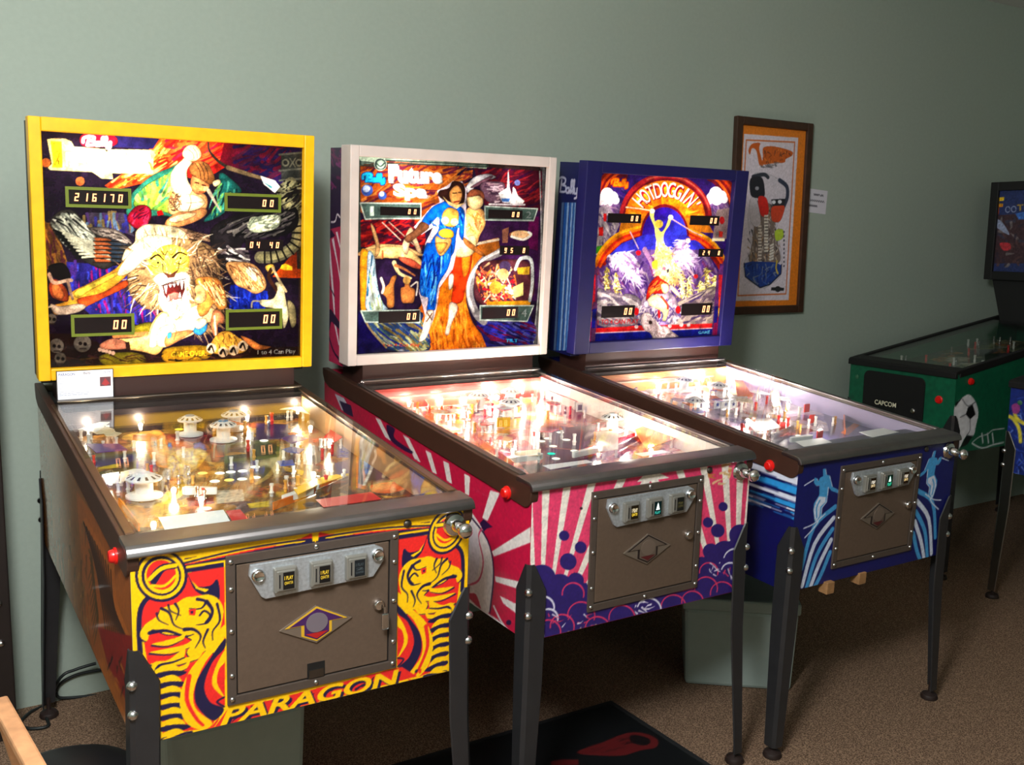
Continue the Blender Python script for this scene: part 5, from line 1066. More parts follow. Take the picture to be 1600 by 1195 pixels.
    for x, y, h in ((235, 430, 250), (325, 450, 220), (955, 440, 200), (1020, 440, 160), (1190, 400, 220), (1130, 400, 90), (1270, 380, 120)):
        for k in range(9):
            t = k / 8; w = 12 + 46 * t * (h / 240); s.hatch(B((x - w, y - h * (1 - t) + 8), (x + w, y - h * (1 - t) + 8), (x, y - h * (1 - t) - 14)), 5, 6, 3.5, [(255, 250, 200), (180, 160, 70), (240, 234, 150), (120, 110, 60)], angle=1.2, spread=0.8, sm=False, free=True)
    s.fill(B((150, 380), (260, 430), (340, 480), (420, 420), (560, 480), (560, 700), (150, 720)), (146, 134, 144), sm=True); s.fill(B((900, 520), (1060, 440), (1290, 360), (1270, 700), (860, 720)), (160, 146, 140), sm=True); s.hatch(B((150, 400), (400, 440), (560, 520), (540, 700), (150, 700)), 60, 30, 7, [(176, 162, 166), (110, 96, 120), (200, 190, 190), (130, 116, 130)], angle=0.4); s.hatch(B((900, 520), (1280, 380), (1250, 700), (900, 700)), 50, 30, 7, [(190, 174, 160), (120, 100, 116), (170, 150, 150), (84, 64, 110)], angle=-0.35)
    s.stroke(B((150, 420), (260, 450), (340, 530)), 4, (206, 196, 196)); s.fill(B((560, 520), (640, 420), (860, 420), (930, 600), (860, 720), (560, 720)), (170, 150, 170), sm=True); s.hatch(B((560, 520), (900, 480), (920, 700), (560, 700)), 60, 26, 6, [(210, 196, 206), (120, 100, 150), (100, 80, 140), (230, 220, 226)], angle=1.9, spread=0.6)
    # figure with raised arms
    YW = (252, 238, 140); s.shade = False
    s.fill(T((700, 720), (690, 640), (650, 540), (655, 480), (690, 480), (690, 560), (720, 640), (760, 690), (800, 640), (830, 560), (855, 550), (840, 620), (790, 700), (780, 780), (830, 922), (700, 922), (715, 800)), YW, sm=True); s.circ(T((735, 615))[0], 6.5, (240, 206, 90)); s.hatch(T((710, 780), (780, 780), (800, 910), (720, 910)), 18, 20, 5, [(255, 250, 200), (236, 220, 120), (200, 190, 80)], angle=1.4); s.circ(T((672, 492))[0], 4, (255, 240, 226)); s.circ(T((848, 552))[0], 4, (255, 240, 226)); s.stroke(T((420, 455), (560, 470), (670, 490)), 1.8, (255, 220, 190), sm=False); s.stroke(T((850, 560), (1060, 690), (1150, 730)), 1.8, (236, 190, 190), sm=False); s.stroke(T((1000, 760), (1150, 760)), 3, (214, 60, 50), sm=False); s.circ(T((1015, 775))[0], 4, (250, 230, 226))
    s.ink = None; s.hatch(B((700, -20), (830, -20), (860, 100), (910, 140), (930, 240), (880, 330), (800, 300), (740, 260), (700, 200), (720, 110)), 190, 10, 5, [(236, 206, 140), (226, 186, 120), (206, 156, 96), (244, 222, 170)], angle=1.2, spread=0.7, free=True); s.ink = ((50, 26, 60), 0.8); s.fill(B((670, 120), (720, 100), (720, 170), (680, 180)), (214, 214, 60), sm=True); s.fill(B((810, 190), (835, 180), (830, 215), (812, 225)), (40, 40, 60)); s.circ(B((785, 180))[0], 3, (200, 90, 110))
    s.shade = True
    # crouching skier in red
    s.fill(B((640, 340), (720, 250), (760, 280), (830, 330), (820, 400), (760, 420), (680, 420), (640, 460), (610, 480)), (196, 40, 30), sm=True); s.hatch(B((640, 350), (740, 290), (800, 360), (660, 440)), 24, 16, 5, [(236, 90, 40), (150, 20, 30), (246, 150, 60)], angle=-0.7); s.fill(B((760, 330), (820, 330), (830, 390), (790, 420), (765, 390)), (255, 236, 170), sm=True); s.fill(B((850, 330), (920, 400), (960, 480), (920, 450), (850, 380)), (246, 220, 200), sm=True)
    s.fill(B((640, 460), (720, 430), (820, 520), (830, 590), (800, 680), (770, 680), (770, 600), (660, 540), (620, 520)), (246, 224, 170), sm=True); s.stroke(B((760, 450), (815, 520), (820, 560)), 4, (210, 70, 50)); s.stroke(B((735, 590), (740, 640)), 5, (200, 30, 40), sm=False); s.fill(B((590, 500), (630, 490), (640, 550), (600, 550)), (226, 210, 240), sm=True); s.fill(B((745, 690), (800, 690), (800, 750), (740, 750)), (176, 150, 226), sm=True)
    # side pillars, foot
    L = lambda *p: B(*p)
    s.fill(L((90, 0), (150, 240), (140, 920), (10, 920), (60, 500)), (110, 60, 110)); s.fill(L((90, 240), (130, 240), (125, 500), (95, 500)), (206, 40, 60)); s.fill(L((60, 490), (105, 490), (95, 590), (55, 590)), (246, 90, 20)); s.fill(L((55, 590), (95, 590), (88, 690), (45, 690)), (246, 196, 20)); s.fill(L((45, 690), (90, 690), (80, 890), (20, 890)), (176, 30, 110)); s.fill(L((95, 570), (140, 560), (125, 750), (90, 750)), (40, 40, 150))
    s.fill(L((1290, 240), (1410, 0), (1420, 500), (1360, 830), (1240, 830)), (110, 60, 120)); s.fill(L((1310, 240), (1345, 240), (1335, 460), (1305, 460)), (206, 50, 60)); s.fill(L((1310, 450), (1345, 450), (1340, 560), (1305, 560)), (246, 90, 20)); s.fill(L((1305, 560), (1340, 560), (1330, 640), (1305, 640)), (246, 196, 20)); s.fill(L((1270, 650), (1340, 640), (1320, 830), (1250, 830)), (170, 30, 100)); s.fill(L((1360, 270), (1390, 260), (1370, 540), (1340, 560)), (50, 34, 130)); s.fill(L((1270, 540), (1305, 540), (1290, 700), (1260, 700)), (40, 40, 150)); s.fill(L((1370, 80), (1420, 90), (1400, 240), (1360, 240)), (230, 150, 30))
    s.fill(L((135, 750), (560, 725), (1250, 705), (1245, 750), (560, 780), (130, 800)), (214, 40, 44)); s.fill(L((130, 800), (560, 780), (1245, 750), (1240, 840), (560, 885), (120, 900)), (24, 30, 140)); s.stroke(L((130, 797), (560, 778), (1245, 750)), 1.6, (236, 200, 210), sm=False)
    s.fill(L((560, 640), (640, 600), (720, 720), (800, 730), (860, 780), (930, 850), (700, 860), (660, 800), (590, 760)), (206, 186, 186), sm=True); s.hatch(L((570, 640), (660, 620), (760, 740), (900, 840), (700, 850)), 40, 20, 5, [(230, 214, 210), (170, 150, 150), (196, 176, 180)], angle=0.9, spread=0.6); s.circ(L((655, 695))[0], 3, (60, 40, 40))
    for x, y in ((520, 735), (840, 730), (950, 720), (1020, 720)): s.circ(L((x, y))[0], 3, (226, 200, 200))
    s.circ(L((520, 590))[0], 4, (200, 30, 40), ry=6); s.circ(L((920, 575))[0], 4, (200, 30, 40), ry=6); s.circ(T((1340, 580))[0], 4, (190, 30, 40), ry=6)
    s.text('1 TO 4 CAN PLAY', L((150, 670), (545, 660), (540, 705), (150, 715)), (206, 50, 60), bold=0.02); s.text('GAME', L((1115, 778), (1225, 772), (1225, 802), (1115, 806)), (120, 210, 255), bold=0.03); s.fill(T((1245, 750), (1365, 752), (1365, 780), (1245, 780)), (255, 226, 190))
    s.noise(0.09, 3); s.noise(0.13, 16); s.a[:] = 255 * (s.a / 255) ** 1.25
def front_3(s):
    z = Z(1200, 680, 4.5967); NV, BL, WH = (16, 22, 92), (66, 150, 206), (206, 214, 232); K = dict(mirror=True)
    s.a[:] = NV
    # swooshes
    for k, c in enumerate((BL, WH, BL, WH, BL)):
        top = [(482, 515), (470, 595), (462, 675), (452, 752), (444, 842)][k]; bot = [(240, 960), (246, 1080), (276, 1096), (302, 1096), (332, 1092)][k]; mid = [(330, 660), (335, 780), (350, 860), (365, 930), (385, 990)][k]
        s.stroke(z(top, mid, bot), 8.2, c, w1=7.5, **K)
    # skier
    body = z((395, 245), (412, 240), (418, 285), (440, 290), (460, 370), (500, 392), (510, 400), (500, 415), (455, 400), (432, 370), (425, 430), (418, 480), (385, 520), (380, 580), (350, 625), (335, 620), (325, 540), (330, 490), (368, 430), (370, 360), (345, 365), (330, 340), (335, 305), (350, 310), (360, 335), (375, 305), (396, 295))
    s.fill([(x + 1, y + 0.4) for x, y in body], WH, **K); s.fill(body, BL, **K)
    s.fill(z((368, 440), (415, 445), (412, 480), (375, 515), (370, 580), (345, 620), (335, 600), (328, 530), (345, 480)), WH, **K); s.stroke(z((372, 470), (350, 520), (350, 590)), 3, BL, **K)
    s.stroke(z((262, 362), (330, 320)), 1.8, WH, sm=False, **K); s.stroke(z((505, 400), (505, 500)), 1.6, WH, sm=False, **K); s.stroke(z((258, 668), (330, 635), (410, 565)), 2, WH, **K); s.stroke(z((265, 735), (330, 665), (360, 620)), 2.2, WH, **K)
    s.noise(0.04, 4)
def side_3(s):
    z = Z(1200, 680, 4.5967); BL, WH = (44, 150, 220), (220, 224, 240)
    s.a[:] = (14, 18, 84)
    for (y0, h, c) in ((308, 66, WH), (382, 62, BL), (456, 44, WH), (505, 40, BL), (550, 16, WH), (572, 12, BL), (588, 10, WH), (604, 20, BL)):
        s.fill(z((240, y0), (240, y0 + h), (-400, y0 + h - 245), (-400, y0 - 195)), c)
    s.noise(0.03, 4)
def boxside_3(s):
    z = Z(860, 240, 3.734); s.a[:] = (18, 20, 74)
    for x, w, c in ((68, 12, (74, 96, 130)), (84, 16, (30, 80, 150)), (100, 10, (130, 160, 200)), (114, 8, (40, 90, 160)), (124, 8, (130, 160, 200)), (134, 8, (40, 90, 150)), (143, 6, (110, 140, 180))):
        s.fill(z((x, 285), (x + w, 285), (x + w - 48, 1140), (x - 48, 1140)), c)
    s.script(z((45, 130), (165, 150), (160, 260), (42, 235)), 3.4, (170, 172, 196)); s.noise(0.04, 4)

# ------------------------------------------------------------------ playfields
PFN = np.array((0, 1, PFS)) / math.hypot(1, PFS)
def pf_sheet(root, d, dz, cell, base):
    h = d['W'] / 2 - 0.0225
    return Sheet(MW_of(root), (0, 0, PF0 + dz), (1, 0, 0), tuple(PFN), -h, h, 0.05, 0.998, cell, base)
def bumper_cap_mesh(r):
    return MB().lathe([(r * 0.35, 0.036), (r * 0.98, 0.040), (r, 0.043), (r * 0.8, 0.048), (r * 0.42, 0.054), (r * 0.40, 0.0525), (0, 0.0525)], 24).mesh('bumper_cap', 40)
def bumper_marks_mesh(r):
    m = MB()
    for k in range(12):
        a = 2 * PI * k / 12; c, s = math.cos(a), math.sin(a)
        q = [(r * 0.62, -0.0022), (r * 0.92, -0.0036), (r * 0.92, 0.0036), (r * 0.62, 0.0022)]
        z = lambda x: 0.0535 - (x / r - 0.42) / 0.38 * 0.006 if x / r < 0.8 else 0.0487 - (x / r - 0.8) / 0.2 * 0.005
        m.add([(x * c - y * s, x * s + y * c, z(x) + 0.0006) for x, y in q], [(0, 1, 2, 3)])
    return m.mesh('cap_marks')
M_CAPMARK = pbr('cap_marks', (40, 36, 44), 0.4)
M_CAPTOP = {'blue': pbr('cap_centre_blue', (70, 140, 190), 0.3), 'white': M_WHITEP}
M_POSTC = [pbr('post_white', (236, 232, 224), 0.3), pbr('post_red', (214, 40, 36), 0.3), pbr('post_amber', (220, 160, 70), 0.3), pbr('post_steel', (200, 200, 200), 0.2, 1.0)]
def post_mesh():
    return MB().lathe([(0.004, 0), (0.004, 0.006), (0.0058, 0.008), (0.0036, 0.012), (0.0036, 0.022), (0.005, 0.024), (0.0045, 0.028), (0, 0.029)], 8).mesh('post', 40)
def bulb_mesh():
    return MB().lathe([(0.004, 0), (0.0042, 0.006), (0.006, 0.011), (0.0062, 0.015), (0.004, 0.019), (0, 0.0205)], 10).mesh('bulb', 60)
def insert_mesh():
    return MB().lathe([(0, 0.0012), (0.0105, 0.0012), (0.012, 0.0003)], 18).mesh('insert', 40)
def plate_colour(name, col, rough=0.25):
    return pbr('plastic_' + name, col, rough, coat=0.3)
PLC = {'white': (240, 238, 232), 'yellow': (240, 190, 40), 'red': (206, 40, 40), 'blue': (50, 80, 170), 'orange': (232, 120, 40), 'green': (70, 140, 90), 'purple': (100, 60, 140), 'cream': (244, 226, 190), 'pink': (226, 110, 120), 'navy': (30, 30, 80)}
def playfield(root, d, dz, spec):
    s = pf_sheet(root, d, dz, spec.get('cell', 0.0034), spec['base'])
    spec['paint'](s)
    pf = s.build('playfield', M_FIELD, root)
    mw = MW_of(root); O = np.array((0, 0, PF0 + dz))
    h = d['W'] / 2 - 0.026
    def at(px, up=0.0):
        q = hit(mw, [px], O + s.nrm * up, s.nrm)[0] - s.nrm * up
        return np.array((min(max(q[0], -h), h), min(max(q[1], 0.07), 0.985), 0)) + np.array((0, 0, PF0 + dz + PFS * min(max(q[1], 0.07), 0.985)))
    T = lambda co: Matrix.Translation(Vector(co))
    # apron at the near end with its cards
    a0, a1 = 0.052, spec.get('apron', 0.15); hh = d['W'] / 2 - 0.022; W3 = lambda v, k: GL0 + dz + GLS * v - k
    ap = MB().hexa([(-hh, a0, PF0 + dz), (hh, a0, PF0 + dz), (hh * 0.98, a1 + 0.04, PF0 + dz), (-hh * 0.98, a1 + 0.04, PF0 + dz), (-hh, a0, W3(a0, 0.018)), (hh, a0, W3(a0, 0.018)), (hh, a1, W3(a1, 0.03)), (-hh, a1, W3(a1, 0.03))]).build('apron', spec['apron_mat'], root)
    n = np.cross((1, 0, 0), (0, a1 - a0, W3(a1, .03) - W3(a0, .018))); n = n / np.linalg.norm(n); ao = np.array((0, a0, W3(a0, 0.018))) + n * 0.0008
    for q, mat in spec.get('cards', []):
        c = hit(mw, q, ao, n)
        MB().add([tuple(p) for p in c] + [tuple(p + n * 0.0006) for p in c], [(0, 1, 2, 3), (7, 6, 5, 4), (0, 4, 5, 1), (1, 5, 6, 2), (2, 6, 7, 3), (3, 7, 4, 0)]).build('instruction_card', mat, ap)
    for px, r, top in spec.get('bumpers', []):
        c = at(px)
        body = MB().lathe([(r * 1.02, 0), (r * 1.02, 0.004), (r * 0.6, 0.008), (r * 0.5, 0.010), (r * 0.5, 0.036), (0, 0.036)], 20).build('pop_bumper', M_WHITEP, root, T(c), smooth=40)
        link('bumper_cap', shared('cap%.3f' % r, lambda: bumper_cap_mesh(r)), M_WHITEP, body)
        link('cap_marks', shared('mark%.3f' % r, lambda: bumper_marks_mesh(r)), M_CAPMARK, body)
        MB().lathe([(r * 0.38, 0.0526), (r * 0.36, 0.056), (r * 0.2, 0.0575), (0, 0.058)], 16).build('cap_centre', M_CAPTOP[top], body, smooth=50)
    for px, col in spec.get('inserts', []):
        c = at(px); m = M_INSERT if col is None else emitter('insert_%d_%d_%d' % col, col, 2.2)
        o = link('insert_light', shared('insert' + str(col), insert_mesh), m, root); o.matrix_basis = T(c)
    for px, up, e in spec.get('bulbs', []):
        c = at(px, up); zb = c + np.array((0, 0, up))
        link('bulb', shared('bulb', bulb_mesh), M_BULB, root, T(c + np.array((0, 0, max(0.0, up - 0.012)))))
        point('bulb_light', root, tuple(c + np.array((0, 0, up + 0.018))), e * spec.get('gain', 1.0), r=0.011, col=spec.get('lamp', (1, 0.84, 0.64)))
    for poly, col, up in spec.get('plastics', []):
        c = hit(mw, poly, O + s.nrm * up, s.nrm); c[:, 0] = np.clip(c[:, 0], -h, h); c[:, 1] = np.clip(c[:, 1], 0.06, 0.99)
        k = len(c); top = [tuple(p + s.nrm * 0.002) for p in c]; bot = [tuple(p) for p in c]
        MB().add(bot + top, [tuple(range(k))[::-1], tuple(range(k, 2 * k))] + [(i, (i + 1) % k, k + (i + 1) % k, k + i) for i in range(k)]).build('plastic_cover', plate_colour(col, PLC[col]), root)
        for i in range(0, k, 2):
            b = c[i] * 0.85 + c.mean(0) * 0.15
            o = link('post', shared('post0', post_mesh), M_POSTC[0], root); o.matrix_basis = T((b[0], b[1], PF0 + dz + PFS * b[1]))
    for px0, px1, col in spec.get('flippers', []):
        A, B = at(px0), at(px1); L = float(np.hypot(*(B - A)[:2])); an = math.atan2(B[1] - A[1], B[0] - A[0])
        poly = [(0.011 * math.cos(t), 0.011 * math.sin(t)) for t in np.linspace(PI / 2, 3 * PI / 2, 8)] + [(L + 0.006 * math.cos(t), 0.006 * math.sin(t)) for t in np.linspace(-PI / 2, PI / 2, 6)]
        MB().prism(poly, 'z', 0.006, 0.022, 0.0015).build('flipper', plate_colour(col, PLC[col]), root, T(A) @ Matrix.Rotation(an, 4, 'Z'))
    for pa, pb, col in spec.get('guides', []):
        A, B = at(pa), at(pb); dd = (B - A); L = float(np.hypot(dd[0], dd[1])); an = math.atan2(dd[1], dd[0])
        MB().box((0, -0.0015, 0.002), (L, 0.0015, 0.020)).build('lane_guide', M_POSTC[3] if col is None else plate_colour(col, PLC[col]), root, T(A) @ Matrix.Rotation(an, 4, 'Z') @ Matrix.Rotation(-math.asin(max(-0.3, min(0.3, dd[2] / max(L, 1e-4)))), 4, 'Y'))
    for px, mat, face in spec.get('targets', []):
        c = at(px); t = box_part('target', (-0.0135, -0.002, 0.002), (0.0135, 0.002, 0.032), mat, root, 0.001, T(c))
        if face == 'star':
            m = MB(); pts = [((0.009 if k % 2 == 0 else 0.004) * math.sin(PI * k / 5), 0.017 + (0.009 if k % 2 == 0 else 0.004) * math.cos(PI * k / 5)) for k in range(10)]
            m.prism(pts, 'y', -0.0032, -0.0019); m.build('star', pbr('star_blue', (40, 60, 130), 0.4), t)
        elif face == 'ring':
            MB().prism([(-0.008, 0.008), (0.008, 0.008), (0.008, 0.026), (-0.008, 0.026)], 'y', -0.0026, -0.0019).build('target_mark', pbr('mark_grey', (110, 90, 110), 0.4), t)
    rr = random.Random(spec['seed'])
    # rows of posts with rubber rings, scattered lane by lane over the upper field
    pm = shared('post0', post_mesh)
    for k in range(spec.get('posts', 40)):
        u = rr.uniform(-h + 0.02, h - 0.03); v = rr.uniform(0.34, 0.97)
        mi = rr.choices([0, 1, 2, 3], spec.get('post_mix', [5, 2, 2, 2]))[0]
        me = shared('post%d' % mi, post_mesh); o = link('post', me, M_POSTC[mi], root); o.matrix_basis = T((u, v, PF0 + dz + PFS * v)) @ Matrix.Scale(rr.uniform(0.85, 1.25), 4)
    for k in range(spec.get('rand_plastics', 14)):
        u = rr.uniform(-h + 0.05, h - 0.06); v = rr.uniform(0.45, 0.94); r = rr.uniform(0.018, 0.045); col = rr.choice(spec['pcols']); nn = rr.randint(4, 6); t0 = rr.random() * 6
        poly = [(u + r * math.cos(t0 + 2*PI*i/nn) * rr.uniform(0.6, 1.2), v + r * math.sin(t0 + 2*PI*i/nn) * rr.uniform(0.6, 1.2)) for i in range(nn)]
        poly = [(min(max(a, -h), h), min(max(b, 0.07), 0.99)) for a, b in poly]; k0 = PF0 + dz + 0.030
        top = [(a, b, k0 + PFS * b + 0.002) for a, b in poly]; bot = [(a, b, k0 + PFS * b) for a, b in poly]
        MB().add(bot + top, [tuple(range(nn))[::-1], tuple(range(nn, 2 * nn))] + [(i, (i + 1) % nn, nn + (i + 1) % nn, nn + i) for i in range(nn)]).build('plastic_cover', plate_colour(col, PLC[col]), root)
        for a, b in (poly[0], poly[nn // 2]):
            o = link('post', pm, M_POSTC[0], root); o.matrix_basis = T((a * 0.9 + u * 0.1, b * 0.9 + v * 0.1, PF0 + dz + PFS * b))
    return s

Lz, Rz = Z(60, 620, 4.444), Z(400, 580, 4.444)
def paint_pf1(s):
    s.patches([(150, 104, 40), (120, 80, 34), (176, 130, 56), (96, 70, 36), (140, 60, 34), (84, 60, 70), (60, 40, 26), (206, 160, 70)], 300, 0.032, 0.85)
    s.fill(Lz((180, 100), (400, 60), (330, 150), (210, 180)), (206, 90, 110)); s.fill(Lz((520, 160), (1180, 110), (1180, 150), (530, 190)), (190, 130, 30)); s.fill(Rz((0, 160), (180, 120), (420, 240), (300, 260), (60, 200)), (196, 40, 20))
    s.fill(Lz((330, 400), (690, 395), (690, 440), (380, 490)), (60, 40, 110)); s.fill(Lz((860, 260), (1190, 250), (1300, 330), (960, 340)), (130, 40, 40)); s.fill(Lz((920, 330), (1080, 310), (1180, 340), (1190, 400), (1060, 460), (900, 470)), (170, 90, 50), sm=True)
    s.fill(Lz((715, 290), (850, 240), (900, 340), (912, 480), (830, 480), (770, 400)), (236, 130, 40), sm=True); s.fill(Lz((780, 300), (840, 280), (880, 400), (850, 450)), (250, 170, 80), sm=True)
    s.fill(Lz((900, 430), (1000, 360), (1170, 380), (1120, 480), (1040, 540), (1020, 660), (900, 740), (860, 720), (920, 580)), (226, 176, 60), sm=True); s.hatch(Lz((900, 430), (1150, 380), (1040, 560), (900, 730)), 40, 16, 4, [(250, 220, 110), (150, 96, 30), (206, 150, 40), (120, 60, 60)], angle=1.2, spread=0.5)
    s.fill(Lz((1290, 410), (1600, 380), (1600, 560), (1400, 600), (1290, 560)), (44, 66, 44)); s.fill(Rz((0, 480), (200, 560), (160, 660), (60, 760), (0, 760)), (60, 76, 50), sm=True); s.stroke(Rz((150, 560), (160, 620), (90, 720), (0, 780)), 9, (150, 130, 70))
    s.fill(Rz((0, 360), (220, 370), (220, 470), (0, 480)), (56, 40, 90)); s.fill(Rz((180, 660), (330, 690), (320, 720), (200, 690)), (226, 180, 30)); s.fill(Rz((440, 760), (640, 700), (640, 740), (450, 790)), (226, 190, 40)); s.fill(Rz((540, 640), (690, 600), (690, 700), (560, 720)), (40, 60, 120)); s.fill(Rz((560, 440), (680, 460), (680, 600), (560, 600)), (50, 60, 140))
    s.fill(Lz((1230, 650), (1420, 640), (1430, 720), (1240, 740)), (190, 180, 160)); s.fill(Lz((1450, 740), (1600, 720), (1600, 760), (1470, 770)), (206, 176, 40)); s.fill(Lz((1030, 700), (1220, 690), (1220, 740), (1040, 760)), (110, 30, 24))
    # right lane: orange and blue ribbons on dark ground
    s.fill(Rz((640, 460), (820, 500), (1310, 820), (1100, 860), (640, 860)), (46, 28, 36)); s.fill(Rz((690, 490), (740, 510), (760, 820), (690, 810)), (206, 100, 40)); s.fill(Rz((705, 530), (735, 540), (740, 790), (705, 780)), (90, 60, 50)); s.fill(Rz((745, 520), (810, 540), (800, 640), (760, 720), (745, 660)), (50, 90, 160), sm=True); s.stroke(Rz((820, 540), (800, 660), (745, 790)), 5, (220, 220, 210)); s.fill(Rz((830, 560), (900, 640), (880, 760), (830, 780)), (90, 50, 80), sm=True)
    s.stroke(Rz((900, 720), (960, 660), (1020, 700), (940, 750)), 6, (236, 150, 30)); s.fill(Rz((790, 790), (960, 760), (1070, 720), (1070, 790), (960, 840), (820, 840)), (220, 90, 40), sm=True); s.fill(Rz((1080, 740), (1140, 760), (1150, 800), (1100, 790)), (30, 110, 190), sm=True); s.fill(Rz((1140, 780), (1280, 820), (1180, 840)), (236, 180, 30))
    s.fill(Lz((420, 490), (560, 460), (560, 490), (420, 505)), (236, 200, 40)); s.fill(Lz((520, 740), (840, 780), (840, 900), (700, 900), (560, 800)), (190, 120, 40)); s.noise(0.12, 3); s.noise(0.1, 10)
def paint_pf2(s):
    s.patches([(200, 90, 80), (226, 190, 170), (170, 50, 50), (206, 130, 60), (120, 60, 80), (236, 210, 190), (90, 60, 90)], 170, 0.05, 0.85)
    c = Z(500, 560, 2.319)
    s.fill(c((190, 95), (560, 70), (560, 100), (210, 125)), (206, 50, 34)); s.fill(c((200, 110), (330, 90), (330, 130), (230, 140)), (236, 90, 40)); s.fill(c((760, 95), (960, 130), (1050, 200), (960, 240), (800, 180)), (150, 30, 60)); s.fill(c((780, 260), (1000, 240), (960, 380), (760, 380)), (60, 34, 60)); s.fill(c((700, 350), (1000, 350), (1000, 400), (760, 420)), (60, 26, 30)); s.stroke(c((560, 330), (760, 250), (1000, 230)), 5, (150, 90, 50)); s.stroke(c((820, 320), (960, 330), (1080, 300)), 4, (170, 110, 60)); s.fill(c((660, 225), (730, 215), (740, 250), (670, 260)), (236, 180, 40)); s.noise(0.12, 3)
def paint_pf3(s):
    s.patches([(150, 130, 160), (206, 190, 200), (110, 60, 60), (90, 80, 130), (200, 140, 60), (170, 60, 50), (226, 214, 220)], 150, 0.05, 0.85)
    c = Z(860, 540, 2.5)
    s.fill(c((760, 110), (950, 160), (1500, 300), (1560, 330), (1100, 380), (1060, 250)), (92, 84, 122)); s.fill(c((500, 60), (700, 70), (760, 110), (620, 100)), (230, 140, 20)); s.fill(c((1130, 340), (1220, 275), (1235, 285), (1160, 350)), (200, 110, 50)); s.fill(c((720, 130), (800, 130), (790, 210), (730, 210)), (200, 80, 40)); s.fill(c((860, 360), (1100, 330), (1100, 400), (900, 410)), (70, 64, 100)); s.noise(0.1, 3)
C2 = Z(500, 560, 2.319); C3 = Z(860, 540, 2.5)
def P1(f, x, y): return f((x, y))[0]
M_CARDW = pbr('white_card', (246, 246, 246), 0.6); M_CARDR = pbr('red_card', (206, 30, 36), 0.5); M_CARDG = M_CARDW
APRON1 = pbr('brown_apron', (64, 40, 30), 0.5, noise=0.3, nscale=18); APRON2 = pbr('maroon_apron', (60, 30, 38), 0.5, noise=0.2, nscale=18); APRON3 = pbr('slate_apron', (74, 70, 96), 0.5, noise=0.2, nscale=18)
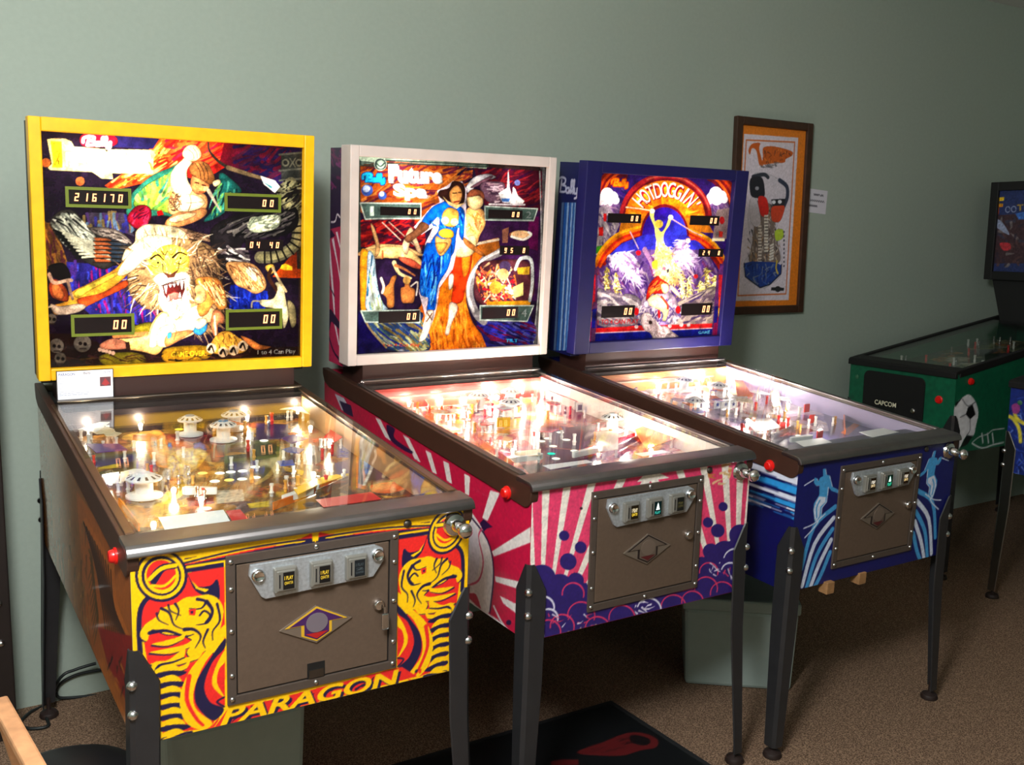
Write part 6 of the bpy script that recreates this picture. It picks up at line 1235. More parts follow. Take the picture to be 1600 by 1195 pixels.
PF = {
 1: dict(seed=3, base=(120, 84, 40), paint=paint_pf1, apron_mat=APRON1, apron=0.15, lamp=(1, 0.82, 0.6), gain=1.35, posts=44, rand_plastics=10, pcols=['cream', 'yellow', 'purple', 'blue', 'white', 'orange'],
    bumpers=[(P1(Lz, 1055, 262), 0.034, 'blue'), (P1(Lz, 1360, 225), 0.036, 'blue'), (P1(Lz, 1285, 300), 0.036, 'blue'), (P1(Lz, 735, 690), 0.040, 'white')],
    inserts=[(P1(Lz, x, y), (255, 214, 110) if x in (1140, 1325) else None) for x, y in ((1140, 530), (1260, 530), (1335, 522), (1418, 515), (1505, 487), (1225, 586), (1325, 578), (1415, 571), (1508, 560), (1165, 775))] + [(P1(Rz, 55, 482), None), (P1(Lz, 900, 148), (255, 220, 80))],
    bulbs=[(P1(Lz, 1350, 60), 0.02, .55), (P1(Lz, 610, 85), 0.02, .5), (P1(Lz, 330, 200), 0.02, .5), (P1(Lz, 500, 575), 0.02, .35), (P1(Rz, 380, 395), 0.03, .45), (P1(Rz, 400, 720), 0.02, .4), (P1(Rz, 250, 240), 0.03, .5), (P1(Rz, 510, 500), 0.02, .25), (P1(Lz, 940, 650), 0.012, .12), (P1(Lz, 1130, 715), 0.012, .15), (P1(Lz, 800, 890), 0.012, .1)],
    plastics=[(Lz((275, 230), (370, 120), (450, 130), (400, 250)), 'white', 0.03), (Lz((440, 545), (560, 525), (560, 600), (470, 610)), 'white', 0.03), (Lz((570, 525), (630, 520), (625, 580), (575, 590)), 'cream', 0.03), (Rz((260, 820), (420, 750), (440, 790), (290, 860)), 'yellow', 0.025), (Rz((420, 750), (560, 720), (620, 730), (440, 790)), 'yellow', 0.02), (Rz((470, 460), (520, 410), (600, 460), (540, 500)), 'red', 0.03), (Rz((110, 200), (240, 210), (400, 270), (390, 300), (230, 260), (120, 240)), 'cream', 0.03), (Lz((330, 330), (560, 330), (620, 370), (400, 390)), 'purple', 0.03)],
    flippers=[(P1(Lz, 1035, 690), P1(Lz, 1225, 695), 'white'), (P1(Rz, 370, 870), P1(Rz, 195, 930), 'white')],
    guides=[(P1(Rz, 420, 880), P1(Rz, 640, 780), None), (P1(Rz, 120, 970), P1(Rz, 560, 800), 'orange'), (P1(Lz, 560, 760), P1(Lz, 700, 940), 'orange')],
    cards=[(Lz((835, 838), (1285, 785), (1330, 862), (880, 928)), M_CARDW), (Lz((1300, 792), (1400, 782), (1455, 845), (1345, 860)), M_CARDR), (Rz((415, 893), (800, 838), (870, 888), (470, 945)), M_CARDR)]),
 2: dict(seed=5, base=(206, 120, 100), paint=paint_pf2, apron_mat=APRON2, apron=0.14, lamp=(1, 0.84, 0.72), gain=1.8, posts=50, rand_plastics=20, pcols=['cream', 'white', 'pink', 'red', 'orange', 'white'],
    bumpers=[(P1(C2, 575, 180), 0.034, 'white'), (P1(C2, 690, 165), 0.034, 'white'), (P1(C2, 690, 205), 0.036, 'white'), (P1(C2, 1058, 262), 0.036, 'white')],
    inserts=[(P1(C2, x, y), None) for x, y in ((870, 268), (825, 290), (893, 295), (845, 318), (802, 300), (922, 335), (855, 363), (610, 268), (502, 270))] + [(P1(C2, 838, 345), (40, 220, 180))],
    bulbs=[(P1(C2, 300, 150), .02, 1.0), (P1(C2, 430, 150), .02, .9), (P1(C2, 520, 150), .02, .9), (P1(C2, 590, 110), .03, 1.4), (P1(C2, 640, 140), .02, .9), (P1(C2, 720, 110), .03, 1.4), (P1(C2, 790, 190), .02, .8), (P1(C2, 1110, 265), .025, 1.3), (P1(C2, 700, 335), .012, .6), (P1(C2, 540, 200), .02, .7), (P1(C2, 830, 110), .02, .9), (P1(C2, 470, 235), .02, .6), (P1(C2, 1010, 330), .012, .5), (P1(C2, 1200, 335), .012, .4)],
    plastics=[(C2((1000, 270), (1080, 250), (1080, 330), (1010, 340)), 'cream', 0.028), (C2((1140, 260), (1230, 240), (1300, 290), (1180, 330)), 'orange', 0.028), (C2((700, 340), (800, 330), (800, 352), (710, 358)), 'cream', 0.02), (C2((380, 150), (560, 140), (570, 165), (400, 175)), 'cream', 0.03), (C2((880, 90), (960, 110), (1010, 150), (930, 140)), 'pink', 0.03)],
    flippers=[(P1(C2, 690, 385), P1(C2, 800, 372), 'white'), (P1(C2, 1010, 345), P1(C2, 920, 368), 'white')],
    guides=[(P1(C2, 1020, 370), P1(C2, 1300, 270), None), (P1(C2, 560, 300), P1(C2, 700, 400), 'pink'), (P1(C2, 960, 350), P1(C2, 1180, 280), 'red')],
    targets=[(P1(C2, 940, 195), M_WHITEP, 'ring'), (P1(C2, 655, 250), plate_colour('yellow', PLC['yellow']), None), (P1(C2, 675, 250), plate_colour('yellow', PLC['yellow']), None)],
    cards=[(C2((805, 388), (965, 368), (990, 376), (835, 402)), M_CARDG), (C2((1140, 345), (1240, 332), (1270, 340), (1170, 355)), M_CARDG)]),
 3: dict(seed=9, base=(150, 130, 150), paint=paint_pf3, apron_mat=APRON3, apron=0.17, lamp=(1, 0.86, 0.8), gain=1.7, posts=46, rand_plastics=16, pcols=['cream', 'white', 'blue', 'white', 'orange', 'red'],
    bumpers=[(P1(C3, 520, 178), 0.034, 'white'), (P1(C3, 563, 262), 0.036, 'white'), (P1(C3, 655, 200), 0.034, 'white')],
    inserts=[(P1(C3, 970, 352), None), (P1(C3, 820, 340), None), (P1(C3, 250, 130), None), (P1(C3, 330, 110), None)],
    bulbs=[(P1(C3, 300, 110), .02, .7), (P1(C3, 420, 160), .03, 1.3), (P1(C3, 460, 110), .03, 1.5), (P1(C3, 550, 115), .03, 1.4), (P1(C3, 620, 150), .03, 1.2), (P1(C3, 700, 150), .03, 1.2), (P1(C3, 770, 310), .015, 1.1), (P1(C3, 840, 325), .015, 1.0), (P1(C3, 1055, 335), .02, .7), (P1(C3, 880, 195), .03, .7), (P1(C3, 930, 235), .03, .6), (P1(C3, 630, 95), .03, .9)],
    plastics=[(C3((760, 290), (860, 285), (900, 320), (800, 340)), 'white', 0.02), (C3((720, 135), (790, 135), (790, 200), (730, 200)), 'orange', 0.03), (C3((860, 175), (900, 180), (900, 240), (870, 240)), 'cream', 0.03), (C3((390, 120), (560, 100), (580, 125), (420, 150)), 'white', 0.03)],
    flippers=[(P1(C3, 1010, 375), P1(C3, 940, 385), 'white')],
    guides=[(P1(C3, 1150, 350), P1(C3, 1230, 280), 'orange'), (P1(C3, 860, 370), P1(C3, 950, 330), None)],
    targets=[(P1(C3, 650, 248), M_WHITEP, 'star'), (P1(C3, 682, 247), M_WHITEP, 'star'), (P1(C3, 712, 246), M_WHITEP, 'star')] + [(P1(C3, x, y), M_RED, None) for x, y in ((1000, 262), (1020, 305), (1050, 368), (905, 335))],
    cards=[(C3((1205, 338), (1300, 322), (1362, 338), (1258, 358)), M_CARDG), (C3((955, 375), (1060, 360), (1100, 378), (990, 395)), M_CARDG)]),
}

# ------------------------------------------------------------------ the three machines in a row
def painted(name, col, rough=0.45): return pbr(name, col, rough, noise=0.08, nscale=30)
EMB1 = [pbr('emblem_silver', (140, 126, 112), 0.4, 0.6), pbr('emblem_gold', (206, 160, 40), 0.4), pbr('emblem_purple', (66, 30, 84), 0.4), pbr('emblem_red', (170, 30, 30), 0.4), pbr('emblem_medal', (130, 120, 130), 0.4, 0.4)]
EMB2 = [pbr('emblem_silver2', (150, 138, 124), 0.4, 0.7), pbr('emblem_dark', (34, 24, 22), 0.5), pbr('emblem_bronze', (110, 96, 84), 0.5, 0.4), pbr('emblem_maroon', (80, 20, 24), 0.5), pbr('emblem_medal2', (120, 104, 92), 0.5, 0.4)]
YEL = (255, 214, 60)
PR1 = [dict(bg=(16, 14, 14), txt=[('1 PLAY', 0.55, 0.78, YEL), ('QUARTER', 0.25, 0.45, YEL)]), dict(bg=(16, 14, 14), txt=[('1 PLAY', 0.5, 0.72, YEL), ('QUARTER', 0.2, 0.42, YEL)]), dict(bg=(20, 26, 30), txt=[('1 PLAY', 0.62, 0.8, (70, 80, 84)), ('2', 0.38, 0.52, (70, 80, 84)), ('QUARTERS', 0.15, 0.3, (70, 80, 84))])]
PR2 = [dict(bg=(26, 20, 10), lit=True, txt=[('1 PLAY', 0.5, 0.78, (255, 236, 190)), ('QUARTER', 0.2, 0.44, (255, 214, 60))]), dict(bg=(8, 22, 22), lit=True, txt=[('*tree', 0.35, 0.92, (240, 255, 250)), ('PLAY', 0.08, 0.28, (60, 190, 170))]), dict(bg=(18, 20, 18), txt=[('1 PLAY', 0.5, 0.66, (120, 110, 60)), ('2 QTRS', 0.25, 0.42, (120, 110, 60))])]
PR3 = [dict(bg=(24, 16, 8), lit=True, txt=[('1 PLAY', 0.52, 0.78, (255, 246, 226)), ('QUARTER', 0.2, 0.46, (255, 226, 170))]), dict(bg=(6, 24, 16), lit=True, txt=[('*tree', 0.4, 0.92, (210, 255, 236)), ('PLAY', 0.08, 0.34, (60, 220, 170))]), dict(bg=(24, 16, 8), lit=True, txt=[('1 PLAY', 0.52, 0.78, (255, 240, 214)), ('QUARTER', 0.2, 0.46, (255, 220, 150))])]
def lit_label():
    m = bpy.data.materials.new('lit_price_label'); m.use_nodes = True; nt = m.node_tree; nt.nodes.remove(nt.nodes['Principled BSDF'])
    a = nt.nodes.new('ShaderNodeVertexColor'); a.layer_name = 'print'; e = nt.nodes.new('ShaderNodeEmission'); e.inputs[1].default_value = 1.5
    nt.links.new(a.outputs[0], e.inputs[0]); nt.links.new(e.outputs[0], nt.nodes['Material Output'].inputs[0]); m.cycles.emission_sampling = 'NONE'
    return m
LIT = lit_label()
M_YELLOW = painted('yellow_frame', (250, 186, 8), 0.4); M_WFRAME = pbr('white_frame', (214, 200, 192), 0.5, noise=0.06, nscale=14); M_NFRAME = painted('navy_frame', (25, 22, 80), 0.4)
SPEC = {
 1: dict(cabinet=painted('olive_cabinet', (120, 110, 84)), rail=M_RAILB, channel=pbr('bronze_channel', (120, 92, 70), 0.35, 0.8), liner=painted('plywood_liner', (158, 120, 76)), rear_panel=painted('dark_rear', (40, 30, 34)), bar=M_STEEL, stop=M_DSTEEL, leg=M_LEG,
    box=painted('black_box', (26, 22, 22)), frame=M_YELLOW, fw=(0.0305, 0.036, 0.032), frame_d=0.05, box_in=0.012, cell=0.0017, neck=pbr('brown_neck', (60, 34, 28), 0.5),
    door=M_DOOR, door_frame=M_DFRAME, plate=M_GALV, slot=M_PEWTER, prices=PR1, label_mat=LIT, emblem=EMB1, key=True, **{'return': True}),
 2: dict(cabinet=painted('crimson_cabinet', (170, 30, 60)), rail=M_RAILB, channel=M_STEEL, liner=pbr('cream_liner', (228, 216, 204), 0.4), rear_panel=painted('red_rear', (190, 50, 40)), bar=M_STEEL, stop=M_STEEL, leg=M_LEG,
    box=painted('plum_box', (60, 26, 50)), frame=M_WFRAME, fw=(0.03, 0.034, 0.034), frame_d=0.075, box_in=0.014, cell=0.0021, neck=pbr('brown_neck', (60, 34, 28), 0.5),
    door=M_DOOR, door_frame=M_DFRAME, plate=M_GALV, slot=M_PEWTER, prices=PR2, label_mat=LIT, emblem=EMB2),
 3: dict(cabinet=painted('navy_cabinet', (18, 24, 92)), rail=M_RAILB, channel=M_STEEL, liner=pbr('lilac_liner', (150, 140, 170), 0.4), rear_panel=painted('orange_rear', (196, 120, 60)), bar=M_STEEL, stop=M_STEEL, leg=M_LEG,
    box=painted('navy_box', (18, 20, 74)), frame=M_NFRAME, fw=(0.066, 0.04, 0.042), frame_d=0.05, box_in=0.02, cell=0.0024, neck=pbr('brown_neck', (60, 34, 28), 0.5),
    door=M_DOOR, door_frame=M_DFRAME, plate=M_GALV, slot=M_PEWTER, prices=PR3, label_mat=LIT, emblem=EMB2),
}
LABEL = {1: 'pinball machine with yellow backbox frame and red, yellow and navy PARAGON front',
         2: 'pinball machine with white backbox frame and pink sunray front with navy bubbles',
         3: 'pinball machine with navy backbox frame and pale blue skiers on its dark blue front'}
A1, B1, C1, D1 = Z(60, 190, 5.196), Z(260, 190, 5.196), Z(60, 370, 5.196), Z(260, 370, 5.196)
T2, B2 = Z(545, 225, 4.923), Z(545, 380, 4.923); T3, B3 = Z(910, 250, 6.154), Z(910, 390, 6.154)
M_OLIVE = pbr('olive_border', (110, 124, 36), 0.4)
DISPLAYS = {1: [(A1((242, 550), (728, 682)), '216170', 6, M_OLIVE), (B1((492, 600), (905, 715)), '    00', 6, M_OLIVE), (B1((640, 955), (945, 1045)), '04 40', 5, None), (C1((288, 655), (755, 770)), '    00', 6, M_OLIVE), (D1((502, 612), (915, 722)), '    00', 6, M_OLIVE)],
            2: [(T2((240, 480), (545, 555)), '    00', 6, None), (T2((1072, 502), (1330, 577)), '    00', 6, None), (T2((1160, 782), (1382, 852)), '95 8', 4, None), (B2((228, 525), (540, 602)), '    00', 6, None), (B2((1025, 495), (1297, 572)), '    00', 6, None)],
            3: [(T3((245, 510), (555, 608)), '    00', 6, None), (T3((1035, 530), (1305, 630)), '    00', 6, None), (B3((1118, -8), (1345, 68)), '24 8', 4, None), (B3((185, 542), (492, 645)), '    00', 6, None), (B3((955, 520), (1235, 622)), '    00', 6, None)]}
ART = {1: (backglass_1, front_1, side_1), 2: (backglass_2, front_2, side_2), 3: (backglass_3, front_3, side_3)}
# lamps behind the glass: pixel of the hot spot, watts
LAMPS = {1: [((120, 245), 1.3), ((165, 250), 2.2), ((212, 255), 1.8), ((300, 245), 1.4), ((285, 300), 1.0), ((222, 400), 1.3), ((270, 400), .7), ((268, 466), 2.0), ((290, 495), 1.2), ((245, 520), 1.1), ((405, 345), .5), ((400, 445), .7), ((440, 480), .4), ((140, 480), .4), ((330, 545), .35), ((120, 400), .3), ((430, 285), .4), ((345, 380), .35), ((200, 520), .3)],
         2: [((620, 265), 1.6), ((655, 290), 1.4), ((625, 300), 1.2), ((800, 285), .9), ((690, 345), .7), ((730, 360), .9), ((700, 410), .6), ((590, 440), .6), ((620, 390), .5), ((790, 450), 1.1), ((805, 410), .6), ((660, 510), .5), ((700, 500), .5), ((740, 440), .7), ((580, 490), .4), ((780, 520), .4), ((640, 340), .4)],
         3: [((1000, 310), .8), ((1045, 300), 1.3), ((1075, 320), 1.3), ((955, 305), .9), ((1120, 308), .9), ((1030, 380), .9), ((1040, 420), 1.6), ((975, 405), 1.2), ((985, 435), .9), ((1065, 400), 1.4), ((960, 445), .7), ((1070, 455), .7), ((1035, 465), .9), ((1040, 505), .5), ((1110, 440), .5), ((955, 500), .35), ((1100, 500), .35)]}
ROOT = {}
LAMP_GAIN = {1: 0.58, 2: 0.44, 3: 0.42}
for m in (1, 2, 3):
    sp_ = SPEC[m]; p = POSE[m]
    root = thing('pinball_machine', LABEL[m], 'pinball machine', MW[m], 'pinball machines along the walls'); ROOT[m] = root
    cab, box, bb, sheet = machine(root, DIM, p, sp_)
    bg_fn, fr_fn, sd_fn = ART[m]
    bg_fn(sheet); sheet.build('backglass', M_BACKGLASS, root, mw=bb)
    for (q, txt, cells, frame) in DISPLAYS[m]: display(root, bb, sheet, q[0], q[1], txt, cells, frame)
    for px, e in LAMPS[m]:
        c = hit(MW[m] @ bb, [px], (0, 0.02, 0), (0, 1, 0))[0]
        point('backglass_lamp', root, (c[0], 0.02 + 0.045, c[2]), e * LAMP_GAIN[m], r=0.012, col=(1, 0.9, 0.78), mw=bb)
    W, L = DIM['W'], DIM['L']
    fs = Sheet(MW[m], (0, 0, 0), (1, 0, 0), (0, 0, 1), -W/2 + 0.0005, W/2 - 0.0005, DIM['zb'] + 0.001, DIM['zl'], (0.0017, 0.002, 0.0022)[m - 1], (90, 90, 90))
    fr_fn(fs); fs.build('front_print', M_PAINT, cab, lift=0.0006)
    ss = side_sheet(root, DIM, -1, (0.0034, 0.0027, 0.004)[m - 1], (90, 90, 90)); sd_fn(ss); ss.build('side_print', M_GLOSS, cab, lift=0.0006, keep=under_rail(DIM))
    rs = side_sheet(root, DIM, 1, 0.007, (90, 90, 90)); rs.a[:] = ss.a[:, ::-1][np.linspace(0, ss.H - 1, rs.H).astype(int)][:, np.linspace(0, ss.W - 1, rs.W).astype(int)]; rs.build('side_print', M_GLOSS, cab, lift=0.0006, keep=under_rail(DIM))
    coin_door(root, sp_)
    for u in (0.205,):
        MB().lathe([(0.009, 0), (0.009, 0.003), (0.006, 0.006), (0, 0.007)], 14, outw(u, 0.872)).build('bolt', M_DSTEEL, cab, smooth=40)
    if m in (2, 3):
        hb = p['Wb'] / 2 - sp_['box_in']; H = p['b1'] - p['b0']; fd = sp_['frame_d']
        bs = Sheet(MW[m] @ bb, (-hb, 0, 0), (0, -1, 0), (0, 0, 1), -DIM['D'], -fd, -0.015, H - 0.008, 0.0025, (90, 90, 90))
        (boxside_2 if m == 2 else boxside_3)(bs); bs.build('backbox_side_print', M_PAINT, box, lift=0.0006)
    playfield(root, DIM, 0.0, PF[m])
    # pale plastic strip along the rear edge of the field
    if m > 1:
        MB().box((-0.30, 0.975, PF0 + 0.085), (0.12, 0.99, PF0 + 0.09)).build('rear_strip', plate_colour('cream', PLC['cream']), root)

# small pale wooden cleats under the third machine
for px in ((1291, 920), (1341, 905)):
    c = hit(MW[3], [px], (0, 0, DIM['zb'] - 0.02), (0, 0, 1))[0]
    box_part('wooden_cleat', (c[0] - 0.016, c[1] - 0.016, DIM['zb'] - 0.03), (c[0] + 0.016, c[1] + 0.016, DIM['zb'] + 0.006), pbr('pale_wood', (150, 110, 70), 0.6, noise=0.2, nscale=60), ROOT[3], 0.002)

# ------------------------------------------------------------------ the two machines by the right wall
K4 = 0.96
DIM4 = dict(W=0.576, L=1.30, zb=0.57, zl=0.905, top0=0.93, top1=1.13, vb=1.05, D=0.20, bt=0.0, fl=0.015)
POSE4 = dict(x=1.8615 * K4, y=4.7442 * K4, a=-1.0364, t=0.0, ro=0.0, dz=0.0, Wb=0.677, b0=1.30, b1=1.81)
def far_machine(label, pose, dim, cols, paint_front, paint_side, paint_bg, paint_pf):
    mw = pose_matrix(pose); root = thing('pinball_machine', label, 'pinball machine', mw, 'pinball machines along the walls')
    W, L, zb, zl, h = dim['W'], dim['L'], dim['zb'], dim['zl'], dim['W'] / 2
    top = lambda v: dim['top0'] + (dim['top1'] - dim['top0']) * v / L
    c = MB()
    for s in (-1, 1):
        x0, x1 = sorted((s * h, s * (h - 0.018))); c.prism([(0, zb), (L, zb), (L, top(L) - 0.004), (0, top(0) - 0.006)], 'x', x0, x1, 0.0012)
    c.box((-h + 0.018, 0, zb), (h - 0.018, 0.018, zl)).box((-h + 0.018, L - 0.018, zb), (h - 0.018, L, top(L) - 0.01)).box((-h + 0.018, 0.018, zb), (h - 0.018, L - 0.018, zb + 0.018))
    cab = c.build('cabinet', cols['cabinet'], root)
    for s in (-1, 1):
        x0, x1 = sorted((s * (h + 0.005), s * (h - 0.02))); r = MB().prism([(0.02, top(0.02) - 0.028), (L, top(L) - 0.028), (L, top(L) + 0.006), (0.02, top(0.02) + 0.006)], 'x', x0, x1, 0.003).build('side_rail', M_BLACK, root)
        fm = face_matrix((s * h, 0.10, top(0.1) - 0.06), (0, 1, 0) if s > 0 else (0, -1, 0), (0, 0, 1)); MB().lathe([(0.016, 0), (0.016, 0.004), (0.012, 0.006), (0.012, 0.012), (0, 0.014)], 18, fm).build('flipper_button', M_RED, r, smooth=40)
    MB().prism([(-0.012, zl - 0.002), (-0.012, top(0) - 0.004), (-0.004, top(0) + 0.004), (0.06, top(0.06) + 0.006), (0.06, top(0.06) - 0.004), (0.004, top(0) - 0.01), (0.004, zl - 0.002)], 'x', -h - 0.006, h + 0.006, 0.002).build('lockdown_bar', M_BLACK, root)
    g = lambda v, k: top(v) + k
    MB().hexa([(-h + 0.012, 0.05, g(.05, -.004)), (h - 0.012, 0.05, g(.05, -.004)), (h - 0.012, 1.04, g(1.04, -.004)), (-h + 0.012, 1.04, g(1.04, -.004)), (-h + 0.012, 0.05, g(.05, 0)), (h - 0.012, 0.05, g(.05, 0)), (h - 0.012, 1.04, g(1.04, 0)), (-h + 0.012, 1.04, g(1.04, 0))]).build('table_glass', GLASS, root)
    sl = (dim['top1'] - dim['top0']) / L * 0.8; ey = np.array((0, 1, sl)) / math.hypot(1, sl)
    s = Sheet(mw, (0, 0, top(0) - 0.07), (1, 0, 0), tuple(ey), -h + 0.019, h - 0.019, 0.02, 1.06, 0.006, (40, 60, 40)); paint_pf(s); s.build('playfield', M_FIELD, root)
    rr = random.Random(21)
    for k in range(24):
        u, v = rr.uniform(-h + 0.05, h - 0.05), rr.uniform(0.25, 1.0); mi = rr.choice([0, 0, 1, 3])
        o = link('post', shared('post%d' % mi, post_mesh), M_POSTC[mi], root); o.matrix_basis = Matrix.Translation((u, v, top(0) - 0.07 + sl * v)) @ Matrix.Scale(1.3, 4)
    for su in (-1, 1):
        for sv in (-1, 1): leg(root, dim, su, sv, cols['leg'], 0.0, 0.0, zb + 0.17)
    # coin door: rounded black plate
    r = 0.03; cx0, cx1, cz0, cz1 = -h + 0.09, h - 0.15, zl - 0.235, zl - 0.02
    poly = []
    for (x, z, a0) in ((cx1 - r, cz1 - r, 0), (cx0 + r, cz1 - r, PI/2), (cx0 + r, cz0 + r, PI), (cx1 - r, cz0 + r, 3*PI/2)):
        poly += [(x + r * math.cos(a0 + k * PI / 8), z + r * math.sin(a0 + k * PI / 8)) for k in range(5)]
    door = MB().prism(poly, 'y', -0.008, 0.002).build('coin_door', M_BLACK, root)
    if cols.get('name'):
        ns = Sheet(mw, (0, -0.0085, 0), (1, 0, 0), (0, 0, 1), cx0 + 0.07, cx0 + 0.20, cz0 + 0.055, cz0 + 0.085, 0.001, (14, 13, 13))
        ns.text(cols['name'], [(cx0 + 0.072, cz0 + 0.082), (cx0 + 0.192, cz0 + 0.082), (cx0 + 0.192, cz0 + 0.060), (cx0 + 0.072, cz0 + 0.060)], (236, 230, 200), bold=0.02, uv=True); ns.build('maker_plate', M_PAINT, door)
    MB().lathe([(0.012, 0), (0.012, 0.006), (0.008, 0.010), (0, 0.010)], 16, face_matrix((cx1 - 0.05, -0.008, cz0 + 0.06), (1, 0, 0), (0, 0, 1))).build('door_lock', M_CHROME, door, smooth=40)
    MB().lathe([(0.018, 0), (0.018, 0.004), (0.014, 0.006), (0.014, 0.012), (0, 0.014)], 18, face_matrix((h - 0.075, -0.001, zl - 0.105), (1, 0, 0), (0, 0, 1))).build('launch_button', M_RED, root, smooth=40)
    MB().lathe([(0.010, 0), (0.010, 0.003), (0.006, 0.005), (0, 0.005)], 14, face_matrix((-h + 0.045, -0.001, zl - 0.06), (1, 0, 0), (0, 0, 1))).build('start_button', pbr('green_button', (60, 110, 80), 0.3), root, smooth=40)
    fs = Sheet(mw, (0, 0, 0), (1, 0, 0), (0, 0, 1), -h, h, zb, zl, 0.004, (20, 60, 44)); paint_front(fs); fs.build('front_print', M_PAINT, cab, lift=0.0006)
    for sgn in (-1, 1):
        ss = Sheet(mw, (sgn * h, 0, 0), (0, sgn, 0), (0, 0, 1), *((0, L) if sgn > 0 else (-L, 0)), zb, top(L), 0.0045 if sgn > 0 else 0.01, (20, 60, 44)); paint_side(ss)
        ss.build('side_print', M_PAINT, cab, lift=0.0006, keep=lambda q: q[:, 2] < top(0) - 0.02 + (top(L) - top(0)) * q[:, 1] / L)
    # backbox on a narrower foot
    b0, b1, Wb, D, vb = pose['b0'], pose['b1'], pose['Wb'], dim['D'], dim['vb']; H = b1 - b0
    MB().prism([(-h + 0.05, top(1.1) - 0.03), (h - 0.05, top(1.1) - 0.03), (Wb/2 - 0.03, b0 + 0.01), (-Wb/2 + 0.03, b0 + 0.01)], 'y', vb + 0.03, vb + D - 0.01).build('neck', M_BLACK, root)
    bx = MB().box((-Wb/2, vb + 0.02, b0), (Wb/2, vb + D, b1), 0.006).build('backbox', M_BLACK, root)
    fw = 0.045
    for lo, hi in (((-Wb/2, b0), (-Wb/2 + fw, b1)), ((Wb/2 - fw, b0), (Wb/2, b1)), ((-Wb/2 + fw, b1 - fw), (Wb/2 - fw, b1)), ((-Wb/2 + fw, b0), (Wb/2 - fw, b0 + fw))):
        MB().box((lo[0], vb, lo[1]), (hi[0], vb + 0.022, hi[1]), 0.003).build('frame_rail', M_BLACK, bx)
    bs = Sheet(mw, (0, vb + 0.016, 0), (1, 0, 0), (0, 0, 1), -Wb/2 + fw - 0.003, Wb/2 - fw + 0.003, b0 + fw - 0.003, b1 - fw + 0.003, 0.003, (30, 36, 70)); paint_bg(bs); bs.build('translite', M_PAINT, bx)
    return root
GR = (14, 92, 62)
def f4_front(s): s.a[:] = GR; s.noise(0.06, 6)
def f4_side(s):
    s.a[:] = GR
    if s.ex[1] > 0:
        c = Z(1480, 540, 4.6)
        s.fill(c((60, 420), (110, 370), (160, 350), (205, 400), (225, 480), (210, 560), (190, 640), (140, 640), (95, 720), (80, 740), (85, 600), (75, 520), (50, 500)), (228, 228, 230), sm=True)
        for q in (((150, 440), (185, 420), (205, 490), (165, 525), (135, 490)), ((60, 410), (110, 370), (60, 440)), ((45, 520), (75, 520), (85, 570), (50, 560)), ((140, 640), (185, 640), (150, 700), (95, 730))): s.fill(c(*q), (14, 16, 18))
        s.stroke(c((110, 380), (150, 430), (205, 400)), 1.2, (60, 62, 66)); s.stroke(c((95, 510), (135, 490)), 1.2, (60, 62, 66)); s.stroke(c((165, 525), (165, 600), (140, 640)), 1.2, (60, 62, 66))
        s.stroke(c((180, 690), (230, 650), (290, 630), (330, 600), (410, 590)), 1.6, (200, 204, 204)); s.stroke(c((180, 695), (250, 728), (330, 705), (405, 688)), 2.2, (214, 216, 216))
        for x in (250, 290, 325): s.stroke(c((x, 625), (x + 8, 690)), 3, (200, 204, 204), sm=False)
    s.noise(0.05, 6)
def f4_bg(s):
    s.a[:] = (40, 52, 100); c = Z(1500, 260, 5.432)
    s.fill(c((240, 420), (543, 400), (700, 400), (700, 820), (240, 820)), (66, 44, 50)); s.hatch(c((240, 440), (560, 430), (560, 810), (240, 810)), 50, 10, 5, [(90, 60, 60), (50, 40, 54), (120, 110, 110), (60, 60, 80)], angle=0.8, spread=1.2)
    s.fill(c((280, 480), (330, 450), (380, 500), (420, 580), (330, 530)), (150, 160, 190), sm=True); s.fill(c((340, 650), (420, 650), (430, 700), (370, 710)), (190, 50, 60), sm=True); s.fill(c((470, 400), (560, 385), (640, 380), (640, 450), (500, 450)), (60, 110, 190))
    s.fill(c((296, 268), (378, 262), (374, 292), (336, 296), (334, 318), (368, 316), (366, 344), (332, 346), (332, 405), (288, 410)), {'c0': (240, 190, 30), 'c1': (230, 80, 20), 'p0': c((330, 300))[0], 'p1': c((330, 400))[0]}); s.text('OO', c((385, 340), (480, 335), (480, 390), (385, 395)), (150, 160, 190)); s.text('T', c((485, 325), (540, 322), (540, 375), (485, 378)), (170, 140, 60), bold=0.03); s.noise(0.12, 4)
def f4_pf(s):
    s.patches([(110, 120, 80), (140, 140, 90), (170, 160, 120), (90, 120, 90), (190, 120, 70), (206, 200, 180), (90, 90, 110)], 160, 0.045, 0.85); s.noise(0.2, 3)
CH_LEG = pbr('steel_leg', (150, 150, 148), 0.3, 1.0)
far_machine('green pinball machine with a soccer ball on its side and CAPCOM coin door', POSE4, DIM4, dict(cabinet=pbr('green_cabinet', GR, 0.45), leg=M_LEG, name='CAPCOM'), f4_front, f4_side, f4_bg, f4_pf)
u4 = Vector((math.cos(POSE4['a']), math.sin(POSE4['a']), 0)); DIM5 = dict(DIM4, zb=0.55)
ft5 = hit(Matrix(), [(1548, 932)], (0, 0, 0), (0, 0, 1))[0]
ctr5 = Vector(ft5) + u4 * (DIM5['W'] / 2 + 0.01)
POSE5 = dict(POSE4, x=ctr5.x, y=ctr5.y)
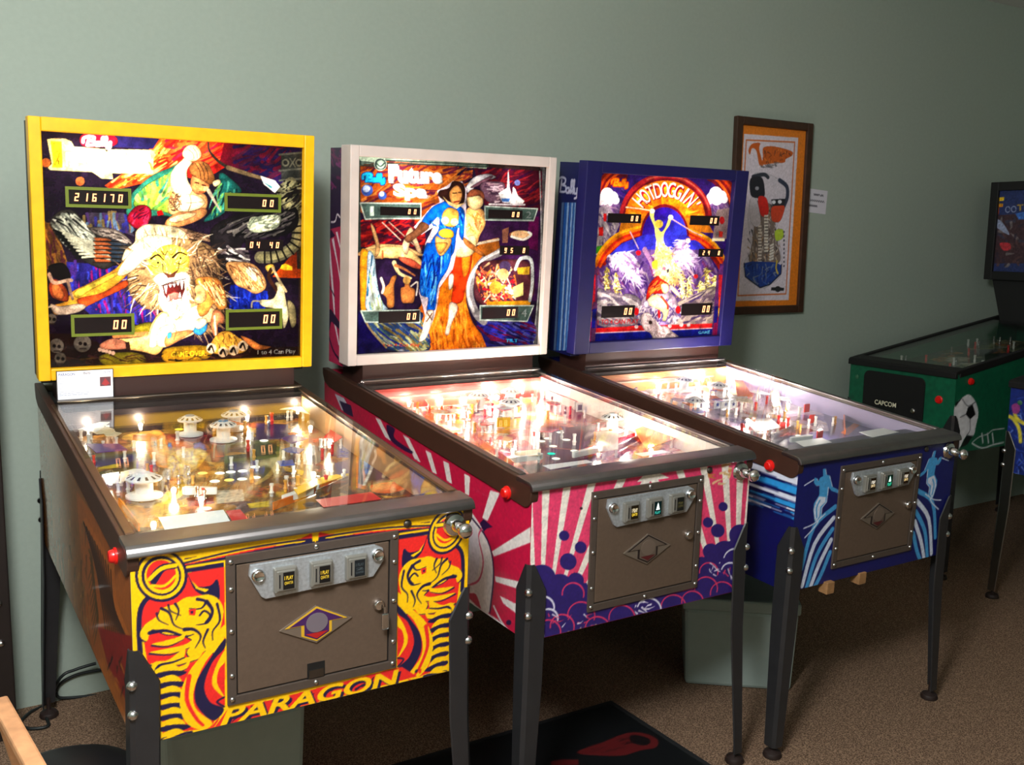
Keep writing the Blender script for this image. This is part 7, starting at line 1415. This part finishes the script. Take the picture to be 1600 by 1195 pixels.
def f5_front(s): 
    s.a[:] = (26, 44, 120)
    c = Z(1480, 540, 4.6)
    s.hatch(c((440, 380), (560, 380), (560, 1000), (440, 900)), 40, 14, 2, [(60, 90, 200), (20, 24, 70), (120, 150, 230)], angle=1.2, spread=0.7); s.fill(c((490, 930), (600, 970), (600, 1020), (490, 980)), (60, 140, 220)); s.stroke(c((490, 925), (600, 960)), 2, (220, 226, 240), sm=False)
    s.stroke(c((450, 510), (480, 530), (520, 600), (530, 690)), 6, (214, 200, 60)); s.stroke(c((480, 440), (500, 520), (552, 560)), 6, (214, 200, 60)); s.fill(c((470, 430), (520, 420), (520, 480), (480, 490)), (150, 60, 130), sm=True); s.noise(0.08, 4)
def f5_side(s): s.a[:] = (120, 30, 26); s.noise(0.1, 8)
far_machine('blue pinball machine with yellow squiggles, partly in view beside the green machine', POSE5, DIM5, dict(cabinet=pbr('blue_cabinet', (24, 38, 104), 0.45), leg=CH_LEG), f5_front, f5_side, lambda s: s.noise(0.2, 5), f4_pf)

# ------------------------------------------------------------------ framed poster and cards
def wall_pt(px): return hit(ROOM, [px], (0, WALL_N, 0), (0, 1, 0))[0]
q = [wall_pt(p) for p in ((1143, 183), (1266, 192), (1247, 487), (1135, 492))]
fx0 = (q[0][0] + q[3][0]) / 2; fx1 = (q[1][0] + q[2][0]) / 2; fz0 = (q[2][2] + q[3][2]) / 2; fz1 = (q[0][2] + q[1][2]) / 2
fr = thing('framed_poster', 'dark wood framed poster with orange mat and a tall playfield drawing', 'poster', ROOM @ Matrix.Translation(((fx0 + fx1) / 2, WALL_N, fz0)))
hw, hh = (fx1 - fx0) / 2, fz1 - fz0; k = 0.036
M_DWOOD = pbr('dark_wood', (62, 38, 24), 0.4, noise=0.25, nscale=30)
for lo, hi in (((-hw, 0), (-hw + k, hh)), ((hw - k, 0), (hw, hh)), ((-hw + k, 0), (hw - k, k)), ((-hw + k, hh - k), (hw - k, hh))):
    MB().box((lo[0], -0.028, lo[1]), (hi[0], -0.001, hi[1]), 0.004).build('frame_rail', M_DWOOD, fr)
box_part('backing', (-hw + k - 0.002, -0.012, k - 0.002), (hw - k + 0.002, -0.002, hh - k + 0.002), pbr('backing_board', (120, 90, 60), 0.8), fr)
def poster(s):
    s.a[:] = (222, 124, 30); c = Z(1120, 170, 3.62)
    s.fill(c((155, 143), (460, 165), (405, 1080), (105, 1085)), (216, 206, 216)); s.stroke(c((168, 178), (440, 190), (390, 1045), (120, 1055), (168, 178)), 2.2, (206, 110, 50), sm=False)
    W_ = (196, 92, 30)
    s.fill(c((180, 235), (200, 200), (245, 195), (240, 230), (262, 320), (240, 315), (225, 240), (200, 225), (188, 260)), W_, sm=True); s.fill(c((265, 220), (330, 215), (420, 240), (425, 265), (390, 285), (380, 305), (310, 310), (260, 315), (262, 270)), W_, sm=True)
    s.hatch(c((265, 225), (420, 245), (400, 280), (280, 310)), 34, 6, 2, [(226, 130, 50), (140, 60, 20), (90, 50, 40)], angle=1.4, spread=0.5); s.hatch(c((240, 310), (380, 300), (330, 330), (260, 345)), 18, 6, 2, [(80, 76, 84), (120, 116, 120)], angle=0.3)
    s.ink = ((60, 58, 66), 0.8)
    s.fill(c((205, 375), (285, 368), (350, 400), (398, 440), (396, 530), (350, 640), (335, 700), (360, 780), (365, 930), (300, 995), (250, 1010), (160, 945), (155, 870), (195, 790), (176, 620), (190, 500)), (206, 198, 208), sm=True)
    s.fill(c((230, 520), (330, 560), (330, 640), (345, 760), (350, 870), (190, 870), (200, 760), (215, 640)), (124, 108, 100), sm=True)
    s.hatch(c((200, 560), (330, 560), (345, 860), (185, 860)), 150, 7, 2.2, [(70, 62, 64), (214, 200, 184), (150, 116, 86), (46, 42, 48), (180, 140, 100), (200, 190, 186)], angle=1.45, spread=0.45)
    s.stroke(c((355, 405), (395, 440), (398, 500), (380, 548)), 7, (54, 60, 80)); s.stroke(c((205, 385), (265, 372), (290, 388)), 6, (50, 54, 66)); s.fill(c((192, 395), (255, 390), (272, 470), (262, 500), (225, 505), (192, 485)), (34, 34, 42), sm=True); s.circ(c((228, 450))[0], 3, (150, 150, 160))
    s.fill(c((235, 500), (280, 505), (294, 580), (272, 612), (245, 590)), (214, 38, 30), sm=True); s.fill(c((312, 555), (380, 548), (372, 605), (350, 640), (312, 630)), (206, 70, 40), sm=True); s.fill(c((308, 512), (388, 508), (384, 546), (314, 550)), (40, 40, 48)); s.circ(c((322, 528))[0], 3, (226, 226, 230)); s.circ(c((356, 526))[0], 3, (226, 226, 230)); s.fill(c((330, 690), (372, 682), (374, 728), (335, 745)), (180, 206, 60), sm=True)
    s.fill(c((192, 510), (225, 515), (245, 600), (245, 655), (215, 665), (190, 620)), (206, 198, 206), sm=True)
    for y in range(600, 810, 18): s.fill(c((268, y), (292, y), (290, y + 11), (268, y + 11)), (228, 222, 210)); s.fill(c((234, y + 60), (254, y + 60), (253, y + 70), (234, y + 70)), (222, 212, 200))
    for y in range(770, 860, 16): s.fill(c((300 - (y - 770) * 0.1, y), (322, y - 12), (322, y), (300, y + 10)), (220, 214, 204))
    s.fill(c((155, 872), (200, 862), (330, 866), (365, 884), (362, 932), (300, 992), (245, 1010), (162, 948)), (34, 62, 140)); s.hatch(c((165, 880), (355, 885), (300, 985), (240, 1005), (170, 945)), 60, 12, 2.4, [(60, 100, 180), (22, 36, 92), (120, 130, 150), (30, 56, 140)], angle=1.2, spread=0.8); s.stroke(c((340, 860), (335, 900), (345, 930)), 3, (206, 180, 60)); s.stroke(c((155, 872), (162, 948), (245, 1010), (300, 992), (362, 932), (365, 880)), 2, (26, 30, 50), sm=False)
    s.fill(c((308, 1008), (380, 1010), (378, 1028), (306, 1026)), (40, 40, 44)); s.circ(c((345, 1018))[0], 4.6, (40, 40, 44))
    for k_ in range(9): s.fill(c((376, 690 + k_ * 24), (384, 690 + k_ * 24), (383, 702 + k_ * 24), (375, 702 + k_ * 24)), (90, 86, 100))
    s.noise(0.04, 4)
ps = Sheet(fr.matrix_basis.copy(), (0, -0.0135, 0), (1, 0, 0), (0, 0, 1), -hw + k, hw - k, k, hh - k, 0.0026, (222, 124, 30)); poster(ps); ps.build('poster_print', M_PAINT, fr)
# handwritten card beside it
q = np.array([wall_pt(p) for p in ((1262, 293), (1293, 302), (1287, 336), (1259, 327))]); c0 = q.mean(0)
card = thing('wall_card', 'small handwritten white card pinned beside the framed poster', 'card', ROOM @ Matrix.Translation((c0[0], WALL_N, c0[2])) @ Matrix.Rotation(0.06, 4, 'Y'))
cw, chh = abs(q[1][0] - q[0][0]) / 2, 0.055
box_part('card_sheet', (-cw, -0.0025, -chh), (cw, -0.0005, chh), M_CARDW, card)
cs = Sheet(card.matrix_basis.copy(), (0, -0.0027, 0), (1, 0, 0), (0, 0, 1), -cw, cw, -chh, chh, 0.0015, (214, 210, 220))
for i, y in enumerate((0.03, 0.002, -0.022)):
    x0, x1 = ((-0.35, 0.6), (-0.65, 0.75), (-0.85, 0.1))[i]; xs = np.linspace(x0 * cw, x1 * cw, 16); cs.stroke([(x, y + 0.004 * (-1) ** n) for n, x in enumerate(xs) if n not in (9, 10) or i != 0], 0.003, (50, 46, 60), uv=True)
cs.build('handwriting', M_PAINT, card)
# information card on the first machine's frame
bb1 = Matrix.Translation((0, DIM['vb'], POSE[1]['b0'])) @ Matrix.Rotation(DIM['bt'], 4, 'X')
mw1 = MW[1] @ bb1
q = hit(mw1, [(88, 581), (175, 576), (177, 619), (91, 627)], (0, -0.009, 0), (0, 1, 0))
ix0, ix1, iz0, iz1 = (q[0][0] + q[3][0]) / 2, (q[1][0] + q[2][0]) / 2, (q[2][2] + q[3][2]) / 2, (q[0][2] + q[1][2]) / 2
ic = thing('information_card', 'white information card with small photo on the yellow backbox frame', 'card', mw1 @ Matrix.Translation(((ix0 + ix1) / 2, -0.009, iz0)))
iw, ih = (ix1 - ix0) / 2, iz1 - iz0
box_part('card_holder', (-iw - 0.002, -0.003, -0.003), (iw + 0.002, 0.003, ih + 0.001), pbr('clear_holder', (60, 56, 60), 0.3), ic)
cs = Sheet(ic.matrix_basis.copy(), (0, -0.0035, 0), (1, 0, 0), (0, 0, 1), -iw, iw, 0, ih, 0.0008, (244, 244, 252))
R4 = lambda a, b, c_, d_: [(-iw + 2*iw*a, ih * (1-b)), (-iw + 2*iw*c_, ih * (1-b)), (-iw + 2*iw*c_, ih * (1-d_)), (-iw + 2*iw*a, ih * (1-d_))]
cs.text('PARAGON', R4(.03, .06, .32, .16), (110, 120, 160), bold=0.02, uv=True); cs.text('Bally', R4(.47, .05, .6, .16), (110, 110, 130), bold=0.02, uv=True); cs.text('1979', R4(.82, .05, .95, .14), (110, 120, 160), uv=True)
for n in range(11):
    y = ih * (1 - 0.24 - 0.058 * n); x = -iw + 0.06 * iw
    while x < (0.3 if n < 8 else 0.1) * iw:
        w_ = rng.uniform(0.004, 0.012); cs.stroke([(x, y), (x + w_, y)], 0.0013, (160, 166, 190), uv=True); x += w_ + 0.003
cs.fill(R4(.76, .26, .96, .58), (96, 60, 70), uv=True); cs.fill([(-iw + 2*iw*.79, ih*.5), (-iw + 2*iw*.86, ih*.7), (-iw + 2*iw*.94, ih*.5), (-iw + 2*iw*.86, ih*.43)], (160, 50, 56), uv=True)
cs.build('card_print', M_PAINT, ic)

# ------------------------------------------------------------------ things on the floor
# mat
mo = np.array([.336, 3.046]); mu = np.array([-.845, -.534]); mv = np.array([.534, -.845])
mat_m = Matrix(((mu[0], mv[0], 0, mo[0]), (mu[1], mv[1], 0, mo[1]), (0, 0, 1, 0), (0, 0, 0, 1)))
mt = thing('floor_mat', 'black rubber mat with a dark red comet print under the white framed machine', 'mat', mat_m)
box_part('mat_sheet', (0, 0, 0.0), (0.95, 0.75, 0.008), pbr('black_mat', (16, 18, 20), 0.8, noise=0.2, nscale=90), mt, 0.003)
ms = Sheet(mat_m, (0, 0, 0.0085), (1, 0, 0), (0, 1, 0), 0.02, 0.93, 0.02, 0.73, 0.005, (16, 18, 20))
c = Z(740, 1040, 3.478); RDK = (92, 24, 26)
ms.fill(c((560, 475), (700, 418), (830, 368), (930, 370), (998, 405), (985, 445), (900, 462), (790, 490)), RDK, sm=True); ms.fill(c((850, 380), (920, 385), (960, 410), (930, 435), (860, 420)), (22, 16, 18), sm=True); ms.fill(c((420, 520), (480, 510), (570, 512), (570, 538), (420, 545)), RDK)
ms.hatch(c((600, 465), (840, 390), (860, 440), (760, 480)), 14, 24, 2, [(40, 16, 18)], angle=-0.3, spread=0.1)
ms.ex, ms.ey = np.array((1., 0, 0)), np.array((0, 1., 0)); ms.build('comet_print', M_PAINT, mt)

M_BIN = pbr('pale_grey_plastic', (150, 164, 158), 0.55, noise=0.05, nscale=20)
def bin_thing(name, label, mw, w, dpt, hgt):
    t = thing(name, label, 'box', mw, 'plastic storage boxes')
    MB().hexa([(-w/2 + .012, 0.012, 0), (w/2 - .012, 0.012, 0), (w/2 - .012, dpt - .012, 0), (-w/2 + .012, dpt - .012, 0), (-w/2, 0, hgt - 0.04), (w/2, 0, hgt - 0.04), (w/2, dpt, hgt - 0.04), (-w/2, dpt, hgt - 0.04)], 0.012).build('tub', M_BIN, t)
    MB().box((-w/2 - 0.006, -0.006, hgt - 0.042), (w/2 + 0.006, dpt + 0.006, hgt), 0.008).build('lid', M_BIN, t)
    return t
bl = hit(Matrix(), [(1070, 1071)], (0, 0, 0), (0, 0, 1))[0]; br = hit(Matrix(), [(1236, 1083)], (0, 0, 0), (0, 0, 1))[0]
ang = math.atan2(br[1] - bl[1], br[0] - bl[0]); wd = math.hypot(br[0] - bl[0], br[1] - bl[1]) + 0.024
bin_thing('storage_box', 'pale grey lidded plastic box standing on the carpet behind the machine legs', Matrix.Translation(((bl[0] + br[0]) / 2, (bl[1] + br[1]) / 2, 0)) @ Matrix.Rotation(ang, 4, 'Z'), wd, 0.27, 0.31)
e1 = hit(MW[1], [(479, 1140)], (0, 0.30, 0), (0, 1, 0))[0]; e1w = MW[1] @ Vector(e1)
bin_thing('storage_box', 'pale grey plastic box pushed under the yellow framed machine', Matrix.Translation((e1w.x, e1w.y, 0)) @ Matrix.Rotation(POSE[1]['a'], 4, 'Z') @ Matrix.Translation((-0.165, 0, 0)), 0.33, 0.4, 0.40)
# cables behind the first machine's rear leg
rl = MW[1] @ Vector((-DIM['W'] / 2, DIM['L'], 0)); 
def cable(name, label, pts, r):
    o = MB().tube([tuple(p) for p in smooth(np.array(pts), 6, False)], r, 7).build(name, pbr('cable_black', (24, 30, 30), 0.5), smooth=60); return tag(o, label, 'cable', 'black cables behind the machines')
def fl(px, z): return hit(Matrix(), [px], (0, 0, z), (0, 0, 1))[0]
def wl_(px, n): 
    p = hit(ROOM, [px], (0, n, 0), (0, 1, 0))[0]; return np.array(ROOM @ Vector(p))
cable('power_cable', 'black power cable looping on the carpet round the rear leg', [wl_((150, 1036), 3.25), wl_((118, 1046), 3.25), wl_((95, 1058), 3.25), fl((72, 1098), 0.006), fl((48, 1112), 0.006), fl((33, 1128), 0.006), fl((45, 1138), 0.006), fl((75, 1134), 0.006), fl((70, 1118), 0.006)], 0.005)
cable('power_cable', 'black cable hanging against the wall beneath the yellow framed machine', [wl_((160, 1046), 3.288), wl_((120, 1054), 3.288), wl_((92, 1070), 3.288), wl_((90, 1088), 3.288), wl_((110, 1090), 3.288), wl_((150, 1086), 3.288)], 0.005)
cable('wall_cable', 'thin black cable fixed to the wall behind the first machine', [wl_((64, 735), 3.285), wl_((65, 800), 3.285), wl_((66, 900), 3.285), wl_((66, 1000), 3.285), wl_((67, 1080), 3.285)], 0.004)

# dark cabinet at the far left against the wall
ex = hit(ROOM, [(26, 1112)], (0, 3.10, 0), (0, 1, 0))[0][0]
ac = thing('arcade_cabinet', 'tall dark brown cabinet standing against the wall beside the yellow framed machine', 'cabinet', ROOM @ Matrix.Translation((ex - 0.3, 3.27, 0)))
body = MB().box((-0.3, -0.17, 0.0), (0.3, 0.0, 1.62), 0.004).build('body', pbr('dark_brown_laminate', (30, 22, 20), 0.45, noise=0.15, nscale=25), ac)
for z in (0.30, 0.42):
    link('bolt', shared('leg_bolt', leg_bolt_mesh), M_BOLT, ac, face_matrix((0.27, -0.17, z), (1, 0, 0), (0, 0, 1)))
box_part('door', (-0.27, -0.178, 0.06), (0.24, -0.168, 1.56), pbr('dark_door_laminate', (34, 25, 22), 0.4), ac, 0.003)

# wooden chair with a black seat in the near corner
M_CWOOD = pbr('light_wood', (196, 142, 100), 0.45, noise=0.18, nscale=35)
sc = fl((104, 1206), 0.42)
a0 = fl((-2, 1088), 0.64); a1 = fl((60, 1200), 0.64); dv = (a1 - a0) / np.linalg.norm(a1 - a0)
ch = thing('armchair', 'light wooden armchair with a round black seat beside the yellow framed machine', 'chair', Matrix.Translation((sc[0], sc[1], 0)))
MB().lathe([(0, 0.36), (0.10, 0.36), (0.125, 0.37), (0.135, 0.39), (0.13, 0.41), (0.10, 0.422), (0, 0.425)], 28).build('seat', pbr('black_vinyl', (20, 20, 22), 0.35), ch, smooth=50)
for k_ in range(4):
    a = PI / 4 + k_ * PI / 2; MB().tube([(0.09 * math.cos(a), 0.09 * math.sin(a), 0.36), (0.115 * math.cos(a), 0.115 * math.sin(a), 0.0)], [0.014, 0.011], 10).build('leg', M_CWOOD, ch, smooth=50)
A_ = Vector(a0) - Vector((sc[0], sc[1], 0)); Bv = Vector(a1) - Vector((sc[0], sc[1], 0)); dvv = (Bv - A_).normalized(); Bx = Bv + dvv * 0.02
sd = Vector((0, 0, 1)).cross(dvv); up = Vector((0, 0, 1)); hw_ = 0.015
MB().hexa([tuple(P_ + sd * sx * hw_ + up * sz) for sz in (-0.022, 0.0) for P_, sx in ((A_, -1), (A_, 1), (Bx, 1), (Bx, -1))], 0.005).build('armrest', M_CWOOD, ch)
MB().tube([tuple(A_ + dvv * 0.03 - up * 0.02), tuple((A_ + dvv * 0.03) * 0.55 + up * (0.37 - 0.64 * 0.55))], 0.013, 10).build('arm_post', M_CWOOD, ch, smooth=50)
MB().tube([tuple(Bx - dvv * 0.02 - up * 0.02), tuple((Bx - dvv * 0.02) * 0.3 + up * (0.37 - 0.64 * 0.3))], 0.013, 10).build('arm_post', M_CWOOD, ch, smooth=50)
